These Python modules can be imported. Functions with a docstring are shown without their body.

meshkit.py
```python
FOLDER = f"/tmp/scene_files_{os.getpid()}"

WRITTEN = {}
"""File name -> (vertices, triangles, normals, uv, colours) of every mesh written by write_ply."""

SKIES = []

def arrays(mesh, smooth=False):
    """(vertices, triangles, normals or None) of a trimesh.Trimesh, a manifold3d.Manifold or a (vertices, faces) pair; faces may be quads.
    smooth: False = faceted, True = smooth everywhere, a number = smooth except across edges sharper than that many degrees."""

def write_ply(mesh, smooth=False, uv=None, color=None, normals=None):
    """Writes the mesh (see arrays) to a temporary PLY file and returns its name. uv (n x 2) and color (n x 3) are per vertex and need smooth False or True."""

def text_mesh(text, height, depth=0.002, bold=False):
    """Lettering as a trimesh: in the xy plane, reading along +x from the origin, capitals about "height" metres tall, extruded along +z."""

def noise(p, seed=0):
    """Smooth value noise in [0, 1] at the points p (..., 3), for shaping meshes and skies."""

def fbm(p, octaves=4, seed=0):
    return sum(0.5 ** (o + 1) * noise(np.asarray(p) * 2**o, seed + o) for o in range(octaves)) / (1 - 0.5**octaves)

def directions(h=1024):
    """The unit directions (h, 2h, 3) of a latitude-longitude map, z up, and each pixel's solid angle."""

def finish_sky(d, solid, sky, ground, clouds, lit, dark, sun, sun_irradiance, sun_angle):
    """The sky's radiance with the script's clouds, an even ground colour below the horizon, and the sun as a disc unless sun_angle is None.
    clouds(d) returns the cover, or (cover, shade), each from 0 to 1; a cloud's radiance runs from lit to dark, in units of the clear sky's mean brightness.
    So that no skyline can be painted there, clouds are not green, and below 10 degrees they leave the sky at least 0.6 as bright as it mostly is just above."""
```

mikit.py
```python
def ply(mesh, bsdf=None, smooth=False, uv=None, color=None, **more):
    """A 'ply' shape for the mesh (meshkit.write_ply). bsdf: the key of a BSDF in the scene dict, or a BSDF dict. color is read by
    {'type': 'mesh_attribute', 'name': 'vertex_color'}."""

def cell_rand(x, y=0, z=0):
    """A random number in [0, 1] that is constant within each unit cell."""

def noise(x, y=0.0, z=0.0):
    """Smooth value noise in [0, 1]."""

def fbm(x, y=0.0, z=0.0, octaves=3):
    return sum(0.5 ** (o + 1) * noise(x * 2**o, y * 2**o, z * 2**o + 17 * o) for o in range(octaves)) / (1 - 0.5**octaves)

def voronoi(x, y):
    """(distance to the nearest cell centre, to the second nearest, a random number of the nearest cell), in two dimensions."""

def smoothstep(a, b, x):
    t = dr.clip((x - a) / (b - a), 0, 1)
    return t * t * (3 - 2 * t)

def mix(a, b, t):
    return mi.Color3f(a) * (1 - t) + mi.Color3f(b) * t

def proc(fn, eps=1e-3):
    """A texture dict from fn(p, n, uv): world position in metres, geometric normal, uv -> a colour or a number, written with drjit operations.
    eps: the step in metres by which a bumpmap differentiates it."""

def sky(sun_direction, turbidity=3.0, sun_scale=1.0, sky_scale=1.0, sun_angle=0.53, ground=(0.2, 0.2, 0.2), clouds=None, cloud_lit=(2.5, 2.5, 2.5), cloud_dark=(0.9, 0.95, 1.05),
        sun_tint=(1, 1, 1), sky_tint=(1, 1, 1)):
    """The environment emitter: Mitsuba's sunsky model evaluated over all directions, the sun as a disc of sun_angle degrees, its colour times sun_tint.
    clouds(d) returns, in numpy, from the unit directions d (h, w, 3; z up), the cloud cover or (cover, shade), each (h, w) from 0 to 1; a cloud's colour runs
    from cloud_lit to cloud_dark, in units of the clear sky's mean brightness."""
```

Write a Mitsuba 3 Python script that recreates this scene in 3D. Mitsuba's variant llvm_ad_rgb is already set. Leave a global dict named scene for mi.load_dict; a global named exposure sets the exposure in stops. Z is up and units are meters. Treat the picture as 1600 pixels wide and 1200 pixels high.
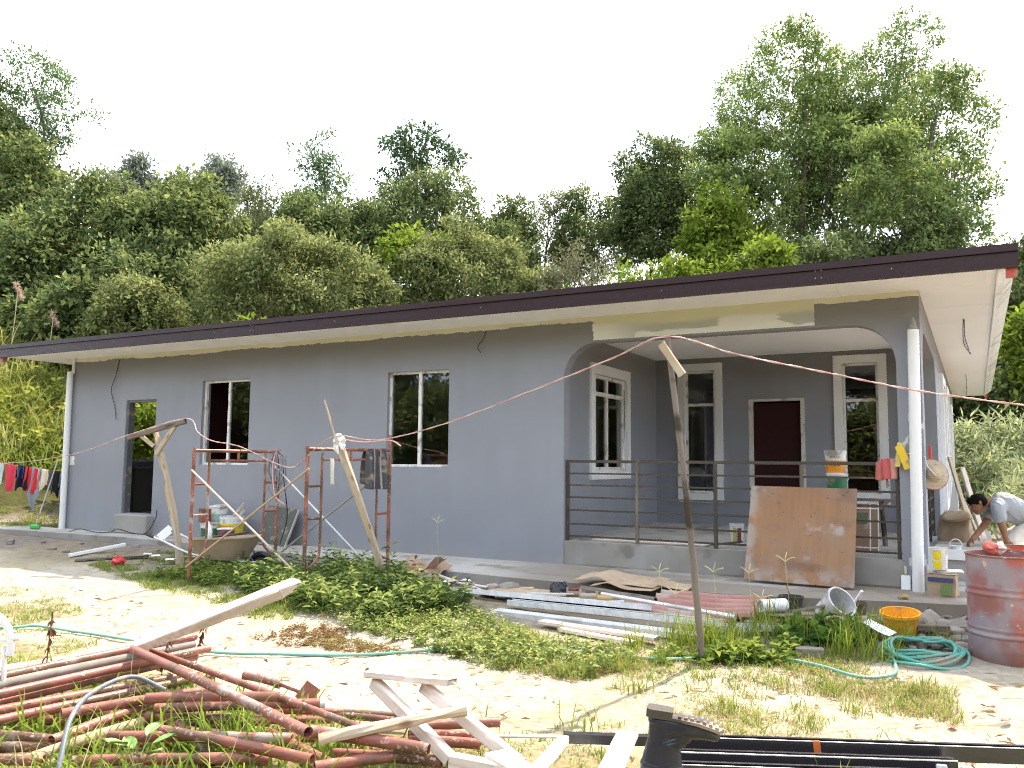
import math
import numpy as np
import trimesh, shapely
import shapely.geometry as sg
import manifold3d as m3
import drjit as dr
import mitsuba as mi
import mikit, meshkit
from mikit import proc, noise, fbm, voronoi, smoothstep, mix

T = mi.ScalarTransform4f
scene, labels = {'type': 'scene'}, {}

# ---------------------------------------------------------------- camera, sky, exposure
CAM = np.array([0.4721, -9.9336, 1.2779])
YAW, PITCH, ROLL = -0.5023, 0.0943, 0.0093
fwd = np.array([math.sin(YAW) * math.cos(PITCH), math.cos(YAW) * math.cos(PITCH), math.sin(PITCH)])
right = np.cross(fwd, [0, 0, 1.0]); right /= np.linalg.norm(right)
up = np.cross(right, fwd)
up = up * math.cos(ROLL) - right * math.sin(ROLL)
scene['camera'] = {'type': 'perspective', 'fov': 2 * math.degrees(math.atan(800 / 1316.1)), 'fov_axis': 'x', 'near_clip': 0.05, 'far_clip': 2000.0,
                   'to_world': T().look_at(origin=CAM.tolist(), target=(CAM + fwd).tolist(), up=up.tolist())}
SUN = (0.09, 0.64, 1.0)
exposure = 3.08


def thin_cloud(d):
    n = meshkit.fbm(d * np.array([2.2, 2.2, 5.0]), 5, 3)
    return np.clip(0.62 + 0.9 * (n - 0.45), 0.25, 0.97), np.clip(0.5 - 1.2 * (n - 0.4), 0, 0.7)


scene['sky'] = mikit.sky(SUN, turbidity=4, clouds=thin_cloud, cloud_lit=(3.9, 3.95, 4.0), cloud_dark=(2.9, 3.0, 3.15), sun_angle=0.7)

# ---------------------------------------------------------------- helpers
rng = np.random.default_rng(7)


def rs(seed):
    return np.random.default_rng(seed)


def nrm(v):
    v = np.asarray(v, float)
    return v / (np.linalg.norm(v, axis=-1, keepdims=True) + 1e-12)


def key_for(name):
    k, i = name, 0
    while k in scene or k in labels:
        i += 1
        k = f'{name}_{i:03d}'
    return k


def tag(key, label=None, cat=None, group=None, kind=None):
    d = {}
    if label: d['label'] = label
    if cat: d['category'] = cat
    if group: d['group'] = group
    if kind: d['kind'] = kind
    labels[key] = d
    return key


def thing(name, label, cat, group=None):
    return tag(key_for(name), label, cat, group)


def as_vf(m):
    if isinstance(m, tuple):
        return m
    if hasattr(m, 'to_mesh'):
        q = m.to_mesh()
        return np.array(q.vert_properties[:, :3], float), np.array(q.tri_verts, int)
    return np.array(m.vertices, float), np.array(m.faces, int)


def cat(*ms):
    """join (v, f[, extra]) meshes"""
    if len(ms) == 1 and isinstance(ms[0], list):
        ms = ms[0]
    vs, fs, ex, n = [], [], [], 0
    for m in ms:
        e = m[2] if isinstance(m, tuple) and len(m) > 2 else None
        v, f = as_vf(m)[:2]
        if f.shape[1] == 4:
            f = np.vstack([f[:, [0, 1, 2]], f[:, [0, 2, 3]]])
        vs.append(v); fs.append(f + n); n += len(v)
        ex.append(e)
    if all(e is not None for e in ex):
        return np.vstack(vs), np.vstack(fs), np.vstack(ex)
    return np.vstack(vs), np.vstack(fs)


def add(name, m, bsdf, color=None, smooth=False, uv=None, **lab):
    """one entry of the scene; color: one colour for all the mesh or one per vertex"""
    k = key_for(name)
    ex = m[2] if isinstance(m, tuple) and len(m) > 2 else None
    v, f = as_vf(m)[:2]
    if f.shape[1] == 4:
        f = np.vstack([f[:, [0, 1, 2]], f[:, [0, 2, 3]]])
    if ex is not None and ex.shape[1] == 2 and uv is None:
        uv = ex
    if ex is not None and ex.shape[1] == 3 and color is None:
        color = ex
    if color is not None and smooth not in (False, True):
        t = trimesh.graph.smooth_shade(trimesh.Trimesh(v, f, process=False), angle=np.radians(smooth), facet_minarea=None)
        if np.ndim(color) == 1 and uv is None:
            v, f, smooth = np.array(t.vertices), np.array(t.faces), True
        else:
            smooth = True
    if uv is not None and smooth not in (False, True):
        smooth = True
    if color is not None and np.ndim(color) == 1:
        color = np.tile(np.asarray(color, float), (len(v), 1))
    scene[k] = mikit.ply((v, f), bsdf, smooth=smooth, uv=uv, color=color)
    if lab:
        tag(k, lab.get('label'), lab.get('cat'), lab.get('group'), lab.get('kind'))
    return k


def box(x0, x1, y0, y1, z0, z1):
    v = np.array([[x, y, z] for x in (x0, x1) for y in (y0, y1) for z in (z0, z1)], float)
    f = np.array([[0, 1, 3, 2], [4, 6, 7, 5], [0, 4, 5, 1], [2, 3, 7, 6], [0, 2, 6, 4], [1, 5, 7, 3]])
    return v, f


def rot(axis, deg):
    a = nrm(axis); t = math.radians(deg); K = np.array([[0, -a[2], a[1]], [a[2], 0, -a[0]], [-a[1], a[0], 0]])
    return np.eye(3) + math.sin(t) * K + (1 - math.cos(t)) * K @ K


def move(m, t=(0, 0, 0), R=None):
    v = np.array(m[0])
    if R is not None:
        v = v @ np.asarray(R).T
    return (v + np.asarray(t, float), *m[1:])


def cbox(sx, sy, sz, b=0.01):
    """box with chamfered edges, centred"""
    p = []
    for i in (-1, 1):
        for j in (-1, 1):
            for k in (-1, 1):
                x, y, z = i * sx / 2, j * sy / 2, k * sz / 2
                p += [[x - i * b, y - j * b, z], [x - i * b, y, z - k * b], [x, y - j * b, z - k * b]]
    return as_vf(trimesh.convex.convex_hull(np.array(p)))


def frame_of(d, upv=(0, 0, 1)):
    d = nrm(d)
    s = np.cross(d, upv)
    if np.linalg.norm(s) < 1e-4:
        s = np.cross(d, [0, 1, 0])
    s = nrm(s)
    return d, s, np.cross(s, d)


def beam(a, b, w, h, roll=0.0, upv=(0, 0, 1), n=1, jit=0.0, cham=0.12, bow=(0, 0), seed=0, taper=1.0):
    """timber from a to b: chamfered section w x h, n segments, uv = metres along and across"""
    a, b = np.asarray(a, float), np.asarray(b, float)
    L = np.linalg.norm(b - a)
    d, s, u = frame_of(b - a, upv)
    c, sn = math.cos(math.radians(roll)), math.sin(math.radians(roll))
    s, u = s * c + u * sn, u * c - s * sn
    k = cham * min(w, h)
    sec = np.array([[-w / 2 + k, -h / 2], [w / 2 - k, -h / 2], [w / 2, -h / 2 + k], [w / 2, h / 2 - k], [w / 2 - k, h / 2], [-w / 2 + k, h / 2], [-w / 2, h / 2 - k], [-w / 2, -h / 2 + k]])
    sec = np.vstack([sec, sec[:1]])
    per = np.concatenate([[0], np.cumsum(np.linalg.norm(np.diff(sec, axis=0), axis=1))])
    R = rs(seed)
    vs, uvs = [], []
    for i in range(n + 1):
        t = i / n
        q = sec * (1 + (taper - 1) * t)
        if jit:
            j = R.normal(0, jit, (8, 2)); q = q + np.vstack([j, j[:1]])
        o = a + (b - a) * t + (s * bow[0] + u * bow[1]) * 4 * t * (1 - t)
        vs.append(o + q[:, :1] * s + q[:, 1:] * u)
        uvs.append(np.stack([np.full(9, t * L), per + seed * 0.37], 1))
    m = 9
    f = [[i * m + j, i * m + j + 1, (i + 1) * m + j + 1, (i + 1) * m + j] for i in range(n) for j in range(8)]
    v, uv = np.vstack(vs), np.vstack(uvs)
    f = [t for q in f for t in ([q[0], q[1], q[2]], [q[0], q[2], q[3]])]
    for base, flip in ((0, True), (n * m, False)):
        off = len(v)
        v = np.vstack([v, v[base:base + 8]]); uv = np.vstack([uv, np.stack([per[:8] * 0.2, per[:8]], 1)])
        for j in range(1, 7):
            f.append([off, off + j + 1, off + j] if flip else [off, off + j, off + j + 1])
    return v, np.array(f), uv


def spline(pts, n):
    """smooth path through pts (Catmull-Rom)"""
    p = np.asarray(pts, float)
    if len(p) < 3:
        return np.linspace(p[0], p[-1], n)
    q = np.vstack([2 * p[0] - p[1], p, 2 * p[-1] - p[-2]])
    t = np.linspace(0, len(p) - 1 - 1e-9, n)
    i = t.astype(int); t = (t - i)[:, None]
    a, b, c, d = q[i], q[i + 1], q[i + 2], q[i + 3]
    return 0.5 * (2 * b + (c - a) * t + (2 * a - 5 * b + 4 * c - d) * t**2 + (3 * b - a - 3 * c + d) * t**3)


def tube(path, r, n=8, caps=True):
    p = np.asarray(path, float)
    m = len(p)
    r = np.broadcast_to(np.asarray(r, float), (m,))
    tan = nrm(np.gradient(p, axis=0))
    s = np.zeros((m, 3)); s[0] = frame_of(tan[0])[1]
    for i in range(1, m):
        q = s[i - 1] - tan[i] * (s[i - 1] @ tan[i]); s[i] = nrm(q)
    u = np.cross(s, tan)
    a = np.linspace(0, 2 * np.pi, n, endpoint=False)
    v = (p[:, None] + r[:, None, None] * (np.cos(a)[None, :, None] * s[:, None] + np.sin(a)[None, :, None] * u[:, None])).reshape(-1, 3)
    i, j = np.meshgrid(np.arange(m - 1), np.arange(n), indexing='ij')
    a0, a1, b0, b1 = i * n + j, i * n + (j + 1) % n, (i + 1) * n + j, (i + 1) * n + (j + 1) % n
    f = np.stack([np.stack([a0, b0, a1], -1), np.stack([a1, b0, b1], -1)], 2).reshape(-1, 3)
    if caps:
        for base, fl in ((0, 0), ((m - 1) * n, 1)):
            o = len(v); v = np.vstack([v, v[base:base + n]])
            g = [[o, o + k + 1, o + k] if fl else [o, o + k, o + k + 1] for k in range(1, n - 1)]
            f = np.vstack([f, g])
    return v, f


def pipe(a, b, r, n=14, wall=0.18, seg=10, bow=0.0):
    """open steel pipe with a visible bore"""
    p = np.linspace(a, b, seg); p[:, 2] += bow * np.sin(np.linspace(0, np.pi, seg))
    o = tube(p, r, n, False)
    i = tube(p, r * (1 - wall), n, False)
    i = (i[0], i[1][:, ::-1])
    v, f = cat(o, i)
    k = len(o[0]); ends = []
    for base in (0, (seg - 1) * n):
        off = len(v) + len(ends) * 0
        ring = np.vstack([v[base:base + n], v[k + base:k + base + n]])
        off = len(v); v = np.vstack([v, ring])
        g = []
        for j in range(n):
            q = (j + 1) % n
            g += [[off + j, off + q, off + n + j], [off + q, off + n + q, off + n + j]]
        f = np.vstack([f, g])
    return v, f


def lathe(prof, n=28, c=(0, 0, 0), R=None, arc=None):
    """revolve (r, z) pairs about z"""
    p = np.asarray(prof, float)
    a = np.linspace(0, 2 * np.pi, n, endpoint=False)
    v = np.stack([p[:, None, 0] * np.cos(a), p[:, None, 0] * np.sin(a), np.broadcast_to(p[:, None, 1], (len(p), n))], -1).reshape(-1, 3)
    i, j = np.meshgrid(np.arange(len(p) - 1), np.arange(n), indexing='ij')
    a0, a1, b0, b1 = i * n + j, i * n + (j + 1) % n, (i + 1) * n + j, (i + 1) * n + (j + 1) % n
    f = np.stack([np.stack([a0, a1, b0], -1), np.stack([a1, b1, b0], -1)], 2).reshape(-1, 3)
    return move((v, f), c, R)


def extrude_y(poly, y0, y1):
    """shapely polygon in (x, z) extruded from y0 to y1"""
    m = trimesh.creation.extrude_polygon(poly, y1 - y0, engine='earcut')
    v = np.array(m.vertices); v = np.stack([v[:, 0], y0 + (y1 - y0) - v[:, 2], v[:, 1]], 1)
    return v, np.array(m.faces)


def extrude_x(poly, x0, x1):
    """shapely polygon in (y, z) extruded from x0 to x1"""
    m = trimesh.creation.extrude_polygon(poly, x1 - x0, engine='earcut')
    v = np.array(m.vertices); v = np.stack([x0 + v[:, 2], v[:, 0], v[:, 1]], 1)
    return v, np.array(m.faces)


def bumpy(m, amp, freq, seed=0, octv=3):
    v, f = as_vf(m)[:2]
    d = np.stack([meshkit.fbm(v * freq + 11.3 * k, octv, seed + k) - 0.5 for k in range(3)], 1)
    return (v + d * 2 * amp, f, *m[2:]) if isinstance(m, tuple) else (v + d * 2 * amp, f)


def stone(r, seed, flat=0.6):
    R = rs(seed)
    m = trimesh.creation.icosphere(subdivisions=2)
    v = np.array(m.vertices)
    v = v / np.abs(v).max(1, keepdims=True) ** R.uniform(0.2, 0.6)
    v = v * (1 + 0.5 * (meshkit.fbm(v * 1.4 + seed, 2, seed) - 0.5))[:, None] * np.array([1, R.uniform(0.6, 1), flat * R.uniform(0.6, 1.1)]) * r
    return move((v, np.array(m.faces)), (0, 0, 0), rot((0, 0, 1), R.uniform(0, 360)))


def sheet(w, l, nx, ny, fn):
    """two-sided thin sheet: fn(u, v) -> (x, y, z) for u, v in 0..1"""
    u, v = np.meshgrid(np.linspace(0, 1, nx), np.linspace(0, 1, ny), indexing='ij')
    p = np.stack(fn(u * w, v * l), -1).reshape(-1, 3)
    i, j = np.meshgrid(np.arange(nx - 1), np.arange(ny - 1), indexing='ij')
    a = i * ny + j
    f = np.stack([np.stack([a, a + ny, a + 1], -1), np.stack([a + 1, a + ny, a + ny + 1], -1)], 2).reshape(-1, 3)
    return p, f


def thick(m, t):
    """closed shell of thickness t around an open sheet"""
    q = trimesh.Trimesh(m[0], m[1], process=False)
    n = np.array(q.vertex_normals)
    v = np.vstack([m[0] + n * t / 2, m[0] - n * t / 2]); k = len(m[0])
    f = [m[1], m[1][:, ::-1] + k]
    e = q.edges[trimesh.grouping.group_rows(q.edges_sorted, require_count=1)]
    f.append(np.stack([e[:, 1], e[:, 0], e[:, 0] + k], 1)); f.append(np.stack([e[:, 1], e[:, 0] + k, e[:, 1] + k], 1))
    return v, np.vstack(f)


# ---------------------------------------------------------------- terrain height
def ss(a, b, x):
    t = np.clip((x - a) / (b - a), 0, 1)
    return t * t * (3 - 2 * t)


def ground_z(x, y):
    x, y = np.asarray(x, float), np.asarray(y, float)
    z = -0.13 - 0.17 * ss(-2, -5.2, y) + 0.05 * ss(-9, -11, x) * ss(-2.6, -1.6, y)
    z = z + 0.35 * ss(-15.2, -17, x) * ss(-1.5, 1.5, y)
    left = np.clip(-x - 17.6 + 0.25 * np.clip(-y, 0, 40), 0, None)
    back = np.clip(y - 15.4, 0, None)
    rear = np.clip(-y - 17, 0, None)
    hill = 14 * (1 - np.exp(-(0.55 * left) / 14)) * ss(-14, 0, y) + 10 * (1 - np.exp(-0.4 * back / 10)) + 5 * (1 - np.exp(-0.35 * rear / 5))
    return z + hill


def gpt(x, y, h=0.0):
    return np.array([x, y, float(ground_z(x, y)) + h])


# ---------------------------------------------------------------- materials
def principled(color, rough=0.6, spec=0.4, **k):
    c = color if isinstance(color, dict) else {'type': 'rgb', 'value': list(color)}
    return {'type': 'principled', 'base_color': c, 'roughness': rough, 'specular': spec, **k}


def two(b):
    return {'type': 'twosided', 'bsdf': b}


def bump(b, fn, scale, eps=2e-3):
    return {'type': 'bumpmap', 'bump_texture': {**proc(fn, eps)}, 'scale': scale, 'bsdf': b}


VC = {'type': 'mesh_attribute', 'name': 'vertex_color'}


def wall_color(p, n, uv):
    a = fbm(p.x * 0.7 + p.y * 0.6, p.y * 0.5, p.z * 0.9, 4)
    roll = noise(p.x * 9 + p.y * 9, 3.0, p.z * 0.8)
    c = mix((0.226, 0.241, 0.278), (0.28, 0.297, 0.338), a * 0.8 + roll * 0.3)
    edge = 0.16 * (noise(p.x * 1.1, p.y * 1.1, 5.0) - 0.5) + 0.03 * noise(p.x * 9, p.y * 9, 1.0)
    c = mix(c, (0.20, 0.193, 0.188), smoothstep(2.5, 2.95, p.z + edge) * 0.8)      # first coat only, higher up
    rag = 3.135 - 0.035 * noise(p.x * 1.3, p.y * 1.3, 7.0) - 0.02 * noise(p.x * 14, p.y * 14, 2.0)
    front = dr.select((p.y < 0.02) & (p.z > rag), 1.0, 0.0)
    cream = mix((0.62, 0.6, 0.47), (0.7, 0.69, 0.6), noise(p.x * 3, 0.0, p.z * 8))
    c = mix(c, cream, front)
    jag = 0.012 * (noise(p.z * 30, p.x * 5, 1.0) - 0.5)
    patch = dr.select((p.y < 0.02) & (p.x > -3.80 + jag * 3) & (p.x < -1.075 + jag) & (p.z > 2.872), 1.0, 0.0)
    smear = smoothstep(0.5, 0.58, fbm(p.x * 1.6 + 4, 0.0, p.z * 5, 4)) * smoothstep(-3.7, -3.0, p.x)
    pc = mix((0.70, 0.71, 0.67), (0.34, 0.35, 0.315), smear * 0.75)
    pc = mix(pc, (0.62, 0.61, 0.46), smoothstep(3.04, 3.12, p.z + 0.06 * noise(p.x * 2, 1.0, 1.0)))
    c = mix(c, pc, patch)
    smudge = dr.select((p.y < 0.02) & (p.x > -0.25), smoothstep(0.66, 0.72, fbm(p.x * 9, 0.0, p.z * 3.5, 4)) * smoothstep(2.2, 1.9, p.z), 0.0)
    c = mix(c, (0.6, 0.6, 0.62), smudge)
    dab = dr.select((p.y < 0.02) & (dr.abs(p.x + 14.36 + 0.03 * noise(p.z * 40, 0.0, 0.0)) < 0.07) & (dr.abs(p.z - 1.26) < 0.075 + 0.02 * noise(p.x * 50, 1.0, 1.0)), 1.0, 0.0)
    c = mix(c, (0.66, 0.66, 0.66), dab)
    dust = smoothstep(0.34, 0.0, p.z + 0.22 * fbm(p.x * 3, p.y * 3, 0.0, 3)) * 0.55
    return mix(c, (0.3, 0.29, 0.275), dust)


def wall_bump(p, n, uv):
    return fbm(p.x * 3, p.y * 3, p.z * 3, 4) * 0.012 + noise(p.x * 60, p.y * 60, p.z * 60) * 0.0012


def concrete_color(p, n, uv):
    a = fbm(p.x * 1.6, p.y * 1.6, p.z * 1.6, 5)
    s = noise(p.x * 7, p.y * 7, p.z * 0.9)
    c = mix((0.235, 0.23, 0.215), (0.40, 0.39, 0.37), a)
    c = mix(c, (0.33, 0.345, 0.36), smoothstep(0.55, 0.8, s) * 0.5)
    soil = dr.select((p.z < 0.02) & (p.y < 0.6), 1.0, 0.0) * smoothstep(-5.2, -3.4, p.x) * smoothstep(0.28, 0.55, fbm(p.x * 1.3 + 2, p.y * 2.2, 0.0, 4) + 0.25 * smoothstep(-0.5, -1.3, p.y))
    c = mix(c, (0.17, 0.145, 0.12), soil * 0.88)
    c = mix(c, (0.2, 0.185, 0.165), smoothstep(0.45, 0.7, fbm(p.x * 0.9 + 5, p.y * 1.4, p.z, 4)) * 0.5)
    return mix(c, (0.17, 0.15, 0.125), smoothstep(0.62, 0.75, fbm(p.x * 3 + 7, p.y * 3, p.z * 3, 4)) * 0.7)


def concrete_bump(p, n, uv):
    return fbm(p.x * 5, p.y * 5, p.z * 5, 5) * 0.02


def ground_color(p, n, uv):
    a = fbm(p.x * 0.9, p.y * 0.9, 0.0, 5)
    fine = fbm(p.x * 14, p.y * 14, 1.0, 4)
    sand = mix((0.265, 0.236, 0.19), (0.365, 0.335, 0.28), a)
    sand = mix(sand, (0.2, 0.16, 0.105), smoothstep(0.52, 0.75, fine) * 0.6)
    sand = mix(sand, (0.24, 0.19, 0.12), smoothstep(0.58, 0.75, fbm(p.x * 2.3 + 1, p.y * 4.5, 2.0, 5)) * 0.35)
    grit = mix((0.12, 0.1, 0.085), (0.25, 0.22, 0.19), fine)
    gy = p.y + 0.9 * (fbm(p.x * 0.8, p.y * 0.8, 4.0, 3) - 0.5)
    c = mix(sand, grit, smoothstep(-2.9, -2.2, gy + 0.5 * smoothstep(-5.0, -3.5, p.x)))
    litter = mix((0.2, 0.17, 0.08), (0.3, 0.26, 0.13), fine)
    # dry roots and litter where the grass grows
    g1 = smoothstep(0.5, 0.62, fbm(p.x * 0.55 + 3, p.y * 0.9 + 1, 0.0, 4)) * smoothstep(-6.6, -5.6, gy - 0.0 * p.x)
    c = mix(c, litter, g1 * 0.3)
    c = mix(c, mix((0.11, 0.1, 0.045), (0.2, 0.17, 0.09), fine), smoothstep(-5.35, -5.9, gy) * 0.92)
    leafmould = mix((0.03, 0.035, 0.012), (0.07, 0.07, 0.03), fine)
    far = dr.maximum(smoothstep(15.2, 16.2, p.y), dr.maximum(smoothstep(-16.2, -17.4, p.x), smoothstep(-13, -15, p.y)))
    return mix(c, leafmould, far)


def ground_bump(p, n, uv):
    return fbm(p.x * 6, p.y * 6, 0.0, 5) * 0.05 + noise(p.x * 45, p.y * 45, 0.0) * 0.006


def grain(u, v, s=1.0):
    w = noise(u * 1.2 * s, v * 9 * s, 0.0)
    return fbm(u * 1.5 * s + w, v * 55 * s + w * 4, 0.0, 4)


def wood_pale_color(p, n, uv):
    g = grain(uv.x, uv.y)
    c = mix((0.33, 0.265, 0.185), (0.5, 0.42, 0.32), g)
    knot = smoothstep(0.12, 0.03, voronoi(uv.x * 2.2, uv.y * 6)[0])
    c = mix(c, (0.16, 0.1, 0.06), knot * 0.8)
    return mix(c, (0.52, 0.48, 0.42), smoothstep(0.5, 0.75, fbm(p.x * 4, p.y * 4, p.z * 4, 3)) * 0.5)


def wood_grey_color(p, n, uv):
    g = grain(uv.x, uv.y)
    c = mix((0.09, 0.075, 0.062), (0.235, 0.205, 0.18), g)
    return mix(c, (0.05, 0.04, 0.03), smoothstep(0.62, 0.74, fbm(uv.x * 3, uv.y * 18, 0.0, 4)))


def wood_cement_color(p, n, uv):
    g = grain(uv.x, uv.y)
    c = mix((0.50, 0.43, 0.38), (0.66, 0.60, 0.56), g)
    c = mix(c, (0.36, 0.27, 0.2), smoothstep(0.55, 0.75, fbm(p.x * 7, p.y * 7, p.z * 7, 4)) * 0.6)
    return mix(c, (0.75, 0.72, 0.68), smoothstep(0.58, 0.7, fbm(p.x * 11 + 3, p.y * 11, p.z * 11, 3)) * 0.6)


def wood_bump(p, n, uv):
    return grain(uv.x, uv.y) * 0.004


def plywood_color(p, n, uv):
    g = fbm(p.x * 30, p.y * 3, p.z * 2.5, 4)
    b = fbm(p.x * 3, p.y * 3, p.z * 2, 4)
    c = mix((0.20, 0.115, 0.07), (0.35, 0.20, 0.11), g * 0.55 + b * 0.55)
    c = mix(c, (0.26, 0.185, 0.14), smoothstep(0.4, 0.65, fbm(p.x * 1.7 + 9, p.y, p.z * 1.9, 5)) * 0.75)
    c = mix(c, (0.13, 0.075, 0.05), smoothstep(0.52, 0.75, fbm(p.x * 2.6 + 3, p.y, p.z * 5, 5)) * 0.55)
    splash = smoothstep(0.60, 0.76, fbm(p.x * 6 + 2, p.y, p.z * 5, 5)) * smoothstep(0.4, 0.6, fbm(p.x * 2.5, p.y, p.z * 2.5 + 4, 3))
    c = mix(c, (0.38, 0.35, 0.33), splash * 0.75)
    e = dr.maximum(smoothstep(-1.66, -1.79, p.x), smoothstep(0.25, 0.02, p.z)) * smoothstep(0.35, 0.62, fbm(p.x * 9, 3.0, p.z * 6, 4))
    c = mix(c, (0.36, 0.32, 0.3), e * 0.75)
    spot = smoothstep(0.74, 0.80, fbm(p.x * 30 + 5, p.y, p.z * 30, 3))
    return mix(c, (0.07, 0.045, 0.04), spot * 0.6)


def rust_color(p, n, uv):
    a = fbm(p.x * 11, p.y * 11, p.z * 11, 4)
    c = mix((0.18, 0.056, 0.042), (0.32, 0.125, 0.09), a)
    c = mix(c, (0.12, 0.062, 0.036), smoothstep(0.48, 0.64, fbm(p.x * 5 + 3, p.y * 5, p.z * 5, 4)))
    flake = smoothstep(0.6, 0.7, fbm(p.x * 55, p.y * 55, p.z * 55, 3)) * smoothstep(0.42, 0.62, fbm(p.x * 4 + 5, p.y * 4, p.z * 4, 3))
    c = mix(c, (0.46, 0.37, 0.32), flake * 0.8)
    return mix(c, (0.36, 0.33, 0.31), smoothstep(0.58, 0.72, fbm(p.x * 2.6 + 8, p.y * 2.6 + 1, p.z * 2.6, 3)) * smoothstep(0.4, 0.6, a) * 0.8)


def rust_bump(p, n, uv):
    return fbm(p.x * 40, p.y * 40, p.z * 40, 3) * 0.003


def drum_color(p, n, uv):
    a = fbm(p.x * 4, p.y * 4, p.z * 3, 4)
    c = mix((0.20, 0.085, 0.085), (0.30, 0.13, 0.12), a)
    ang = p.x + 0.45 * (fbm(p.x * 6, p.y * 6, p.z * 5 + 9, 4) - 0.5)
    red = smoothstep(0.66, 0.84, ang)
    grey = smoothstep(0.36, 0.54, fbm(p.x * 4.2 + 5, p.y * 4.2, p.z * 3.6, 5))
    c = mix(c, mix((0.20, 0.16, 0.20), (0.30, 0.27, 0.28), a), grey * (1 - red * 0.8))
    drip = smoothstep(0.45, 0.75, noise(p.x * 60 + p.y * 40, 1.0, p.z * 3)) * smoothstep(0.3, 0.6, a)
    c = mix(c, (0.30, 0.2, 0.22), drip * 0.55)
    c = mix(c, mix((0.36, 0.045, 0.02), (0.45, 0.10, 0.03), a), red * smoothstep(0.3, 0.55, fbm(p.x * 7, p.y * 7, p.z * 6, 4)))
    chip = smoothstep(0.70, 0.76, fbm(p.x * 18, p.y * 18, p.z * 14, 4))
    c = mix(c, (0.48, 0.38, 0.3), chip * 0.8)
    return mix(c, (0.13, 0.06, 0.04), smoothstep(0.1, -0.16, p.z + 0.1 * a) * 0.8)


def corr_color(p, n, uv):
    a = fbm(p.x * 5, p.y * 5, p.z * 9, 4)
    c = mix((0.30, 0.13, 0.11), (0.44, 0.27, 0.24), a)
    return mix(c, (0.42, 0.37, 0.35), smoothstep(0.52, 0.7, fbm(p.x * 3 + 4, p.y * 3, 0.0, 5)) * 0.7)


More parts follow.
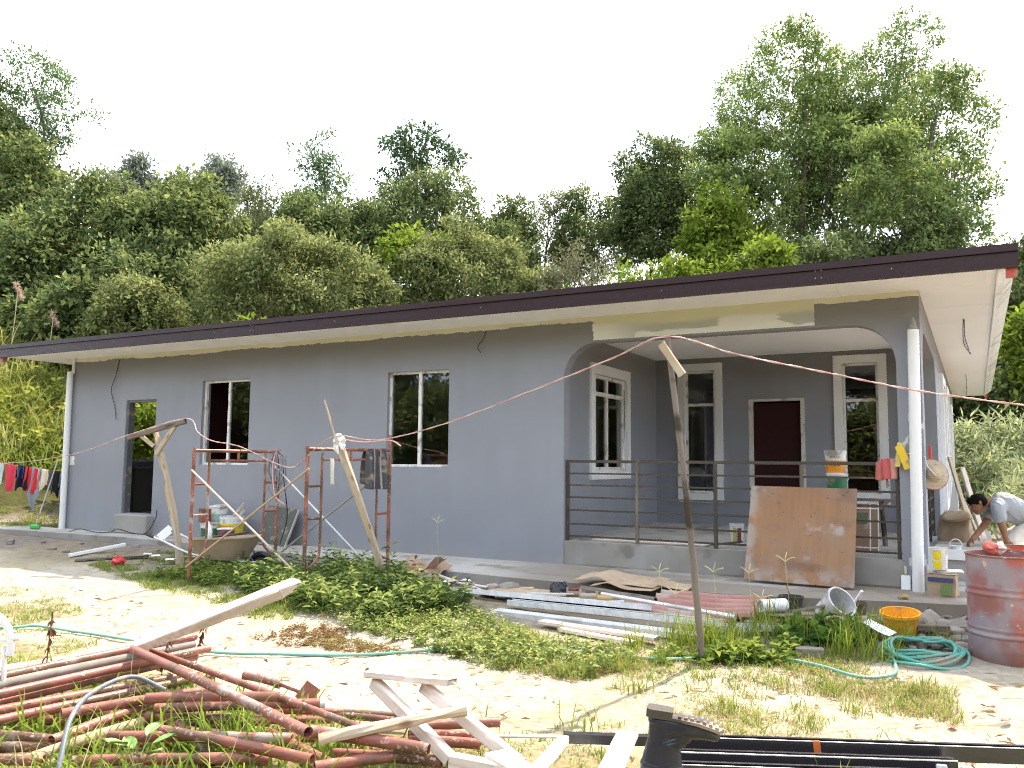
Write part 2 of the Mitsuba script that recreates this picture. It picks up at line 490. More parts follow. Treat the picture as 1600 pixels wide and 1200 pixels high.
def galv_color(p, n, uv):
    q = voronoi(p.x * 22 + p.z * 9, p.y * 22 + p.z * 5)[2]
    c = mix((0.6, 0.63, 0.66), (0.74, 0.76, 0.78), q)
    return mix(c, (0.36, 0.34, 0.31), smoothstep(0.55, 0.75, fbm(p.x * 4, p.y * 4, p.z * 4, 4)) * 0.6)


def dirt_mask(p, n, uv):
    return 0.75 * smoothstep(0.56, 0.72, fbm(p.x * 9, p.y * 9, p.z * 9, 4)) + 0.06


def fascia_color(p, n, uv):
    a = fbm(p.x * 2, p.y * 2, p.z * 14, 4)
    return mix((0.022, 0.0085, 0.011), (0.034, 0.015, 0.018), a)


def fascia_rough(p, n, uv):
    return 0.22 + 0.2 * fbm(p.x * 3, p.y * 3, p.z * 20, 4)


def bark_color(p, n, uv):
    a = fbm(p.x * 9, p.y * 9, p.z * 2.5, 4)
    return mix((0.08, 0.068, 0.056), (0.22, 0.195, 0.165), a)


def white_color(p, n, uv):
    a = fbm(p.x * 3, p.y * 3, p.z * 3, 4)
    return mix((0.69, 0.71, 0.725), (0.76, 0.78, 0.79), a)


def soffit_color(p, n, uv):
    a = fbm(p.x * 0.8, p.y * 1.2, p.z, 4)
    return mix((0.70, 0.71, 0.715), (0.76, 0.77, 0.775), a)


def cardboard_color(p, n, uv):
    a = fbm(p.x * 7, p.y * 7, p.z * 7, 4)
    return mix((0.27, 0.2, 0.14), (0.42, 0.34, 0.25), a)


def stone_color(p, n, uv):
    a = fbm(p.x * 12, p.y * 12, p.z * 12, 4)
    return mix((0.13, 0.12, 0.11), (0.34, 0.31, 0.28), a)


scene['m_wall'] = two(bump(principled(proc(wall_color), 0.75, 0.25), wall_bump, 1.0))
scene['m_concrete'] = two(bump(principled(proc(concrete_color), 0.9, 0.2), concrete_bump, 1.0))
scene['m_ground'] = two(bump(principled(proc(ground_color), 1.0, 0.05), ground_bump, 1.0))
scene['m_wood_pale'] = two(bump(principled(proc(wood_pale_color), 0.75, 0.2), wood_bump, 1.0))
scene['m_wood_grey'] = two(bump(principled(proc(wood_grey_color), 0.9, 0.15), wood_bump, 1.0))
scene['m_wood_cement'] = two(bump(principled(proc(wood_cement_color), 0.9, 0.15), wood_bump, 1.0))
scene['m_plywood'] = two(principled(proc(plywood_color), 0.8, 0.2))
scene['m_rust'] = two(bump(principled(proc(rust_color), 0.42, 0.5), rust_bump, 1.0))
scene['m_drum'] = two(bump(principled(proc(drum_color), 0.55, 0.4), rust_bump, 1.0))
scene['m_corrugated'] = two(principled(proc(corr_color), 0.6, 0.3))
scene['m_galvanised'] = two(principled(proc(galv_color), 0.5, 0.5, metallic=0.45))
scene['m_fascia'] = two(principled(proc(fascia_color), proc(fascia_rough), 0.3))
scene['m_bark'] = two(principled(proc(bark_color), 0.95, 0.1))
scene['m_white'] = two(principled(proc(white_color), 0.5, 0.4))
scene['m_soffit'] = two(principled(proc(soffit_color), 0.8, 0.2))
scene['m_cardboard'] = two(principled(proc(cardboard_color), 0.9, 0.1))
scene['m_stone'] = two(principled(proc(stone_color), 0.95, 0.1))
DIRT = principled((0.3, 0.25, 0.2), 0.9, 0.1)
scene['m_paint'] = two({'type': 'blendbsdf', 'weight': proc(dirt_mask), 'a': principled(VC, 0.4, 0.45), 'b': DIRT})
scene['m_cloth'] = two(principled(VC, 0.95, 0.05, sheen=0.3))
scene['m_skin'] = two(principled(VC, 0.5, 0.35))
scene['m_dark_metal'] = two({'type': 'blendbsdf', 'weight': proc(dirt_mask), 'a': principled((0.052, 0.047, 0.042), 0.45, 0.45), 'b': principled((0.14, 0.1, 0.07), 0.8, 0.2)})
scene['m_rubber'] = two({'type': 'blendbsdf', 'weight': proc(dirt_mask), 'a': principled((0.013, 0.016, 0.03), 0.33, 0.5), 'b': principled((0.055, 0.052, 0.05), 0.8, 0.2)})
scene['m_black_steel'] = two(principled((0.016, 0.015, 0.02), 0.28, 0.6, clearcoat=0.4, clearcoat_gloss=0.7))
scene['m_glass'] = {'type': 'thindielectric', 'int_ior': 1.6, 'specular_transmittance': {'type': 'rgb', 'value': [0.42, 0.47, 0.46]}}
scene['m_leaf'] = {'type': 'principledthin', 'base_color': VC, 'roughness': 0.3, 'diff_trans': 0.75, 'eta': 1.5}
scene['m_grass'] = {'type': 'principledthin', 'base_color': VC, 'roughness': 0.55, 'diff_trans': 0.9, 'eta': 1.35}
scene['m_interior'] = two(principled((0.13, 0.125, 0.115), 0.9, 0.1))
scene['m_maroon'] = two(principled((0.032, 0.008, 0.009), 0.7, 0.2))

# ---------------------------------------------------------------- terrain
def axis(lo, hi, step, far, grow=1.35):
    a = list(np.arange(lo, hi + 1e-6, step)); s = step
    while a[-1] < far:
        s *= grow; a.append(a[-1] + s)
    s = step
    while a[0] > -far:
        s *= grow; a.insert(0, a[0] - s)
    return np.array(a)


gx, gy = axis(-12.5, 3.0, 0.085, 260), axis(-9.0, 1.0, 0.085, 260)
X, Y = np.meshgrid(gx, gy, indexing='ij')
Zg = ground_z(X, Y)
pp = np.stack([X, Y, 0 * X], -1)
near = ss(18, 10, np.hypot(X + 4, Y + 4))
Zg = Zg + near * (0.05 * (meshkit.fbm(pp * 1.3, 4, 5) - 0.5) + 0.03 * (meshkit.fbm(pp * 5, 3, 9) - 0.5)) + (1 - near) * 1.2 * (meshkit.fbm(pp * 0.13, 4, 8) - 0.45) * ss(20, 45, np.hypot(X, Y))
inhouse = (X > -15) & (X < 0.3) & (Y > -0.7) & (Y < 14.9)
Zg = np.where(inhouse, np.minimum(Zg, -0.2), Zg)
i, j = np.meshgrid(np.arange(len(gx) - 1), np.arange(len(gy) - 1), indexing='ij')
a = i * len(gy) + j
add('ground', (np.stack([X, Y, Zg], -1).reshape(-1, 3), np.stack([np.stack([a, a + len(gy), a + 1], -1), np.stack([a + 1, a + len(gy), a + len(gy) + 1], -1)], 2).reshape(-1, 3)), 'm_ground', smooth=True, kind='structure')

# concrete apron round the house: a poured strip with a wavering front edge
xs = np.concatenate([np.linspace(-16.2, -5, 40), np.linspace(-4.8, 0.42, 30)])
edge = np.interp(xs, [-16.2, -13.5, -11.9, -10.7, -7, -5.05, -3.9, -2.5, -1.3, -0.8, 0.42], [-0.75, -0.65, -0.6, -0.65, -1.1, -1.38, -1.48, -1.45, -1.30, -1.12, -0.80]) + 0.05 * (meshkit.fbm(np.stack([xs * 2, 0 * xs, 0 * xs], 1), 3, 4) - 0.5)
poly = sg.Polygon(list(zip(xs, edge)) + [(0.42, -0.795), (2.6, -0.80), (2.6, 5.2), (0.0, 5.2), (0.0, 0.005), (-16.2, 0.005)])
ap = trimesh.creation.extrude_polygon(poly, 0.45, engine='earcut')
v = np.array(ap.vertices); v[:, 2] -= 0.45
add('apron', (v, np.array(ap.faces)), 'm_concrete', kind='structure')

# ---------------------------------------------------------------- house
H = 3.18
house = thing('house', 'long single-storey grey rendered house with dark brown fascia, still being finished', 'house')


def part(path, m, bsdf, **k):
    return add(house + '__' + path, m, bsdf, **k)


def arch(x0, x1, z0, z1, r):
    b = sg.box(x0, z0, x1, z1)
    top = sg.box(x0, z1 - r, x1, z1)
    rounded = shapely.union_all([sg.Point(x0 + r, z1 - r).buffer(r, 24), sg.Point(x1 - r, z1 - r).buffer(r, 24), sg.box(x0 + r, z1 - r, x1 - r, z1)])
    return b.difference(top).union(rounded.intersection(top))


WX0 = -14.54
W1 = (-10.96, -9.85, 1.215, 2.622)
W2 = (-7.07, -5.995, 1.22, 2.598)
DOOR = (-12.9, -12.1, 0.34, 2.35)
front = sg.box(WX0, 0, 0, H + 0.1).difference(arch(-4.21, -0.245, 0.30, 2.845, 0.46)).difference(sg.box(-4.21, -0.1, -0.22, 0.30))
for q in (W1, W2, DOOR):
    front = front.difference(sg.box(q[0], q[2], q[1], q[3]))
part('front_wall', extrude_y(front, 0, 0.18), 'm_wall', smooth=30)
part('porch_plinth', box(-4.209, -0.02, 0.012, 0.35, 0, 0.30), 'm_concrete')
part('door_step', bumpy(move(cbox(0.86, 0.26, 0.33, 0.02), (-12.5, -0.0, 0.165)), 0.012, 6), 'm_concrete')
side = sg.box(0.18, 0, 14.69, H + 0.1).difference(arch(0.34, 3.78, 0.30, 2.83, 0.5))
SW = [(5.3, 6.5, 0.75, 2.65), (7.7, 8.8, 0.75, 2.65), (10.6, 11.5, 0.3, 2.5)]
for q in SW:
    side = side.difference(sg.box(q[0], q[2], q[1], q[3]))
part('side_wall', extrude_x(side, -0.19, 0.0), 'm_wall', smooth=30)
lw = sg.box(0.18, 0, 14.69, H + 0.1).difference(sg.box(1.0, 1.25, 2.15, 2.65))
part('left_wall', extrude_x(lw, WX0, WX0 + 0.18), 'm_wall')
part('rear_wall', extrude_y(sg.box(WX0, 0, 0, H + 0.1).difference(sg.box(-9, 1.2, -7.8, 2.5)), 14.69, 14.87), 'm_wall')
PX, PY = -4.36, 4.07
# porch: left wall with a window, rear wall with two windows and the entrance
PLW = (1.33, 2.60, 1.19, 2.60)
plw = sg.box(0.18, 0.2, PY, H).difference(sg.box(PLW[0], PLW[2], PLW[1], PLW[3]))
part('porch_left_wall', extrude_x(plw, PX - 0.16, PX), 'm_wall')
WA, WB, ED = (-3.845, -3.325, 0.815, 2.875), (-1.32, -0.80, 0.86, 2.89), (-2.745, -1.92, 0.30, 2.33)
pb = sg.box(PX - 0.16, 0.2, -0.19, H)
for q in (WA, WB, ED):
    pb = pb.difference(sg.box(q[0], q[2], q[1], q[3]))
part('porch_rear_wall', extrude_y(pb, PY, PY + 0.16), 'm_wall')
part('porch_floor', box(PX, -0.19, 0.35, PY, 0.1, 0.298), 'm_concrete')
part('porch_ceiling', box(PX, -0.19, 0.18, PY, 3.09, 3.13), 'm_soffit')
part('room_floor', cat(box(WX0 + 0.18, PX - 0.16, 0.18, 14.6, 0.05, 0.28), box(PX - 0.16, -0.19, PY + 0.16, 14.6, 0.05, 0.28)), 'm_concrete')
part('room_ceiling', cat(box(WX0 + 0.18, PX - 0.16, 0.18, 14.6, 3.1, 3.14), box(PX - 0.16, -0.19, PY + 0.16, 14.6, 3.1, 3.14)), 'm_soffit')
part('partition', box(WX0 + 0.18, PX - 0.16, 4.0, 4.12, 0.28, 3.1), 'm_interior')
part('partition', box(-11.35, -11.23, 0.18, 4.0, 0.28, 3.1), 'm_interior')
part('partition', box(-8.5, -8.38, 0.18, 4.0, 0.28, 3.1), 'm_interior')
part('partition', box(PX - 0.1, -0.19, 7.6, 7.72, 0.28, 3.1), 'm_interior')
part('kitchen_counter', cat(box(-14.34, -13.75, 0.9, 3.6, 0.28, 1.1), box(-14.36, -13.7, 0.85, 3.65, 1.1, 1.14)), 'm_interior')


def window(name, rect, plane, at, fw=0.045, splits=(), mull=None, depth=0.05, glass=(), sill=None, color=(0.74, 0.74, 0.73), label=None):
    """aluminium window: plane 'y' faces -y at y=at, plane 'x' faces +x at x=at; rect = (u0, u1, z0, z1)"""
    u0, u1, z0, z1 = rect
    bars = [(u0, u0 + fw, z0, z1), (u1 - fw, u1, z0, z1), (u0 + fw, u1 - fw, z1 - fw, z1), (u0 + fw, u1 - fw, z0, z0 + fw)]
    for z in splits:
        bars.append((u0 + fw, u1 - fw, z - fw * 0.6, z + fw * 0.6))
    for q in (mull or []):
        bars.append(q)
    def slab(q, a, b):
        return box(q[0], q[1], a, b, q[2], q[3]) if plane == 'y' else box(a, b, q[0], q[1], q[2], q[3])
    k = key_for(house + '__' + name)
    scene_key = part(name, cat([slab(q, at + (0.0015 if n > 3 else 0), at + depth - (0.0015 if n > 3 else 0)) for n, q in enumerate(bars)]), 'm_paint', color=color)
    if label:
        tag(scene_key, label)
    for g in glass:
        m = slab(g, at + depth * 0.5, at + depth * 0.5 + 0.001)
        q = g
        v = np.array([[q[0], 0, q[2]], [q[1], 0, q[2]], [q[1], 0, q[3]], [q[0], 0, q[3]]], float)
        v = np.stack([v[:, 0], np.full(4, at + depth * 0.5), v[:, 2]], 1) if plane == 'y' else np.stack([np.full(4, at + depth * 0.5), v[:, 0], v[:, 2]], 1)
        add(scene_key + '__pane', (v, np.array([[0, 1, 2], [0, 2, 3]])), 'm_glass')
    return scene_key


m1 = (W1[0] + W1[1]) / 2 + 0.02
window('window', W1, 'y', 0.06, 0.035, mull=[(m1 - 0.022, m1 + 0.022, W1[2] + 0.035, W1[3] - 0.035)], glass=[(m1, W1[1] - 0.03, W1[2] + 0.03, W1[3] - 0.03)], label='sliding window with its left half open')
m2 = (W2[0] + W2[1]) / 2
window('window', W2, 'y', 0.06, 0.035, mull=[(m2 - 0.025, m2 + 0.025, W2[2] + 0.035, W2[3] - 0.035)], glass=[(W2[0] + 0.03, m2 - 0.02, W2[2] + 0.03, W2[3] - 0.03), (m2 + 0.02, W2[1] - 0.03, W2[2] + 0.03, W2[3] - 0.03)], label='closed two-pane sliding window')
part('curtain', box(-11.22, -11.2, 0.2, 3.9, 0.3, 2.95), 'm_maroon')
# door opening at the left: dark jamb lining
part('door_frame', cat(box(DOOR[0], DOOR[0] + 0.04, 0.03, 0.15, DOOR[2], DOOR[3]), box(DOOR[1] - 0.04, DOOR[1], 0.03, 0.15, DOOR[2], DOOR[3]), box(DOOR[0] + 0.04, DOOR[1] - 0.04, 0.03, 0.15, DOOR[3] - 0.04, DOOR[3])), 'm_paint', color=(0.10, 0.11, 0.12))
window('window', (1.0, 2.15, 1.25, 2.65), 'x', WX0 + 0.06, 0.05)
# porch windows with raised white architraves


def architrave(rect, plane, at, w, proud, bot=None):
    u0, u1, z0, z1 = rect
    b = w if bot is None else bot
    q = sg.box(u0 - w, z0 - b, u1 + w, z1 + w).difference(sg.box(u0, z0, u1, z1))
    m = extrude_y(q, at - proud, at + 0.04) if plane == 'y' else extrude_x(q, at - 0.04, at + proud)
    return bumpy((trimesh.Trimesh(*m, process=False).subdivide().vertices, trimesh.Trimesh(*m, process=False).subdivide().faces), 0.004, 5)


k = window('porch_window', WA, 'y', PY + 0.03, 0.04, splits=(2.30,), glass=[(WA[0], WA[1], WA[2], 2.27), (WA[0], WA[1], 2.33, WA[3])])
add(k + '__architrave', architrave(WA, 'y', PY, 0.125, 0.035, 0.15), 'm_white')
k = window('porch_window', WB, 'y', PY + 0.03, 0.04, splits=(2.31,), glass=[(WB[0], WB[1], WB[2], 2.28), (WB[0], WB[1], 2.34, WB[3])])
add(k + '__architrave', architrave(WB, 'y', PY, 0.125, 0.035, 0.15), 'm_white')
pm = 1.93
k = window('porch_window', PLW, 'x', PX - 0.08, 0.05, splits=(2.32,), mull=[(pm - 0.03, pm + 0.03, PLW[2] + 0.05, 2.29), (pm - 0.03, pm + 0.03, 2.35, PLW[3] - 0.05)], glass=[(PLW[0], pm, PLW[2], 2.29), (pm, PLW[1], PLW[2], 2.29), (PLW[0], pm, 2.35, PLW[3]), (pm, PLW[1], 2.35, PLW[3])])
add(k + '__architrave', architrave(PLW, 'x', PX, 0.15, 0.035, 0.13), 'm_white')
k = part('entrance_door', box(ED[0] + 0.035, ED[1] - 0.035, PY + 0.06, PY + 0.10, ED[2], ED[3] - 0.03), 'm_maroon', label='dark maroon entrance door in the porch')
add(k + '__door_frame', cat(box(ED[0] - 0.03, ED[0] + 0.035, PY - 0.006, PY + 0.12, ED[2], ED[3]), box(ED[1] - 0.035, ED[1] + 0.03, PY - 0.006, PY + 0.12, ED[2], ED[3]), box(ED[0] - 0.03, ED[1] + 0.03, PY - 0.008, PY + 0.12, ED[3] - 0.0, ED[3] + 0.035)), 'm_paint', color=(0.62, 0.62, 0.58))
part('curtain', box(-3.9, -0.5, 5.4, 5.43, 0.3, 2.6), 'm_maroon')
# side windows with white architraves
for q in SW:
    k = window('side_window', q, 'x', -0.09, 0.05, glass=[q], splits=(1.9,))
    add(k + '__architrave', architrave(q, 'x', 0.0, 0.14, 0.06, 0.14), 'm_white')

# eaves: soffit panels, fascia, flashing
EX0, EX1, EY0 = -15.42, 0.785, -0.785
x = EX0
while x < EX1 - 0.01:
    x1 = min(x + 2.44, EX1)
    part('soffit__soffit_panel', box(x + 0.002, x1 - 0.002, EY0, 0.0, H, H + 0.008), 'm_soffit'); x = x1
y = 0.004
while y < 15.4:
    y1 = min(y + 1.22, 15.4)
    part('soffit__soffit_panel', box(0.0, 0.72, y + 0.004, y1 - 0.004, H, H + 0.008), 'm_soffit')
    part('soffit__soffit_panel', box(EX0, WX0, y + 0.004, y1 - 0.004, H, H + 0.008), 'm_soffit'); y = y1
part('soffit__batten', box(EX0, 0.74, EY0, 15.4, H + 0.02, H + 0.05), 'm_interior')
part('fascia', cat(box(EX0 - 0.1, 0.895, -0.825, -0.787, 3.185, 3.34), box(EX0 - 0.1, 0.895, -0.84, -0.80, 3.165, 3.19)), 'm_fascia')
part('flashing', cat(box(EX0 - 0.1, 0.90, -0.85, -0.70, 3.338, 3.388), box(EX0 - 0.1, 0.90, -0.853, -0.847, 3.32, 3.392)), 'm_fascia')
for q in np.arange(-14.6, 0.8, 2.4):
    part('fascia__screw', box(q, q + 0.008, -0.8275, -0.824, 3.257, 3.265), 'm_galvanised')
for q in (-9.05, -0.95):
    part('fascia__joint_plate', box(q, q + 0.10, -0.829, -0.8255, 3.192, 3.332), 'm_fascia')
    for dx, dz in ((0.02, 0.03), (0.08, 0.03), (0.02, 0.11), (0.08, 0.11)):
        part('fascia__screw', box(q + dx, q + dx + 0.009, -0.832, -0.8285, 3.2 + dz, 3.209 + dz), 'm_galvanised')
roof = sg.Polygon([(-0.8, 3.30), (7.3, 3.74), (15.5, 3.30), (15.5, 3.35), (7.3, 3.79), (-0.8, 3.35)])
part('roof', extrude_x(roof, EX0 - 0.08, 0.89), 'm_fascia')
yy = np.arange(-0.78, 15.4, 0.02)
strip = [(0.735 + 0 * yy, yy, 3.185 + 0.0 * yy), (0.80 + 0 * yy, yy, 3.215 + 0.012 * np.abs(((yy / 0.11) % 1) - 0.5)), (0.895 + 0 * yy, yy, 3.30 + 0.02 * np.abs(((yy / 0.11) % 1) - 0.5))]
v = np.stack([np.stack(q, -1) for q in strip], 1).reshape(-1, 3)
i, j = np.meshgrid(np.arange(len(yy) - 1), np.arange(2), indexing='ij'); a = i * 3 + j
part('verge_sheet', thick((v, np.stack([np.stack([a, a + 3, a + 1], -1), np.stack([a + 1, a + 3, a + 4], -1)], 2).reshape(-1, 3)), 0.004), 'm_galvanised')
part('verge_board', box(0.722, 0.738, -0.785, 15.4, 3.15, 3.21), 'm_white')
part('gable_fill', cat(extrude_x(sg.Polygon([(-0.7, 3.2), (15.4, 3.2), (15.4, 3.31), (7.3, 3.74), (-0.7, 3.31)]), 0.70, 0.72), extrude_x(sg.Polygon([(-0.7, 3.2), (15.4, 3.2), (15.4, 3.31), (7.3, 3.74), (-0.7, 3.31)]), EX0, EX0 + 0.02)), 'm_fascia')
for q in ((0.79, 0.885, -0.80, -0.70), (EX0 - 0.1, EX0 - 0.02, -0.79, -0.70), (0.74, 0.80, 15.36, 15.42)):
    part('purlin_end', box(*q, 3.09, 3.20) if q[2] < 0 else box(*q, 3.08, 3.2), 'm_paint', color=(0.45, 0.06, 0.03), label='red painted purlin end under the eave')
# downpipes
k = part('downpipe', tube(np.linspace((-0.098, -0.115, 0.0), (-0.06, -0.115, 2.735), 20), 0.058, 20), 'm_white', smooth=40)
k2 = add(k + '__mortar', bumpy(move(lathe([(0.001, 0.14), (0.012, 0.13), (0.022, 0.07), (0.045, 0.03), (0.05, 0.0), (0.001, 0.0)], 10), (-0.06, -0.1, 2.735)), 0.012, 20), 'm_concrete', smooth=True)
part('downpipe', cat(tube(np.linspace((-14.45, -0.075, 0.0), (-14.47, -0.075, 2.93), 20), 0.055, 16), tube(np.linspace((-14.44, -0.03, 2.9), (-14.44, -0.03, 3.18), 4), 0.03, 10)), 'm_white', smooth=40)
# porch railing, part of the house
RZ = [1.315, 1.16, 1.01, 0.855, 0.69, 0.515, 0.36]
kr = part('porch_railing', box(-4.2, -0.245, 0.055, 0.095, RZ[0] - 0.018, RZ[0] + 0.018), 'm_dark_metal')
for z in RZ[1:]:
    add(kr + '__rail', box(-4.2, -0.245, 0.065, 0.085, z - 0.011, z + 0.011), 'm_dark_metal')
for x, rusty in ((-4.185, 0), (-3.234, 1), (-2.255, 0), (-1.266, 1), (-0.277, 0)):
    add(kr + '__post', box(x - 0.018, x + 0.018, 0.052, 0.098, 0.30, RZ[0] - 0.019), 'm_bark' if rusty else 'm_dark_metal', **({'label': 'rusty brown railing post'} if rusty else {}))
kr = part('side_railing', box(-0.115, -0.075, 0.34, 3.78, RZ[0] - 0.018, RZ[0] + 0.018), 'm_dark_metal')
for z in RZ[1:]:
    add(kr + '__rail', box(-0.105, -0.085, 0.34, 3.78, z - 0.011, z + 0.011), 'm_dark_metal')
for y in (0.36, 1.5, 2.65, 3.76):
    add(kr + '__post', box(-0.118, -0.072, y - 0.018, y + 0.018, 0.30, RZ[0] - 0.019), 'm_dark_metal')
# loose electric wire tails hanging from wall and soffit
for pts in ([(-5.4, -0.01, 3.10), (-5.42, -0.03, 3.0), (-5.5, -0.05, 2.88), (-5.47, -0.02, 2.80)], [(-13.15, -0.01, 3.1), (-13.2, -0.03, 2.8), (-13.28, -0.05, 2.55), (-13.2, -0.02, 2.25), (-13.13, -0.03, 2.0)],
            [(0.4, 2.2, 3.18), (0.39, 2.2, 3.0), (0.40, 2.2, 2.85), (0.47, 2.2, 2.72)], [(0.41, 2.25, 3.18), (0.41, 2.25, 2.95), (0.45, 2.25, 2.78)], [(0.36, 9.5, 3.18), (0.37, 9.5, 2.9), (0.36, 9.5, 2.7)]):
    part('wire_tail', tube(spline(pts, 14), 0.006, 5), 'm_rubber')

# ---------------------------------------------------------------- foliage
def leaves(base, d, n, length, width, col, fold=0.15, droop=0.0):
    """diamond leaves folded along the midrib: base point, direction, face normal, length, width"""
    d = nrm(d); s = nrm(np.cross(d, n)); n = np.cross(s, d)
    L, W = np.asarray(length)[:, None], np.asarray(width)[:, None]
    mid = base + d * L * 0.45
    v = np.stack([base, mid + s * W / 2 + n * W * fold, base + d * L - np.array([0, 0, 1]) * L * droop, mid - s * W / 2 + n * W * fold], 1)
    k = 4 * np.arange(len(base))[:, None]
    f = np.stack([k + [0, 1, 2], k + [0, 2, 3]], 1).reshape(-1, 3)
    return v.reshape(-1, 3), f, np.repeat(col, 4, axis=0)


def sphere(R, n):
    return nrm(R.normal(size=(n, 3)))


PAL = {  # leaf colours (two ends and how yellow a tip may turn)
    'dense': ((0.065, 0.10, 0.042), (0.165, 0.215, 0.085), (0.28, 0.32, 0.12)),
    'vine': ((0.07, 0.105, 0.045), (0.185, 0.235, 0.09), (0.32, 0.36, 0.12)),
    'lime': ((0.12, 0.19, 0.03), (0.22, 0.30, 0.045), (0.30, 0.36, 0.06)),
    'olive': ((0.10, 0.13, 0.055), (0.25, 0.29, 0.115), (0.41, 0.44, 0.17)),
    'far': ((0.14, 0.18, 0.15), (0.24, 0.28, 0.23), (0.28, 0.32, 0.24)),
    'pale': ((0.11, 0.14, 0.06), (0.2, 0.23, 0.1), (0.28, 0.28, 0.12)),
    'layered': ((0.07, 0.13, 0.07), (0.18, 0.26, 0.11), (0.2, 0.26, 0.1)),
    'open': ((0.05, 0.09, 0.045), (0.1, 0.16, 0.07), (0.13, 0.18, 0.07)),
    'tall': ((0.11, 0.16, 0.06), (0.25, 0.33, 0.11), (0.40, 0.46, 0.15)),
    'tallthin': ((0.11, 0.16, 0.06), (0.24, 0.31, 0.11), (0.36, 0.42, 0.15)),
    'grey': ((0.12, 0.135, 0.08), (0.2, 0.21, 0.13), (0.26, 0.26, 0.15)),
    'silver': ((0.18, 0.24, 0.11), (0.42, 0.47, 0.30), (0.46, 0.50, 0.22)),
}
# lobes per unit of crown area, lobe size, leaf length, leaf width ratio, leaves per m2 of crown outline, gaps, droop
FORM = {
    'dense': (1.7, 0.235, 0.20, 0.50, 540, 0.27), 'vine': (1.7, 0.25, 0.22, 0.6, 600, 0.24), 'lime': (1.6, 0.24, 0.24, 0.48, 470, 0.27), 'olive': (2.9, 0.165, 0.155, 0.48, 980, 0.2),
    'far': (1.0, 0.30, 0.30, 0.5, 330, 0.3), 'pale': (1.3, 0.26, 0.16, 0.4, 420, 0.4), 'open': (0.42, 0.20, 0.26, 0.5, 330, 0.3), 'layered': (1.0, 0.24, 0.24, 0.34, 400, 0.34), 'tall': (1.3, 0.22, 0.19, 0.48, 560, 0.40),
    'tallthin': (0.8, 0.24, 0.19, 0.48, 500, 0.38), 'grey': (1.3, 0.26, 0.15, 0.35, 430, 0.4), 'silver': (1.2, 0.3, 0.26, 0.2, 620, 0.25),
}


def crown_lobes(R, sp, rx, rz):
    form = FORM[sp]
    n = max(7, int(form[0] * 13 * max(1.0, (rz / rx)) ** 0.8 * (1.0 + 0.35 * rx)))
    d = sphere(R, n * 3); d = d[(d[:, 2] > -0.55)][:n]
    q = R.uniform(0.35, 1.0, len(d)) ** 0.55
    c = d * q[:, None] * np.array([rx, rx, rz]) * 0.80
    r = form[1] * rx * R.uniform(0.7, 1.35, len(d))
    if sp in ('open', 'tallthin'):
        r *= 1.1
    return c, r


def make_crown(R, sp, centre, rx, rz, given=None):
    form, pal = FORM[sp], np.array(PAL[sp])
    if given is None:
        c, r = crown_lobes(R, sp, rx, rz)
        area = math.pi * rx * rz
    else:
        q = np.array(given, float); n = len(q)
        back = np.stack([R.normal(0, 0.4, n), R.normal(0.5, 0.9, n), R.normal(0, 0.25, n)], 1) * q[:, 3:]
        c = np.vstack([q[:, :3] - centre, q[:, :3] - centre + back * 1.4]); r = np.concatenate([q[:, 3], q[:, 3] * 0.8])
        r = r * 1.22; area = math.pi * (q[:, 3] ** 2).sum() * 1.1
    per = 7
    ntw = max(60, int(area * form[4] / per))
    w = r**2 / (r**2).sum()
    which = R.choice(len(c), ntw, p=w)
    d = sphere(R, ntw); d[:, 2] = d[:, 2] + 0.35; d = nrm(d)
    squash = np.array([1.15, 1.15, 0.8])
    pos = c[which] + d * squash * (r[which] * R.uniform(0.45, 1.15, ntw) ** 0.6)[:, None]
    hole = meshkit.noise(pos * (1.6 / max(0.8, rx * 0.45)) + R.uniform(0, 50, 3), 3)
    keep = hole > form[5]
    pos, d, which = pos[keep], d[keep], which[keep]
    lobe_tint = R.uniform(0, 1, len(c)); n = len(pos)
    base = np.repeat(pos, per, axis=0)
    dd = np.repeat(d, per, axis=0)
    L = form[2] * R.uniform(0.65, 1.3, n * per)
    dirs = nrm(dd * 0.5 + R.normal(size=(n * per, 3)) * 0.8 + np.array([0, 0, -0.25]))
    base = base + dirs * (L * 0.25)[:, None] + R.normal(size=base.shape) * form[2] * 0.5
    nor = nrm(np.array([0, 0, 1.0]) + dd * 0.7 + R.normal(size=base.shape) * 0.45)
    t = np.clip(np.repeat(lobe_tint[which], per) * 0.55 + R.uniform(0, 0.6, n * per), 0, 1)[:, None]
    col = pal[0] * (1 - t) + pal[1] * t
    young = (R.uniform(size=n * per) < 0.12 + 0.25 * np.repeat(np.clip(d[:, 2], 0, 1), per))[:, None]
    col = np.where(young, col * 0.3 + pal[2] * 0.7, col) * R.uniform(0.65, 1.4, (n * per, 1))
    m = leaves(base, dirs, nor, L, L * form[3], col)
    return (m[0] + centre, m[1], m[2]), c + centre, r


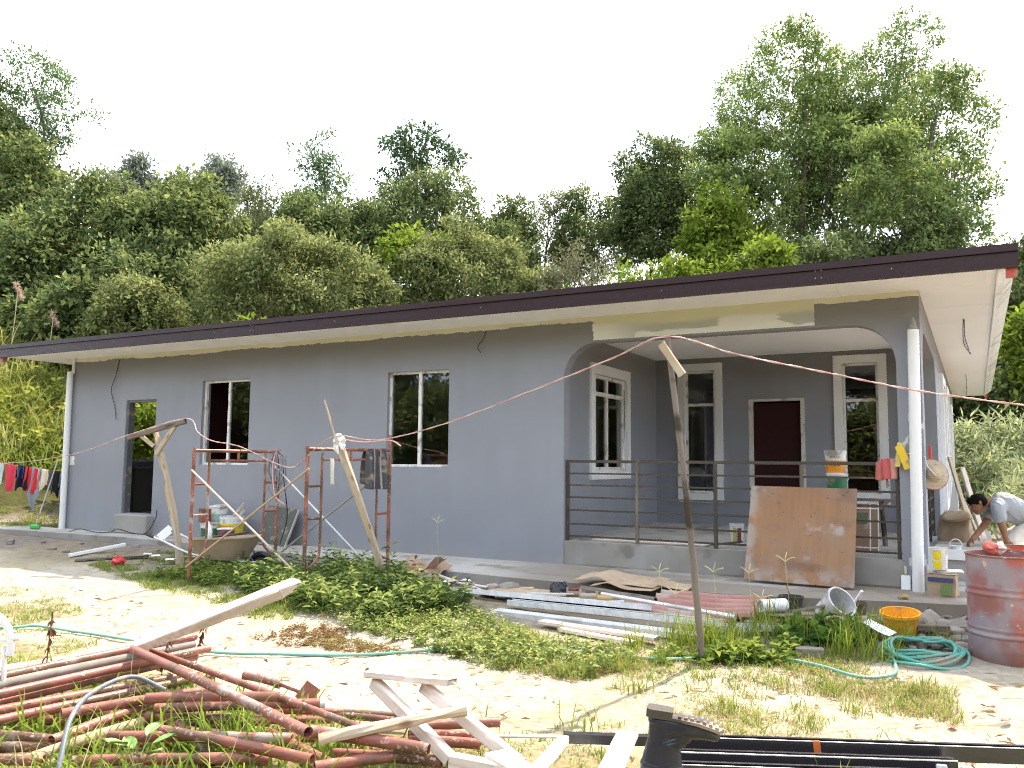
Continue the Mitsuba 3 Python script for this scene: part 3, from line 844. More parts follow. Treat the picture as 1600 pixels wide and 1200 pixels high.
def limbs(R, foot, top, lobes, r0, n_limb=14):
    """tapered trunk with forked limbs out to the crown's lobes"""
    out = []
    h = top[2] - foot[2]
    mids = [foot, foot + (top - foot) * 0.35 + R.normal(0, 0.02 * h, 3) * [1, 1, 0], foot + (top - foot) * 0.7 + R.normal(0, 0.03 * h, 3) * [1, 1, 0], top]
    path = spline(mids, 14)
    out.append(tube(path, np.linspace(r0, r0 * 0.07, 14), 8))
    for q in lobes[R.permutation(len(lobes))[:n_limb]]:
        t = np.clip((q[2] - foot[2]) / h - R.uniform(0.10, 0.34), 0.15, 0.9)
        a = path[int(t * 13)]
        m = (a + q) / 2 + np.array([0, 0, -0.08 * np.linalg.norm(q - a)]) + R.normal(0, 0.06, 3) * np.linalg.norm(q - a)
        rr = r0 * (1 - 0.75 * t) * 0.38
        out.append(tube(spline([a, m, q], 8), np.linspace(rr, rr * 0.2, 8), 5))
        for _ in range(2):
            e = q + sphere(R, 1)[0] * np.linalg.norm(q - a) * 0.16
            out.append(tube(spline([m, (m + e) / 2 + R.normal(0, 0.05, 3), e], 6), np.linspace(rr * 0.5, rr * 0.1, 6), 4))
    return cat(out)


def tree(sp, x, y, ztop, zbot, rx, label, group=None, name='tree', cat_='tree', seed=0, lean=(0, 0), trunk=None, given=None):
    R = rs(1000 + seed)
    rz = (ztop - zbot) / 2
    k = thing(name, label, cat_, group)
    foot = gpt(x, y, -0.2)
    c = np.array([x + lean[0], y + lean[1], (ztop + zbot) / 2])
    m, lobes, r = make_crown(R, sp, c, rx, rz, given)
    h = ztop - foot[2]
    add(k + '__crown', m, 'm_leaf', smooth=False)
    tip = c + np.array([0, 0, rz * 0.55]) if given is None else lobes[np.argmax(lobes[:, 2])]
    add(k + '__trunk', limbs(R, foot, tip, lobes, trunk or 0.011 * h + 0.03, 16 if sp in ('tall', 'tallthin', 'grey', 'pale', 'open', 'layered') else 10), 'm_bark', smooth=True)
    return k


G_BACK = 'forest trees behind the house'
TREES = [
    ('layered', -40.0, 14.1, 21.5, 14.5, 2.4, 'tall tree with feathery tufts at the far left of the skyline'),
    ('vine', -35.1, 10.7, 15.6, 6.5, 3.0, 'vine-hung dark tree below the feathery tree at far left'),
    ('dense', -40.2, 12.2, 20.3, 8.8, 2.4, 'tall dark tree cut by the left edge of the picture'),
    ('dense', -30.3, 11.2, 13.4, 5.4, 3.2, 'broad dark tree on the left slope'),
    ('vine', -29.5, 8.4, 10.8, 4.0, 2.3, 'bushy green tree above the tall grass on the left slope'),
    ('vine', -26.0, 11.3, 12.4, 6.6, 2.8, 'light green broad-topped tree left of the bluish far trees'),
    ('dense', -24.2, 9.1, 9.4, 3.6, 2.5, 'dark low tree on the slope left of the brown olive dome'),
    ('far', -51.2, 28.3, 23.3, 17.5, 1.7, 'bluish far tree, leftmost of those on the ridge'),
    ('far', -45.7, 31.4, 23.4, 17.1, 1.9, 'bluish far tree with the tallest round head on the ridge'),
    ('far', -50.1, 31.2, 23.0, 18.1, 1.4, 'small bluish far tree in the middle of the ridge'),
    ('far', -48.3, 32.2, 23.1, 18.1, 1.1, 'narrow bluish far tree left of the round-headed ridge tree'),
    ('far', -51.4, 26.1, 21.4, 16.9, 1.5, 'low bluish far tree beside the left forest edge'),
    ('pale', -26.1, 15.6, 13.8, 8.2, 1.3, 'thin yellowish tree with pale bare branches'),
    ('layered', -25.0, 18.3, 16.1, 10.5, 1.25, 'slim tree with open storeys of foliage standing above the forest at centre left'),
    ('dense', -22.6, 15.4, 13.0, 7.0, 1.6, 'dark tree at the foot of the slim storeyed tree'),
    ('olive', -18.3, 9.3, 9.3, 3.8, 3.0, 'large brown-olive domed tree left of centre over the roof'),
    ('olive', -22.1, 7.0, 7.4, 3.0, 1.8, 'small olive tree above the left end of the roof'),
    ('open', -25.9, 26.7, 20.0, 13.5, 2.6, 'tall bent tree with sparse tufts against the white sky'),
    ('dense', -21.1, 20.6, 14.6, 8.7, 3.3, 'dark green dome under the sparse bent tree'),
    ('dense', -22.0, 18.0, 12.9, 7.2, 2.0, 'dark tree between the two olive domes'),
    ('olive', -16.4, 16.6, 10.7, 4.6, 3.0, 'brown-olive domed tree right of the larger olive dome'),
    ('lime', -17.6, 15.7, 10.3, 6.4, 1.6, 'light green bush tree between the olive domes'),
    ('dense', -19.4, 26.1, 15.0, 8.1, 2.1, 'mid green tree right of the dark green dome'),
    ('pale', -18.6, 28.7, 15.9, 9.4, 2.0, 'pale wispy tree on the skyline at centre'),
    ('dense', -16.8, 29.7, 15.9, 9.0, 2.4, 'green tree on the skyline right of the pale wispy tree'),
    ('dense', -18.5, 22.2, 12.8, 7.3, 1.9, 'dark tree behind the right olive dome'),
    ('grey', -11.9, 17.6, 9.6, 4.4, 2.1, 'greyish shrub tree with bare twigs over the roof at centre'),
    ('dense', -12.3, 27.6, 17.6, 8.3, 2.5, 'tall dark tree at the left edge of the big right-hand group'),
    ('dense', -13.2, 28.3, 16.8, 8.2, 1.8, 'dark tree left of the big right-hand group'),
    ('lime', -8.3, 17.4, 8.6, 4.6, 1.2, 'bright yellow-green sapling tree over the roof right of centre'),
    ('lime', -12.2, 16.8, 8.0, 4.6, 0.6, 'tip of a bright green bush showing over the roof at centre'),
    ('lime', -9.7, 16.9, 8.2, 4.6, 0.9, 'low bright green bush left of the yellow-green sapling'),
    ('lime', -8.1, 22.2, 13.0, 5.5, 1.6, 'sunlit light green tree in front of the tall right-hand trees'),
    ('tall', -6.6, 28.3, 21.2, 8.7, 3.3, 'tallest broad tree of the right-hand group, with grey limbs'),
    ('tall', -8.3, 25.4, 16.8, 7.5, 2.8, 'left tall tree of the right-hand group, with thin foliage'),
    ('tallthin', -1.7, 33.0, 23.6, 10.7, 2.0, 'tall tree with a sparse leaning top at upper right'),
    ('tall', -4.2, 30.7, 20.3, 8.2, 3.3, 'middle tall tree of the right-hand group'),
    ('tall', -0.5, 29.5, 17.8, 7.4, 2.5, 'rightmost tall tree of the big group, above the roof corner'),
    ('tall', -2.2, 25.3, 15.4, 6.5, 2.7, 'lower tree with thin foliage in front of the rightmost tall tree'),
    ('lime', -5.8, 19.2, 9.6, 4.8, 1.5, 'light green understorey tree below the tallest broad tree'),
    ('dense', -4.3, 22.2, 10.6, 5.2, 2.1, 'dark understorey tree below the tall right-hand trees'),
    ('dense', -1.1, 25.1, 11.5, 5.4, 2.1, 'dark understorey tree over the right part of the roof'),
    ('dense', 1.9, 29.0, 11.2, 2.6, 1.9, 'dark tree right of the house at the picture edge'),
    ('dense', 3.0, 25.0, 11.0, 1.9, 2.0, 'dark leafy tree cut by the right edge'),
    ('lime', 2.5, 21.0, 6.9, 1.6, 1.2, 'sunlit green tree beside the right eave'),
    ('dense', 0.4, 25.0, 6.8, 1.2, 1.7, 'low dark tree behind the pale shrub bank at right'),
    ('dense', -3.2, 26.2, 11.3, 5.7, 2.0, 'dark tree between the tall trunks at right'),
    ('olive', -17.3, 12.3, 8.5, 3.9, 1.3, 'small olive tree at the right foot of the larger olive dome'),
    ('olive', -13.7, 17.4, 9.0, 4.1, 1.5, 'small olive tree right of the right olive dome'),
    ('lime', -16.3, 6.1, 5.15, 3.3, 0.55, 'tip of a yellow-green shrub showing over the left part of the roof'),
    ('vine', -24.5, 6.9, 7.4, 2.6, 1.8, 'creeper-covered dark tree at the left end of the roof'),
    ('dense', -29.4, 16.2, 13.5, 7.2, 2.2, 'dark tree behind the light green broad-topped tree'),
    ('dense', -29.5, 20.5, 15.2, 9.2, 2.1, 'dark tree under the bluish far ridge trees'),
    ('dense', -25.1, 20.8, 13.4, 8.2, 1.8, 'dark tree left of the slim storeyed tree'),
]
LOBES = {
    'tall tree with feathery': [(-40.33, 13.67, 20.89, 0.70), (-40.80, 13.55, 19.62, 0.83), (-39.39, 14.29, 19.95, 0.77), (-39.02, 14.63, 18.68, 0.70), (-40.29, 13.97, 18.35, 0.96), (-38.92, 14.80, 17.57, 0.57), (-41.16, 13.59, 17.39, 0.89), (-39.64, 14.47, 16.93, 0.83), (-40.52, 14.10, 15.97, 0.96)],
    'slim tree with': [(-24.88, 18.13, 15.70, 0.32), (-25.08, 18.10, 14.98, 0.48), (-24.59, 18.40, 14.70, 0.42), (-25.36, 18.02, 14.26, 0.42), (-24.49, 18.55, 13.84, 0.48), (-25.02, 18.31, 13.40, 0.52), (-25.58, 18.03, 13.11, 0.40), (-24.26, 18.72, 13.41, 0.40), (-24.93, 18.46, 12.39, 0.60)],
    'tall bent tree': [(-26.86, 25.93, 18.35, 0.56), (-25.97, 26.31, 19.30, 0.42), (-25.55, 26.67, 18.09, 0.63), (-25.12, 26.82, 18.96, 0.42), (-24.48, 27.26, 18.10, 0.59), (-23.76, 27.70, 17.69, 0.42), (-26.05, 26.52, 16.97, 0.70), (-27.30, 25.89, 16.50, 0.56), (-25.06, 27.03, 17.33, 0.49)],
    'tallest broad': [(-6.30, 27.89, 19.92, 1.10), (-7.34, 27.41, 19.05, 0.98), (-5.31, 28.49, 19.35, 0.98), (-8.18, 27.16, 17.03, 0.92), (-6.90, 27.83, 17.33, 1.44), (-5.39, 28.69, 17.05, 1.44), (-4.35, 29.17, 17.93, 1.04), (-8.99, 26.87, 15.58, 0.92), (-7.75, 27.62, 15.02, 1.44), (-5.99, 28.62, 14.75, 1.59), (-4.44, 29.40, 15.34, 1.30), (-8.82, 27.21, 13.28, 1.04), (-6.83, 28.40, 12.44, 1.44), (-5.05, 29.35, 12.75, 1.30)],
    'tall tree with a sparse leaning': [(-1.27, 32.67, 22.47, 0.49), (-2.09, 32.28, 21.86, 0.55), (-0.62, 33.07, 22.02, 0.43), (-2.66, 32.07, 20.94, 0.79), (-1.61, 32.69, 20.50, 0.67), (-3.50, 31.73, 19.72, 1.03), (-2.19, 32.52, 19.13, 1.03), (-1.15, 33.17, 18.39, 0.79), (-3.31, 32.07, 17.61, 1.22), (-2.29, 32.76, 16.41, 1.22), (-3.93, 31.96, 15.48, 1.15), (-2.65, 32.82, 13.99, 1.28), (-0.50, 33.18, 21.57, 0.27)],
    'rightmost tall': [(-0.50, 29.09, 17.09, 0.93), (0.48, 29.58, 17.51, 0.66), (-1.26, 28.79, 15.99, 0.93), (0.17, 29.60, 15.74, 1.09), (0.98, 30.14, 14.79, 0.60), (-0.85, 29.22, 14.09, 1.15), (0.45, 29.99, 13.56, 1.04), (1.15, 30.43, 13.02, 0.49), (-1.15, 29.23, 12.46, 1.15), (0.02, 29.94, 11.79, 1.04), (0.72, 30.40, 11.11, 0.60)]}
for n, t in enumerate(TREES):
    given = next((v for k, v in LOBES.items() if t[6].startswith(k)), None)
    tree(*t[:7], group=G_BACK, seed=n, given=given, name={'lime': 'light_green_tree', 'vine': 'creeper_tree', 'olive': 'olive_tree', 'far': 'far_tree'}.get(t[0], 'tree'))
# undergrowth bushes on the hillside between the trees
BUSHES = [('vine', -27.5, 7.4, 1.9, 2.3), ('vine', -31.5, 9.3, 2.2, 2.6), ('dense', -34, 12.5, 2.4, 3.0), ('dense', -27, 13.5, 2.2, 2.8), ('vine', -22.5, 12.5, 2.2, 2.6), ('dense', -20.5, 14.5, 2.0, 2.6), ('vine', -19.2, 17.2, 2.2, 3.0), ('dense', -14.5, 20.5, 2.4, 3.2),
          ('vine', -10.5, 20.5, 2.0, 3.0), ('dense', -6.5, 24.5, 2.6, 3.2), ('vine', -2.5, 21.0, 2.2, 3.0), ('dense', -24.5, 24, 2.8, 3.6), ('dense', -33, 20, 3.0, 3.6), ('vine', 2.4, 22.0, 1.6, 2.6), ('dense', -12.5, 24.5, 2.4, 3.2), ('dense', -38, 16.5, 3, 4), ('dense', -27.5, 18, 2.4, 3.2)]
for n, (sp, x, y, rx, h) in enumerate(BUSHES):
    z = float(ground_z(x, y))
    tree(sp, x, y, z + h, z - 0.3, rx, 'dark green undergrowth bush filling the hillside between the tree trunks', 'undergrowth bushes on the hillside', 'bush', 'bush', 200 + n, trunk=0.05)
tree('lime', -16.35, 2.75, 3.1, 0.6, 0.75, 'sunlit green shrub outside the side window, seen through the open doorway', None, 'shrub', 'shrub', 190, trunk=0.03)
# pale long-leaved shrubs on the bank beyond the right end of the house
for n, (x, y, rx, h, lab) in enumerate([(0.85, 14.6, 0.75, 1.9, 'pale long-leaved shrub on the bank beside the rear corner of the house'), (1.6, 12.2, 0.8, 1.5, 'silvery shrub behind the bending man, nearest the picture edge'), (1.0, 16.8, 0.95, 2.5, 'tall pale shrub at the back of the right bank'), (0.1, 17.6, 0.9, 2.2, 'pale shrub just past the far house corner'), (2.2, 15.5, 1.0, 2.0, 'sunlit silvery shrub at the right edge of the picture'), (0.9, 9.4, 0.42, 1.0, 'low leafy shrub behind the timber lengths by the side wall')]):
    z = float(ground_z(x, y))
    tree('silver', x, y, z + h, z - 0.1, rx, lab, 'pale shrubs on the right bank', 'shrub', 'shrub', 240 + n, trunk=0.03)
# woods on the far side of the yard (seen only as reflections in the window panes)
for n, (x, y, rx, zt) in enumerate([(-24, -22, 3.2, 7.5), (-17, -24, 3.4, 8.5), (-10, -23, 3.0, 7.8), (-4, -25, 3.4, 8.5), (3, -23, 3.0, 7.5), (9, -22, 3.2, 8), (14, -18, 3.0, 7.5), (-30, -17, 3, 7.5), (0, -20, 1.8, 4.2), (-7.5, -20.5, 2.0, 4.5), (-14, -20, 2.0, 4.5), (6, -19.5, 1.8, 4.2)] + [(-34 + 2.6 * q, -17.6 - 0.8 * (q % 2), 2.0, 4.6) for q in range(20)]):
    z = float(ground_z(x, y))
    tree('dense', x, y, z + zt, z + 0.3, rx, 'bushy tree across the yard, showing only in the window reflections', 'trees across the yard', 'tree', 'tree', 270 + n)

# ---------------------------------------------------------------- ground vegetation
def scatter(R, poly, n, clump=0.0, freq=1.5):
    """n points in a polygon, thinned by noise when clump > 0"""
    P = sg.Polygon(poly); x0, y0, x1, y1 = P.bounds
    out = np.zeros((0, 2))
    while len(out) < n:
        q = R.uniform((x0, y0), (x1, y1), (n * 3, 2))
        q = q[shapely.contains_xy(P, q[:, 0], q[:, 1])]
        if clump:
            w = meshkit.fbm(np.stack([q[:, 0] * freq, q[:, 1] * freq, 0 * q[:, 0]], 1), 3, 21)
            q = q[R.uniform(size=len(q)) < np.clip((w - 0.5 + 0.12) * clump * 4, 0.02, 1)]
        out = np.vstack([out, q])
    return out[:n]


def on_ground(xy, sink=0.02):
    return np.stack([xy[:, 0], xy[:, 1], ground_z(xy[:, 0], xy[:, 1]) - sink], 1)


def blades(R, root, h, w, bend, c0, c1, flat=0.0):
    """bent grass blades: 3 segments tapering to a point"""
    n = len(root)
    th = R.uniform(0, 2 * np.pi, n); d = np.stack([np.cos(th), np.sin(th), 0 * th], 1)
    th2 = th + np.pi / 2 + R.normal(0, 0.4, n); s = np.stack([np.cos(th2), np.sin(th2), 0 * th], 1)
    H = np.asarray(h)[:, None] * np.ones((n, 1)); B = (np.asarray(bend) * R.uniform(0.3, 1.3, n))[:, None]
    W = np.asarray(w)[:, None] * np.ones((n, 1))
    vs = []
    for t in (0, 0.4, 0.75):
        c = root + np.array([0, 0, 1]) * H * (t - 0.25 * B * t * t) + d * H * B * t * t
        vs += [c - s * W * (1 - 0.45 * t) / 2, c + s * W * (1 - 0.45 * t) / 2]
    vs.append(root + np.array([0, 0, 1]) * H * (1 - 0.35 * B) + d * H * B)
    v = np.stack(vs, 1)
    k = 7 * np.arange(n)[:, None]
    f = np.stack([k + q for q in ([0, 1, 2], [1, 3, 2], [2, 3, 4], [3, 5, 4], [4, 5, 6])], 1).reshape(-1, 3)
    t = R.uniform(0, 1, (n, 1))
    col = np.array(c0) * (1 - t) + np.array(c1) * t
    return v.reshape(-1, 3), f, np.repeat(col, 7, axis=0)


def tufts(R, xy, per, h, spread, w, bend, c0, c1):
    r = np.repeat(on_ground(xy), per, axis=0); n = len(r)
    r[:, :2] += R.normal(0, spread, (n, 2))
    hh = np.repeat(R.uniform(0.6, 1.2, len(xy)), per) * h * R.uniform(0.5, 1.15, n)
    return blades(R, r, hh, w * R.uniform(0.7, 1.3, n), np.full(n, bend), c0, c1)


Z_SCAF = [(-10.63, -1.75), (-10.0, -0.95), (-8.85, -1.3), (-7.50, -1.3), (-6.2, -1.6), (-5.33, -3.76), (-5.84, -3.84), (-6.66, -3.75), (-8.16, -3.21), (-10.00, -2.59)]
Z_WEED = [(-7.5, -2.1), (-7.0, -1.6), (-6.25, -1.5), (-4.9, -2.1), (-3.9, -2.7), (-4.4, -3.6), (-5.33, -3.49), (-6.35, -3.17), (-7.4, -2.6)]
Z_CREEP = [(-4.9, -2.4), (-4.2, -2.75), (-3.6, -3.0), (-2.7, -3.35), (-2.0, -3.5), (-1.75, -3.8), (-2.10, -4.27), (-2.87, -4.3), (-3.73, -4.05), (-4.6, -3.8), (-5.0, -3.0)]
Z_RIGHT = [(-1.86, -3.60), (-1.65, -2.9), (-0.78, -2.94), (-0.14, -2.42), (0.24, -3.16), (0.33, -4.03), (0.02, -4.75), (-0.62, -4.95), (-1.26, -4.66), (-1.80, -4.38)]
Z_LEFT = [(-10.5, -3.85), (-9.04, -3.85), (-7.54, -4.3), (-6.24, -5.1), (-6.0, -5.72), (-7.3, -6.1), (-10.5, -5.2)]
Z_FG = [(-6.2, -6.0), (-4.75, -5.9), (-3.46, -5.75), (-2.2, -6.2), (-2.2, -7.6), (-4.3, -8.3), (-6.3, -7.6)]
Z_FG2 = [(-2.2, -5.45), (-1.43, -4.95), (-0.5, -5.0), (0.9, -4.7), (1.6, -4.6), (1.6, -6.4), (-2.2, -6.6)]
Z_BACKLEFT = [(-19.5, 1.2), (-17.0, 3.0), (-15.0, 2.0), (-15.0, -0.6), (-17.2, -1.0), (-20.5, -0.8)]
R = rs(51)
GREEN0, GREEN1, DRY0, DRY1 = (0.13, 0.19, 0.04), (0.31, 0.37, 0.09), (0.36, 0.29, 0.14), (0.52, 0.44, 0.25)
g = []
for Zp, n, h, dry in ((Z_SCAF, 5200, 0.085, 0.12), (Z_RIGHT, 2300, 0.09, 0.5), (Z_LEFT, 2600, 0.06, 0.45), (Z_FG, 3000, 0.07, 0.3), (Z_FG2, 1500, 0.075, 0.3), (Z_BACKLEFT, 2600, 0.16, 0.2), (Z_CREEP, 2400, 0.11, 0.4), (Z_WEED, 1300, 0.15, 0.35)):
    xy = scatter(R, Zp, n, 1.0, 1.9)
    k = R.uniform(size=n) < dry
    g.append(tufts(R, xy[~k], 5, h, 0.02, 0.007, 0.75, GREEN0, GREEN1))
    if k.any():
        g.append(tufts(R, xy[k], 5, h * 0.9, 0.03, 0.005, 1.0, DRY0, DRY1))
xy = scatter(R, [(-11, -3.4), (-5.5, -4.1), (-1, -5.0), (1.4, -4.2), (1.4, -5.2), (-2, -5.9), (-6, -5.6), (-11, -4.6)], 260, 1.0, 1.2)
g.append(tufts(R, xy, 5, 0.05, 0.03, 0.005, 1.0, DRY0, GREEN1))
add('yard_grass', cat(g), 'm_grass', kind='stuff')
tag('yard_grass', 'short patchy grass growing over the sandy yard', None, None, 'stuff')
# taller bright clumps
clumps = [(-1.55, -2.95), (-1.42, -3.1), (-1.62, -3.15), (-1.3, -2.8), (-1.15, -2.45), (-1.05, -2.65), (-1.75, -3.2), (-1.95, -3.4), (-1.48, -3.02), (-1.5, -3.25), (-1.1, -2.9), (-0.9, -2.6), (-0.55, -2.35), (-0.4, -2.6), (-0.3, -2.3), (-0.45, -2.9), (-0.2, -2.95), (-0.12, -2.4), (-0.65, -2.1), (-1.25, -3.3),
          (-4.2, -3.35), (-4.4, -3.0), (-3.1, -3.7), (-2.2, -4.1), (-1.6, -4.35), (-1.0, -4.4), (-0.45, -4.5), (-1.3, -3.9), (-0.8, -3.8), (-0.25, -4.1), (0.1, -3.6), (-1.9, -3.9), (-2.5, -3.9), (0.2, -2.1), (0.05, -1.95)]
xy = np.array(clumps)
low = np.arange(len(xy)) >= 20
g = [tufts(R, xy[~low], 55, 0.34, 0.07, 0.008, 0.5, (0.14, 0.2, 0.03), (0.30, 0.36, 0.06)), tufts(R, xy[low], 45, 0.17, 0.05, 0.007, 0.7, (0.16, 0.2, 0.04), (0.34, 0.36, 0.1))]
add('tall_grass', cat(g), 'm_grass')
tag('tall_grass', 'bright clumps of taller grass round the leaning pole and hose coil', None, None, 'stuff')
xy = scatter(R, Z_FG, 250, 0.0)
g = [tufts(R, xy, 9, 0.30, 0.05, 0.014, 0.75, (0.12, 0.2, 0.03), (0.26, 0.36, 0.06)), tufts(R, scatter(R, Z_FG, 70), 3, 0.42, 0.04, 0.005, 0.7, (0.4, 0.38, 0.18), (0.55, 0.52, 0.3)), tufts(R, scatter(R, Z_FG2, 40), 5, 0.2, 0.04, 0.009, 0.6, (0.12, 0.2, 0.03), (0.26, 0.36, 0.06))]
add('foreground_grass', cat(g), 'm_grass')
tag('foreground_grass', 'long green grass blades growing up through the pipe pile in the foreground', None, None, 'stuff')


def weeds(R, xy, h, nl, L, ratio, c0, c1, tip):
    root = on_ground(xy); n = len(xy)
    hh = h * R.uniform(0.5, 1.15, n) * (0.45 + 1.1 * meshkit.fbm(root * 1.7, 3, 31)); hh = np.where(R.uniform(size=n) < 0.05, hh * 1.6, hh)
    leanv = np.concatenate([R.normal(0, 0.25, (n, 2)), np.ones((n, 1))], 1)
    t = np.tile(np.linspace(0.18, 1.0, nl), n)
    base = np.repeat(root, nl, axis=0) + np.repeat(leanv, nl, axis=0) * (np.repeat(hh, nl) * t)[:, None]
    th = np.tile(np.arange(nl) * 2.4, n) + np.repeat(R.uniform(0, 6, n), nl) + R.normal(0, 0.3, n * nl)
    d = np.stack([np.cos(th), np.sin(th), R.uniform(-0.15, 0.6, n * nl) + 0.5 * (t > 0.9)], 1)
    Ln = L * R.uniform(0.6, 1.25, n * nl) * (0.7 + 0.5 * np.sin(t * 2.6))
    k = R.uniform(0, 1, (n * nl, 1)); col = np.array(c0) * (1 - k) + np.array(c1) * k
    col = np.where(((t > 0.82) & (R.uniform(size=n * nl) < 0.6))[:, None], np.array(tip), col)
    m = leaves(base, d, nrm(np.array([0, 0, 1.0]) + R.normal(0, 0.3, (n * nl, 3))), Ln, Ln * ratio, col, 0.18, 0.22)
    st = blades(R, root, hh, np.full(n, 0.006), np.full(n, 0.1), (0.12, 0.1, 0.04), (0.16, 0.16, 0.05))
    return cat(m, st)


R = rs(52)
g = [weeds(R, scatter(R, Z_WEED, 560, 0.9, 1.3), 0.26, 15, 0.10, 0.30, (0.075, 0.13, 0.04), (0.18, 0.26, 0.08), (0.36, 0.42, 0.14)),
     weeds(R, scatter(R, Z_CREEP, 720, 1.3, 1.3), 0.13, 12, 0.045, 0.45, (0.12, 0.18, 0.055), (0.29, 0.36, 0.12), (0.42, 0.46, 0.17)),
     weeds(R, scatter(R, [(-8.6, -1.9), (-7.6, -1.5), (-6.6, -1.7), (-6.6, -3.0), (-8.4, -2.9)], 260), 0.13, 14, 0.07, 0.35, (0.08, 0.14, 0.035), (0.2, 0.28, 0.07), (0.32, 0.38, 0.1)),
     weeds(R, scatter(R, [(-1.7, -3.5), (-1.2, -3.1), (-0.75, -2.9), (-0.8, -3.3), (-1.6, -3.8)], 80), 0.13, 11, 0.075, 0.5, (0.09, 0.16, 0.03), (0.2, 0.28, 0.06), (0.28, 0.34, 0.08)),
     weeds(R, scatter(R, [(-1.0, -2.2), (-0.4, -2.2), (-0.35, -2.7), (-1.0, -2.9)], 60), 0.12, 10, 0.10, 0.75, (0.05, 0.11, 0.03), (0.09, 0.17, 0.04), (0.14, 0.24, 0.05))]
add('weed_patch', cat(g), 'm_leaf')
tag('weed_patch', 'leafy weeds spreading from the scaffold along the front of the rubble', None, None, 'stuff')
R = rs(53)
xy = scatter(R, [(-5.15, -4.4), (-5.1, -3.86), (-4.6, -3.8), (-4.2, -4.2), (-4.72, -4.5)], 170)
add('dry_weeds', cat(weeds(R, xy, 0.05, 8, 0.035, 0.4, (0.16, 0.09, 0.045), (0.26, 0.16, 0.08), (0.22, 0.16, 0.06)), weeds(R, scatter(R, [(-4.6, -4.0), (-3.6, -4.2), (-3.6, -4.45), (-4.6, -4.4)], 260), 0.06, 9, 0.03, 0.4, (0.2, 0.14, 0.06), (0.3, 0.22, 0.1), (0.25, 0.24, 0.08))), 'm_leaf')
tag('dry_weeds', 'brown dried weeds at the edge of the sandy path', None, None, 'stuff')
# tall grass and creepers on the slope past the left end of the house
R = rs(54)
Z_SLOPE = [(-17.4, 3.6), (-15.9, 9.0), (-22, 11), (-31, 10), (-34, 4), (-27, -1.5), (-19.8, -1.2), (-18.3, 1.4)]
g = [tufts(R, scatter(R, Z_SLOPE, 1500), 16, 1.15, 0.16, 0.028, 0.85, (0.13, 0.17, 0.03), (0.34, 0.36, 0.10)),
     tufts(R, scatter(R, Z_SLOPE, 160), 12, 1.7, 0.14, 0.03, 0.7, (0.25, 0.27, 0.1), (0.42, 0.4, 0.2))]
add('slope_grass', cat(g), 'm_grass')
tag('slope_grass', 'tall yellow-green grass covering the slope past the left end of the house', None, None, 'stuff')
g = [weeds(R, scatter(R, Z_SLOPE, 900), 0.9, 16, 0.26, 0.5, (0.1, 0.16, 0.03), (0.24, 0.28, 0.05), (0.36, 0.38, 0.09)), weeds(R, scatter(R, [(-19.2, 1.0), (-16.6, 3.2), (-16.8, 4.2), (-18.8, 3.6)], 140), 0.5, 14, 0.15, 0.7, (0.06, 0.14, 0.03), (0.14, 0.26, 0.05), (0.2, 0.32, 0.06))]
add('slope_creepers', cat(g), 'm_leaf')
tag('slope_creepers', 'broad-leaved creepers and saplings mixed into the slope grass', None, None, 'stuff')
# reed plumes above the roof's left end: few enough to count
for n, (x, y, h) in enumerate([(-24.6, 4.6, 2.7), (-23.2, 6.2, 2.5), (-22.6, 6.6, 2.6), (-22.2, 6.2, 2.3), (-21.9, 6.9, 2.5), (-21.4, 6.0, 2.2), (-23.9, 5.3, 2.2)]):
    k = thing('reed_plume', 'pale feathery reed plume rising from the slope above the roof\'s left end', 'reed', 'reed plumes on the left slope')
    b = gpt(x, y); t = b + np.array([0.15, 0.1, h])
    add(k + '__stalk', tube(spline([b, (b + t) / 2 + [0.05, 0, 0], t], 8), 0.012, 5), 'm_paint', color=(0.4, 0.36, 0.2))
    Rq = rs(300 + n); q = 220
    bs = t + np.array([0.12, 0.06, -0.28]) * Rq.uniform(-0.6, 1, (q, 1)) + Rq.normal(0, 0.025, (q, 3))
    add(k + '__plume', leaves(bs, nrm(Rq.normal(size=(q, 3)) + [0.3, 0.1, 0.2]), sphere(Rq, q), Rq.uniform(0.08, 0.16, q), np.full(q, 0.012), np.tile([0.55, 0.42, 0.34], (q, 1))), 'm_grass')

# ---------------------------------------------------------------- scaffold between the weeds and the wall
scaf = thing('scaffold', 'rusty red steel scaffold of two frames joined by crossed braces, standing in the weeds', 'scaffold')


def sframe(n, f, zt, ztf, pin):
    fr = key_for(scaf + '__frame')
    n, f = np.array(n), np.array(f)
    d = nrm(np.append(f - n, 0.0)); L = np.linalg.norm(f - n)
    P = lambda t, z: np.append(n + d[:2] * t, z + (ztf - zt) * t / L)
    add(fr, tube([P(0, zt), P(L / 2, zt), P(L, zt)], 0.021, 10), 'm_rust', smooth=40)
    add(fr + '__post', tube(np.linspace(P(0, -0.25), P(0, zt + 0.035), 12), 0.022, 10), 'm_rust', smooth=40)
    add(fr + '__post', tube(np.linspace(P(L, -0.3), P(L, zt + pin), 12), 0.022, 10), 'm_rust', smooth=40)
    add(fr + '__crossbar', tube(np.linspace(P(0.24, zt - 0.12), P(L - 0.24, zt - 0.12), 6), 0.014, 8), 'm_rust', smooth=40)
    add(fr + '__crossbar', tube([P(L / 2, zt), P(L / 2, zt - 0.12)], 0.016, 8), 'm_rust', smooth=40)
    for a, s in ((0.0, 1), (L, -1)):
        add(fr + '__ladder_leg', tube(spline([P(a + s * 0.22, zt), P(a + s * 0.22, zt - 0.4), P(a + s * 0.22, 0.35), P(a + s * 0.20, 0.2), P(a + s * 0.1, 0.1), P(a, 0.07)], 22), 0.015, 8), 'm_rust', smooth=40)
        for z in (1.0, 0.63):
            add(fr + '__rung', tube([P(a, z), P(a + s * 0.22, z)], 0.014, 8), 'm_rust', smooth=40)


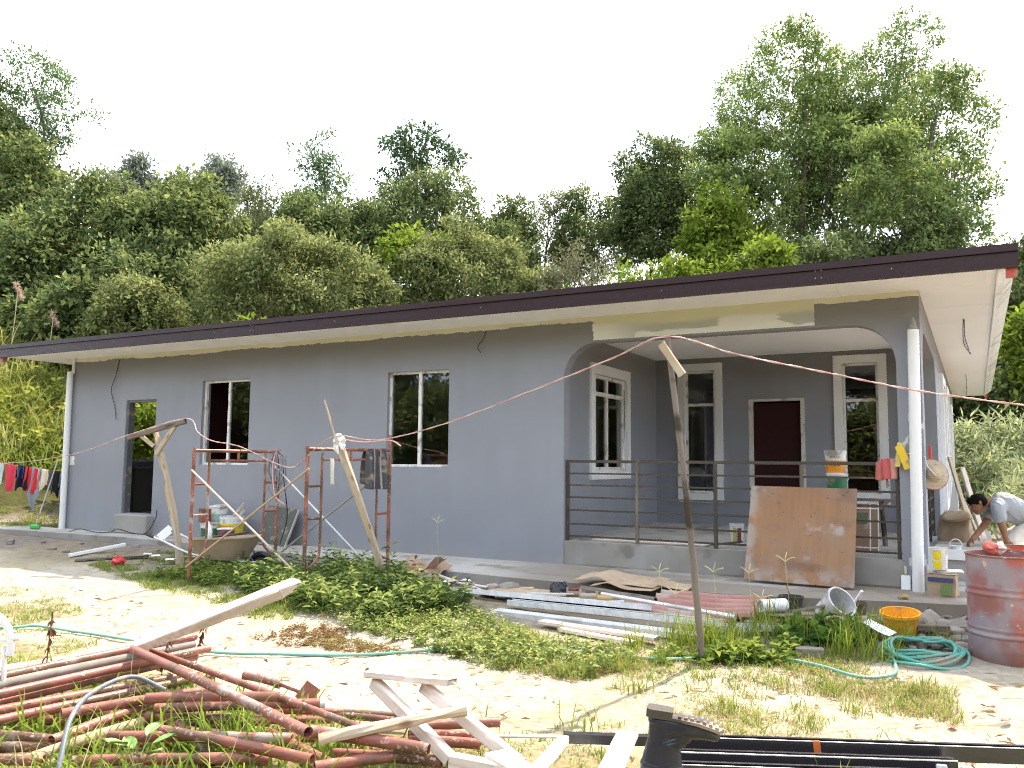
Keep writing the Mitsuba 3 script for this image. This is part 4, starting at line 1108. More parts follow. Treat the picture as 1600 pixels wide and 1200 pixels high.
S1N, S1F, S2N, S2F = (-7.74, -2.88), (-7.64, -1.58), (-6.19, -2.62), (-6.03, -1.29)
sframe(S1N, S1F, 1.40, 1.405, 0.03); sframe(S2N, S2F, 1.42, 1.435, 0.19)
for a, b, m, c in (((*S1N, 1.17), (S2N[0] - 0.02, S2N[1], 0.0), 'm_paint', (0.5, 0.42, 0.36)), ((S2N[0] + 0.05, S2N[1] + 0.01, 1.2), (*S1N, 0.03), 'm_paint', (0.36, 0.26, 0.17)), ((S1F[0] - 0.02, S1F[1] - 0.02, 1.22), (S2F[0] - 0.2, S2F[1], -0.06), 'm_galvanised', None), ((S2F[0], S2F[1] - 0.02, 1.2), (S1F[0] + 0.02, S1F[1], 0.02), 'm_paint', (0.25, 0.24, 0.22))):
    a, b = np.array(a), np.array(b)
    off = np.array([0, -0.03, 0])
    add(scaf + '__cross_brace', tube(np.linspace(a + off, b + off * 1.7, 10), 0.0125, 8), m, **({'color': c} if c else {}), smooth=40)

# dark trousers and a rag over the second frame, cable coil on the first
d2 = nrm(np.array([S2F[0] - S2N[0], S2F[1] - S2N[1], 0])); nn = np.array([d2[1], -d2[0], 0]) * 1


def drape(org, d, nrmv, w, front, back, r, seed, nx=26, ny=44, wave=0.02, flare=0.06):
    Rq = rs(seed); ph = Rq.uniform(0, 6, 4)
    def fn(u, v):
        s = v - back
        a = np.clip(s / r, -math.pi / 2, math.pi / 2)
        drop = np.maximum(np.abs(s) - r * math.pi / 2, 0)
        side = np.sin(a) * r + np.sign(s) * drop * 0.05
        z = np.cos(a) * r - drop
        rip = wave * (np.sin(u / w * 9 + ph[0] + drop * 2) + 0.6 * np.sin(u / w * 17 + ph[1])) * np.minimum(1, drop / 0.12 + 0.15)
        uu = (u - w / 2) * (1 + flare * drop * 4)
        q = np.asarray(org)[None, None] + uu[..., None] * d + (side + rip)[..., None] * nrmv + np.array([0, 0, 1]) * (z - 0.015 * np.abs(np.sin(u / w * 6 + ph[2])) * (drop > 0))[..., None]
        return q[..., 0], q[..., 1], q[..., 2]
    return sheet(w, front + back, nx, ny, fn)


o = np.array([*S2N, 1.42]) + d2 * 1.07
m = drape(o, d2, nn, 0.33, 0.50, 0.44, 0.026, 5)
u = np.linspace(0, 1, 26)[:, None] * np.ones((1, 44))
col = np.where(((u > 0.36) & (u < 0.44) | (u > 0.74) & (u < 0.80))[..., None], [0.36, 0.34, 0.33], [0.032, 0.034, 0.045])
add('trousers', thick(m, 0.006), 'm_paint', color=np.vstack([col.reshape(-1, 3)] * 2), smooth=True, label='dark navy striped work trousers hung over the scaffold frame', cat='trousers')
o = np.array([*S2N, 1.30]) + d2 * 0.36
add('rag_strip', thick(move(drape((0, 0, 0), d2, nn, 0.06, 0.30, 0.03, 0.018, 8, 6, 24, 0.006), o), 0.004), 'm_cloth', color=(0.6, 0.58, 0.52), smooth=True, label='narrow off-white rag strip hanging inside the right scaffold frame', cat='rag')
Rq = rs(9); coil = []
for n in range(11):
    c0 = np.array([S1F[0], S1F[1] - 0.03, 1.40]) + Rq.normal(0, 0.02, 3)
    t = np.linspace(0, 2 * np.pi, 26); w, h = Rq.uniform(0.06, 0.15), Rq.uniform(0.38, 0.62)
    ax = nrm(np.array([1, -0.3 + Rq.normal(0, 0.4), 0]))
    coil.append(tube(c0 + np.array([0, 0, -h / 2 + 0.02]) + np.outer(np.sin(t) * w * (1 + 0.2 * np.sin(3 * t)), ax) + np.outer(np.cos(t) * h / 2, [0, 0, 1]) + np.outer(np.sin(2 * t + n) * 0.02, [0, 1, 0]), 0.006, 5))
add('cable_coil', cat(coil), 'm_paint', color=(0.26, 0.27, 0.31), smooth=True, label='loose coil of grey cable hung on the left scaffold frame', cat='cable')

# ---------------------------------------------------------------- wooden posts that carry the site cable
tp = thing('wooden_post', 'T-shaped wooden post with two struts by the doorway at left', 'post')
add(tp + '__post', beam((-8.98, -1.93, -0.3), (-9.57, -2.02, 1.74), 0.09, 0.075, 20, n=9, jit=0.007, seed=3, bow=(0.035, 0.03), taper=0.72), 'm_wood_pale')
add(tp + '__crossarm', beam((-9.87, -2.20, 1.59), (-9.02, -1.95, 1.815), 0.05, 0.065, 0, n=3, jit=0.002, seed=4), 'm_wood_grey')
add(tp + '__strut', beam((-9.46, -2.05, 1.36), (-9.18, -1.99, 1.755), 0.05, 0.06, 0, n=2, seed=5), 'm_wood_pale')
add(tp + '__strut', beam((-9.50, -2.06, 1.47), (-9.70, -2.13, 1.62), 0.045, 0.05, 0, n=2, seed=6), 'm_wood_pale')
lp = thing('wooden_post', 'pale square timber post leaning against the right scaffold frame', 'post')
LB, LT = np.array([-5.42, -2.0, -0.28]), np.array([-5.80, -2.78, 1.93])
Lm = LB + (LT - LB) * 0.80
add(lp + '__timber', beam(LB, Lm, 0.074, 0.074, 38, n=8, jit=0.003, seed=7, bow=(0.01, 0.0)), 'm_wood_pale')
add(lp + '__lath', beam(LB + (LT - LB) * 0.7 + [0.01, -0.07, 0], LT + [0, -0.03, 0.03], 0.05, 0.03, 10, n=4, jit=0.002, seed=8, taper=0.45), 'm_wood_pale')
q = LB + (LT - LB) * 0.80
rag = bumpy((trimesh.creation.icosphere(subdivisions=3).vertices * np.array([0.07, 0.07, 0.11]), trimesh.creation.icosphere(subdivisions=3).faces), 0.05, 14, 4)
tails = [tube(spline([q, q + [0.06, -0.06, -0.02], q + [0.10, -0.05, -0.08]], 6), [0.02, 0.018, 0.016, 0.02, 0.016, 0.008], 6), tube(spline([q, q + [0.03, -0.07, -0.05], q + [0.05, -0.08, -0.12]], 6), [0.018, 0.016, 0.016, 0.018, 0.012, 0.006], 6)]
add('knotted_rag', cat(move(rag, q), *tails), 'm_cloth', color=(0.66, 0.66, 0.64), smooth=True, label='knotted white rag tied round the top of the leaning timber post', cat='rag')
pp_ = thing('wooden_post', 'rough grey pole in front of the porch with a short batten near its top', 'post')
PB, PT = np.array([-1.375, -3.52, -0.4]), np.array([-1.60, -3.65, 2.26])
path = spline([PB, PB + (PT - PB) * 0.3 + [0.015, 0, 0], PB + (PT - PB) * 0.62 + [0.01, 0.01, 0], PT], 30)
pole = tube(path, np.linspace(0.027, 0.021, 30) * (1 + 0.12 * (meshkit.noise(np.stack([np.arange(30) * 0.6] * 3, 1), 2) - 0.5)), 10)
pv, pf = bumpy(pole, 0.008, 9, 3)
tt = (pv[:, 2] - PB[2])
add(pp_ + '__pole', (pv, pf), 'm_wood_grey', uv=np.stack([tt, np.arctan2(pv[:, 1], pv[:, 0] + 1.46) * 0.05], 1), smooth=True)
add(pp_ + '__batten', beam((-1.635, -3.70, 2.215), (-1.47, -3.68, 1.965), 0.06, 0.025, 70, n=2, jit=0.003, seed=9), 'm_wood_pale')

# the pink and white site cable strung over the posts
WIRE = [(-19.5, -0.6, 1.18), (-17.48, -0.30, 1.16), (-15.6, -0.2, 1.22), (-13.90, -0.42, 1.35), (-11.9, -1.28, 1.47), (-9.87, -2.20, 1.625), (-9.02, -1.95, 1.85), (-8.6, -2.1, 1.66), (-8.19, -2.23, 1.54), (-7.7, -2.2, 1.46), (-7.2, -2.1, 1.26), (-6.7, -2.3, 1.21), (-6.21, -2.62, 1.33), (-5.73, -2.70, 1.56), (-5.43, -2.30, 1.53), (-4.46, -2.40, 1.70), (-3.05, -3.0, 1.98), (-2.12, -3.5, 2.15),
        (-1.60, -3.66, 2.275), (-1.09, -3.55, 2.12), (-0.45, -3.3, 1.97), (0.10, -3.0, 1.85), (0.80, -2.58, 1.75), (1.6, -2.0, 1.68)]
p = spline(WIRE, 260)
ph = np.linspace(0, 300, 260)
k = thing('site_cable', 'pink and white twisted cable strung from post to post before the house', 'cable')
add(k + '__pink_strand', tube(p + np.stack([0 * ph, np.cos(ph), np.sin(ph)], 1) * 0.004, 0.005, 5), 'm_paint', color=(0.55, 0.25, 0.24), smooth=True)
add(k + '__white_strand', tube(p - np.stack([0 * ph, np.cos(ph), np.sin(ph)], 1) * 0.004, 0.005, 5), 'm_paint', color=(0.55, 0.47, 0.45), smooth=True)
add('cable_tail', tube(spline([(-7.62, -1.66, 1.40), (-7.58, -1.75, 1.2), (-7.5, -1.8, 0.95), (-7.35, -1.9, 0.82), (-7.15, -1.95, 0.74)], 24), 0.008, 6), 'm_paint', color=(0.62, 0.33, 0.33), smooth=True, label='pink cable end dangling from the left scaffold frame', cat='cable')
add('cable_tail', tube(spline([(-5.73, -2.62, 1.54), (-5.5, -2.5, 1.50), (-5.2, -2.4, 1.52), (-5.05, -2.4, 1.46)], 20), 0.008, 6), 'm_paint', color=(0.62, 0.33, 0.33), smooth=True, label='pink cable end beside the knotted rag', cat='cable')
add('black_lead', tube(spline([(-7.66, -1.5, 1.38), (-7.75, -1.35, 1.0), (-8.1, -0.9, 0.5), (-8.7, -0.4, 0.05)], 24), 0.008, 6), 'm_rubber', smooth=True, label='black lead running from the left scaffold frame down to the buckets', cat='cable')
add('black_lead', tube(spline([(-13.6, -0.5, 0.01), (-13.45, -0.4, 0.06), (-13.1, -0.35, 0.02), (-12.75, -0.3, 0.03), (-12.5, -0.35, 0.10), (-12.2, -0.25, 0.03), (-12.0, -0.15, 0.05), (-11.85, -0.1, 0.3), (-11.95, -0.02, 0.42)], 40), 0.008, 6), 'm_rubber', smooth=True, label='black lead looped on the apron below the open doorway', cat='cable')

# ---------------------------------------------------------------- buckets


def bucket(name, label, c, rt, rb, h, body, band=None, lid=None, handle=None, R=np.eye(3), tilt_open=True, group=None, cat_='bucket', text=None, bz=(0.28, 0.85), inside=None):
    k = thing(name, label, cat_, group)
    w = 0.008 + rt * 0.02
    prof = [(0.001, 0.004), (rb, 0.0), (rb + (rt - rb) * 0.5, h * 0.5), (rt - (rt - rb) * 0.08, h * 0.9), (rt + 0.006, h * 0.905), (rt + 0.006, h * 0.93), (rt, h * 0.93), (rt, h * 0.985), (rt + 0.006, h), (rt - w, h)]
    inner = [(rt - w, h), (rt - w, h * 0.9), (rb, 0.02), (0.001, 0.02)]
    R = np.asarray(R)
    if lid is None:
        add(k + '__body', move(lathe(prof + inner, 30), c, R), 'm_paint', color=body, smooth=40)
    else:
        add(k + '__body', move(lathe(prof[:8], 30), c, R), 'm_paint', color=body, smooth=40)
        add(k + '__lid', move(lathe([(rt + 0.004, h * 0.94), (rt + 0.012, h * 0.945), (rt + 0.012, h), (rt - 0.01, h + 0.006), (rt - 0.02, h - 0.004), (0.001, h - 0.004)], 30), c, R), 'm_paint', color=lid, smooth=40)
    at = lambda z: rb + (rt - rb) * z / h + 0.0025
    if band is not None:
        z0, z1 = bz[0] * h, bz[1] * h
        add(k + '__label', move(lathe([(at(z0) - 0.004, z0), (at(z0), z0), (at(z1), z1), (at(z1) - 0.004, z1)], 30), c, R), 'm_paint', color=band, smooth=40)
    if handle:
        th, drop = handle
        t = np.linspace(0, np.pi, 18)
        a = np.array([math.cos(th), math.sin(th), 0]); b = np.array([-math.sin(th), math.cos(th), 0])
        p = np.outer(np.cos(t) * (rt + 0.012), a) + np.outer(np.sin(t) * rt * 1.0 * math.cos(drop), b) + np.outer(h * 0.88 + np.sin(t) * rt * 1.0 * math.sin(drop), [0, 0, 1])
        add(k + '__handle', move(tube(p, 0.005, 6), c, R), 'm_paint', color=(0.7, 0.7, 0.68), smooth=True)
    for tx in (text or []):
        s, ht, z, ang, colr, bold = tx
        m = meshkit.text_mesh(s, ht, 0.002, bold)
        v = np.array(m.vertices); v[:, 0] -= v[:, 0].mean()
        rr = at(z) + 0.001 + v[:, 2]
        th = ang + v[:, 0] / at(z)
        v = np.stack([rr * np.cos(th), rr * np.sin(th), z + v[:, 1]], 1)
        add(k + '__lettering', move((v, np.array(m.faces)), c, R), 'm_paint', color=colr)
    return k


bucket('bucket', 'white and dark green paint bucket under the rusty tin by the wall', (-10.2, -0.36, 0.0), 0.165, 0.15, 0.31, (0.72, 0.73, 0.72), (0.012, 0.13, 0.06), lid=(0.7, 0.7, 0.69), handle=(-2.6, -1.2), bz=(0.2, 0.72))
bucket('bucket', 'pale bucket with teal lower half standing on the green bucket', (-10.16, -0.28, 0.32), 0.15, 0.135, 0.24, (0.68, 0.71, 0.72), (0.24, 0.42, 0.42), lid=(0.66, 0.7, 0.72), handle=(0.4, 0.35), bz=(0.0, 0.5))
k = thing('rusty_tin', 'rusty brown tin standing on the green bucket beside the pale bucket', 'tin')
add(k + '__body', lathe([(0.001, 0.0), (0.095, 0.0), (0.095, 0.2), (0.09, 0.205), (0.085, 0.19), (0.001, 0.185)], 24, (-10.24, -0.47, 0.32)), 'm_rust', smooth=40)
bucket('bucket', 'large bucket with a bright yellow label and dirty white rim beside the wall', (-9.79, -0.33, 0.0), 0.185, 0.165, 0.42, (0.66, 0.67, 0.68), (0.62, 0.50, 0.02), handle=None, bz=(0.12, 0.74), text=[('super emulsion', 0.028, 0.26, -1.5, (0.5, 0.13, 0.03), True), ('interior paint', 0.02, 0.20, -1.5, (0.5, 0.2, 0.03), False)])
bucket('bucket', 'small white-lidded purple paint bucket in front of the yellow one', (-9.62, -0.60, 0.0), 0.125, 0.112, 0.25, (0.16, 0.035, 0.085), None, lid=(0.72, 0.73, 0.74), text=[('PAINT', 0.035, 0.11, -1.35, (0.7, 0.7, 0.7), True)])
st = [((-9.95, -0.30, 0.30), (-9.70, -0.16, 0.64)), ((-9.88, -0.33, 0.32), (-9.66, -0.2, 0.58)), ((-9.80, -0.3, 0.3), (-9.65, -0.22, 0.52))]
for n, (a, b) in enumerate(st):
    add('timber_strip', beam(a, b, 0.05, 0.014, 30 * n, n=1, seed=20 + n), 'm_wood_cement', label='whitish timber strip standing in the yellow-label bucket', cat='timber strip', group='strips standing in the bucket')
k = thing('green_board', 'dark green board with a pale edge leaning on the wall behind the scaffold', 'board')
m = box(-0.31, 0.31, -0.012, 0.012, 0, 0.60)
Rb = rot((1, 0, 0), -22) ; Rz = rot((0, 1, 0), 5)
add(k + '__panel', move(m, (-9.0, -0.30, 0.01), Rb @ Rz), 'm_paint', color=(0.02, 0.034, 0.022))
add(k + '__edging', move(cat(box(0.31, 0.325, -0.016, 0.016, 0, 0.60), box(-0.31, 0.31, -0.016, 0.016, -0.012, 0.0)), (-9.0, -0.30, 0.015), Rb @ Rz), 'm_paint', color=(0.42, 0.42, 0.4))

# wheelbarrow
wb = thing('wheelbarrow', 'cement-caked wheelbarrow parked behind the left scaffold frame', 'wheelbarrow')


def loft(secs):
    """closed rings of equal count joined side to side"""
    n = len(secs[0]); v = np.vstack(secs); f = []
    for i in range(len(secs) - 1):
        for j in range(n):
            q = (j + 1) % n
            f += [[i * n + j, i * n + q, (i + 1) * n + j], [i * n + q, (i + 1) * n + q, (i + 1) * n + j]]
    return v, np.array(f)


def rrect(cx, cy, a, b, z, tilt=0.0, n=28, e=4):
    t = np.linspace(0, 2 * np.pi, n, endpoint=False); c, s = np.cos(t), np.sin(t)
    x = a * np.sign(c) * np.abs(c) ** (2 / e); y = b * np.sign(s) * np.abs(s) ** (2 / e)
    return np.stack([cx + x, cy + y, z + tilt * x], 1)


WBR = rot((0, 0, 1), 18); WBT = (-8.42, -1.75, -0.15)
tray = loft([rrect(0.02, 0, 0.24, 0.17, 0.13), rrect(0.0, 0, 0.30, 0.22, 0.135), rrect(0.02, 0, 0.38, 0.28, 0.28, 0.04), rrect(0.04, 0, 0.44, 0.33, 0.40, 0.05), rrect(0.04, 0, 0.455, 0.345, 0.405, 0.05), rrect(0.04, 0, 0.455, 0.345, 0.415, 0.05), rrect(0.04, 0, 0.425, 0.315, 0.405, 0.05), rrect(0.02, 0, 0.36, 0.26, 0.28, 0.04), rrect(0.0, 0, 0.26, 0.18, 0.2), rrect(0, 0, 0.01, 0.01, 0.2)])
add(wb + '__tray', move(bumpy(tray, 0.008, 7, 2), WBT, WBR), 'm_cardboard', smooth=40)
for s in (-1, 1):
    add(wb + '__handle', move(tube(spline([(0.62, 0.06 * s, 0.1), (0.25, 0.16 * s, 0.12), (-0.3, 0.24 * s, 0.2), (-0.7, 0.28 * s, 0.36), (-0.86, 0.29 * s, 0.42)], 18), 0.016, 8), WBT, WBR), 'm_galvanised', smooth=True)
    add(wb + '__grip', move(tube(np.linspace((-0.84, 0.288 * s, 0.412), (-0.95, 0.293 * s, 0.45), 4), 0.021, 8), WBT, WBR), 'm_rubber', smooth=40)
    add(wb + '__leg', move(tube(spline([(-0.2, 0.22 * s, 0.18), (-0.26, 0.24 * s, 0.0), (-0.24, 0.24 * s, -0.02)], 8), 0.014, 7), WBT, WBR), 'm_dark_metal', smooth=True)
    add(wb + '__fork', move(beam((0.28, 0.14 * s, 0.34), (0.55, 0.05 * s, 0.05), 0.03, 0.01), WBT, WBR), 'm_wood_grey')
tyre = lathe([(0.115, -0.03), (0.15, -0.036), (0.175, -0.02), (0.18, 0.0), (0.175, 0.02), (0.15, 0.036), (0.115, 0.03), (0.115, -0.03)], 28)
kw = wb + '__wheel'
add(kw, move(lathe([(0.02, -0.03), (0.03, -0.01), (0.115, -0.008), (0.115, 0.008), (0.03, 0.01), (0.02, 0.03)], 24), np.array(WBT) + WBR @ np.array([0.56, 0, 0.06]), WBR @ rot((1, 0, 0), 90)), 'm_dark_metal', smooth=40)
add(kw + '__tyre', move(tyre, np.array(WBT) + WBR @ np.array([0.56, 0, 0.06]), WBR @ rot((1, 0, 0), 90)), 'm_rubber', smooth=True)
for n, (a, b) in enumerate([((-0.1, -0.1, 0.42), (0.3, 0.05, 0.47)), ((-0.2, 0.1, 0.4), (0.25, 0.16, 0.45)), ((0.0, 0.0, 0.42), (0.42, -0.12, 0.5))]):
    add('steel_offcut', tube(np.linspace(*[np.array(WBT) + WBR @ np.array(q) for q in (a, b)], 4), 0.012, 6), 'm_dark_metal', smooth=40, label='thin dark steel offcut lying in the wheelbarrow tray', cat='steel rod', group='steel offcuts in the wheelbarrow')
q = np.array(WBT) + WBR @ np.array([-0.22, 0.0, 0.36])
add('paint_roller_tube', tube(spline([q, q + [0.03, 0, 0.12], q + [-0.06, 0.02, 0.24]], 8), 0.03, 10), 'm_white', smooth=40, label='short grey-white plastic pipe sticking up from the wheelbarrow', cat='pipe')

# broom leaning on the left downpipe
k = thing('broom', 'broom with a green head leaning against the left downpipe', 'broom')
add(k + '__stick', tube(np.linspace((-14.60, -0.13, 1.28), (-14.70, -0.42, 0.06), 8), 0.012, 7), 'm_paint', color=(0.45, 0.45, 0.45), smooth=40)
add(k + '__head', move(bumpy(cbox(0.26, 0.07, 0.08, 0.02), 0.01, 20), (-14.70, -0.43, 0.045)), 'm_paint', color=(0.03, 0.42, 0.06))
m = box(-0.09, 0.09, -0.004, 0.004, 0, 0.24)
add('white_board_offcut', move(m, (-11.27, -0.47, 0.012), rot((0, 1, 0), 28) @ rot((1, 0, 0), -40)), 'm_white', label='small white board offcut propped on the apron right of the doorway', cat='board')

# ---------------------------------------------------------------- washing line at the far left
cl = thing('washing_line', 'thin washing line running behind the left corner of the house', 'washing line')
LP = spline([(-19.6, -0.1, 1.45), (-17.87, 0.16, 1.29), (-17.20, 0.31, 1.20), (-16.66, 0.38, 1.14), (-16.10, 0.47, 1.08), (-15.54, 0.55, 1.02), (-15.05, 0.71, 0.98), (-14.54, 0.85, 0.96)], 90)
add(cl + '__line', tube(LP, 0.004, 5), 'm_paint', color=(0.5, 0.2, 0.2), smooth=True)
add(cl + '__post', beam((-19.6, -0.1, -0.2), (-19.6, -0.1, 1.5), 0.06, 0.06, n=2), 'm_wood_grey')


def on_line(x):
    return np.array([x, np.interp(x, LP[:, 0], LP[:, 1]), np.interp(x, LP[:, 0], LP[:, 2])])


WASH = [(-17.62, 0.30, 0.45, (0.04, 0.045, 0.06), 'dark shirt at the left edge of the picture'), (-17.22, 0.26, 0.42, (0.50, 0.56, 0.62), 'pale blue-grey shirt'), (-16.88, 0.32, 0.44, (0.60, 0.06, 0.10), 'bright red shirt beside the blue cloth'), (-16.60, 0.16, 0.24, (0.06, 0.14, 0.42), 'small blue cloth'), (-16.52, 0.30, 0.50, (0.012, 0.014, 0.03), 'black trousers behind the blue cloth'),
        (-16.28, 0.38, 0.40, (0.58, 0.04, 0.05), 'wide red shirt in the middle of the washing line'), (-16.18, 0.26, 0.62, (0.22, 0.25, 0.31), 'long grey patterned cloth below the wide red shirt'), (-15.99, 0.26, 0.36, (0.68, 0.60, 0.48), 'cream vest'), (-15.78, 0.14, 0.42, (0.1, 0.1, 0.1), 'black cloth with a white stripe'), (-15.63, 0.22, 0.50, (0.02, 0.02, 0.025), 'black garment right of the cream vest'), (-15.47, 0.14, 0.42, (0.34, 0.37, 0.45), 'grey-blue cloth near the downpipe'), (-15.28, 0.28, 0.36, (0.5, 0.08, 0.1), 'dark red shirt half hidden by the downpipe')]
for n, (x, w, h, c, lab) in enumerate(WASH):
    a = on_line(x); d = nrm(on_line(x + 0.05) - on_line(x - 0.05))
    back = 0.06 if n % 3 else 0.12
    off = 0.012 * (1 if n in (4, 6, 9) else 0)
    m = drape(a + np.array([0, off, 0]), d, np.array([0.1, -1.0, 0]), w, h, back, 0.007 + off, 60 + n, 16, 22, 0.018, -0.05 if n % 2 else 0.05)
    mv = m[0]; dz = a[2] - mv[:, 2]
    mv[:, 2] += dz * 0.8 * (meshkit.noise(np.stack([mv[:, 0] * 9 + n * 7, 0 * dz, 0 * dz], 1), 4) - 0.6)
    mv[:, 0] += 0.25 * dz * (meshkit.noise(np.stack([mv[:, 0] * 5 + n * 3, 0 * dz, mv[:, 2] * 5], 1), 6) - 0.5)
    add('hung_garment', thick(m, 0.004), 'm_cloth', color=c, smooth=True, label=lab + ' drying on the washing line', cat='laundry', group='washing on the line')

# ---------------------------------------------------------------- litter on the left
add('white_plank', beam(gpt(-10.95, -2.25, 0.03), gpt(-10.75, -1.50, 0.10), 0.07, 0.05, 5, n=2, seed=30), 'm_white', label='white painted board lying in the grass at left near the red bag', cat='board')
add('grey_plank', beam(gpt(-10.55, -2.42, 0.02), gpt(-9.9, -1.75, 0.03), 0.12, 0.03, 0, n=2, seed=31), 'm_wood_grey', label='grey plank lying in the grass beside the white painted board', cat='plank')
ico = trimesh.creation.icosphere(subdivisions=3)
add('red_plastic_bag', move(bumpy((ico.vertices * np.array([0.10, 0.08, 0.075]), ico.faces), 0.05, 15, 8), gpt(-9.66, -2.40, 0.06)), 'm_paint', color=(0.5, 0.02, 0.03), smooth=35, label='crumpled red plastic bag in the grass', cat='bag')
Rq = rs(77)
for n in range(9):
    x, y = (Rq.uniform(-10.0, -9.0), Rq.uniform(-2.0, -1.4)) if n < 5 else (Rq.uniform(-5.9, -4.7), Rq.uniform(-1.75, -1.5))
    m = thick(bumpy(sheet(0.16, 0.12, 8, 6, lambda u, v: (u - 0.08, v - 0.06, 0 * u)), 0.03, 9, n), 0.003)
    add('paper_scrap', move(m, gpt(x, y, 0.07), rot((0, 0, 1), Rq.uniform(0, 360))), 'm_white', smooth=True, label='crumpled white plastic scrap in the shade near the wheelbarrow' if n < 5 else 'crumpled white plastic scrap beside the torn paper sack', cat='scrap', group='white scraps by the wheelbarrow' if n < 5 else 'white scraps by the paper sack')
for n in range(7):
    x, y = [(-11.4, -2.0), (-12.2, -1.2), (-11.9, -1.9), (-12.9, -1.4), (-10.4, -1.2), (-13.3, -1.7), (-11.0, -1.1)][n]
    add('stone', move(stone(Rq.uniform(0.04, 0.09), 400 + n), gpt(x, y, 0.02)), 'm_stone', smooth=40, label='grey stone on the gravel in front of the left apron', cat='stone', group='stones on the gravel at left')

# ---------------------------------------------------------------- rubble and building waste in front of the porch
Rq = rs(78); st = []
for n in range(420):
    x = Rq.uniform(-5.2, 1.2)
    y = np.interp(x, [-5.2, -4, -2.5, -1.0, 0.4, 1.2], [-1.5, -1.6, -1.6, -1.4, -1.1, -1.1]) - abs(Rq.normal(0, 0.28 if x < -0.5 else 0.5))
    s = Rq.uniform(0.012, 0.045)
    st.append(move(stone(s, 500 + n % 40), gpt(x, y, s * 0.3)))
for n in range(260):
    x, y, s_ = Rq.uniform(-0.75, 0.42), Rq.uniform(-2.5, -1.15), Rq.uniform(0.012, 0.05)
    st.append(move(stone(s_, 500 + n % 40), gpt(x, y, s_ * 0.3)))
add('rubble', cat(st), 'm_stone', smooth=False)
tag('rubble', 'small broken concrete and gravel along the foot of the apron', None, None, 'stuff')
for n, (x, y, r) in enumerate([(-4.5, -1.75, 0.09), (-4.25, -1.7, 0.11), (-4.05, -1.72, 0.13), (-3.8, -1.75, 0.08), (0.25, -1.75, 0.10), (0.32, -1.6, 0.08), (0.15, -1.45, 0.12), (0.3, -2.0, 0.07), (0.1, -1.9, 0.06), (-0.45, -1.75, 0.09), (0.2, -1.25, 0.1), (-0.6, -1.85, 0.1), (0.33, -2.3, 0.06), (-0.05, -1.7, 0.07)]):
    add('rubble_block', move(stone(r, 560 + n, 0.55), gpt(x, y, r * 0.25)), 'm_stone', smooth=30, label='broken concrete lump beside the drum' if x > -0.1 else ('broken concrete lump near the tilted bucket' if x > -1 else 'broken concrete lump left of the cardboard sheets'), cat='rubble', group='lumps by the drum' if x > -0.1 else ('lumps near the tilted bucket' if x > -1 else 'lumps left of the cardboard'))
add('black_soil', move(bumpy((ico.vertices * np.array([0.55, 0.34, 0.10]), ico.faces), 0.14, 9, 31), gpt(0.1, -1.45, -0.03)), 'm_stone', smooth=True, kind='structure')

# straw, twigs and leaf litter lying on the sand
Rq = rs(83)
xy = scatter(Rq, [(-11, -3.3), (-5.5, -4.0), (-1.9, -3.7), (0.6, -2.9), (1.6, -3.4), (1.6, -5.6), (-2, -6.2), (-6, -6.0), (-11, -5.4)], 1500)
b = on_ground(xy, -0.012); th = Rq.uniform(0, 6.28, len(xy)); L = Rq.uniform(0.03, 0.13, len(xy))
d = np.stack([np.cos(th), np.sin(th), Rq.normal(0, 0.08, len(xy))], 1)
tone = Rq.uniform(0, 1, (len(xy), 1))
add('straw_litter', leaves(b, d, nrm(np.array([0, 0, 1.0]) + Rq.normal(0, 0.3, (len(xy), 3))), L, L * Rq.uniform(0.05, 0.28, len(xy)), np.array([0.12, 0.08, 0.045]) * (1 - tone) + np.array([0.42, 0.34, 0.2]) * tone), 'm_grass')
tag('straw_litter', 'straw, twigs and dead leaves strewn over the sand', None, None, 'stuff')
for n in range(26):
    x = Rq.uniform(-5.0, -0.3); y = -1.62 - abs(Rq.normal(0, 0.25)); L = Rq.uniform(0.12, 0.42); th = Rq.normal(0, 0.6)
    a = gpt(x, y, 0.02 + Rq.uniform(0, 0.05)); e = a + np.array([math.cos(th) * L, math.sin(th) * L, Rq.normal(0, 0.03)])
    add('wood_scrap', beam(a, e, Rq.uniform(0.02, 0.06), Rq.uniform(0.01, 0.025), Rq.uniform(-20, 20), seed=600 + n), ('m_wood_grey', 'm_wood_cement', 'm_wood_pale')[n % 3], label=('weathered grey', 'cement-whitened', 'pale raw')[n % 3] + ' wood scrap in the rubble strip along the apron', cat='wood scrap', group=('weathered', 'whitened', 'pale')[n % 3] + ' wood scraps in the rubble')
for n, (x, y) in enumerate([(-4.62, -1.62), (-4.35, -1.58), (-3.95, -1.62), (-1.75, -1.72), (-0.95, -1.68)]):
    add('broken_brick', move(bumpy(cbox(0.13, 0.09, 0.06, 0.008), 0.02, 12, n), gpt(x, y, 0.03), rot((0, 0, 1), 40 * n)), 'm_corrugated', label='broken red brick in the rubble ' + ('right of the torn sack' if x < -3.5 else 'near the white plastic pipe'), cat='brick', group='broken red bricks right of the sack' if x < -3.5 else 'broken red bricks near the pipe')
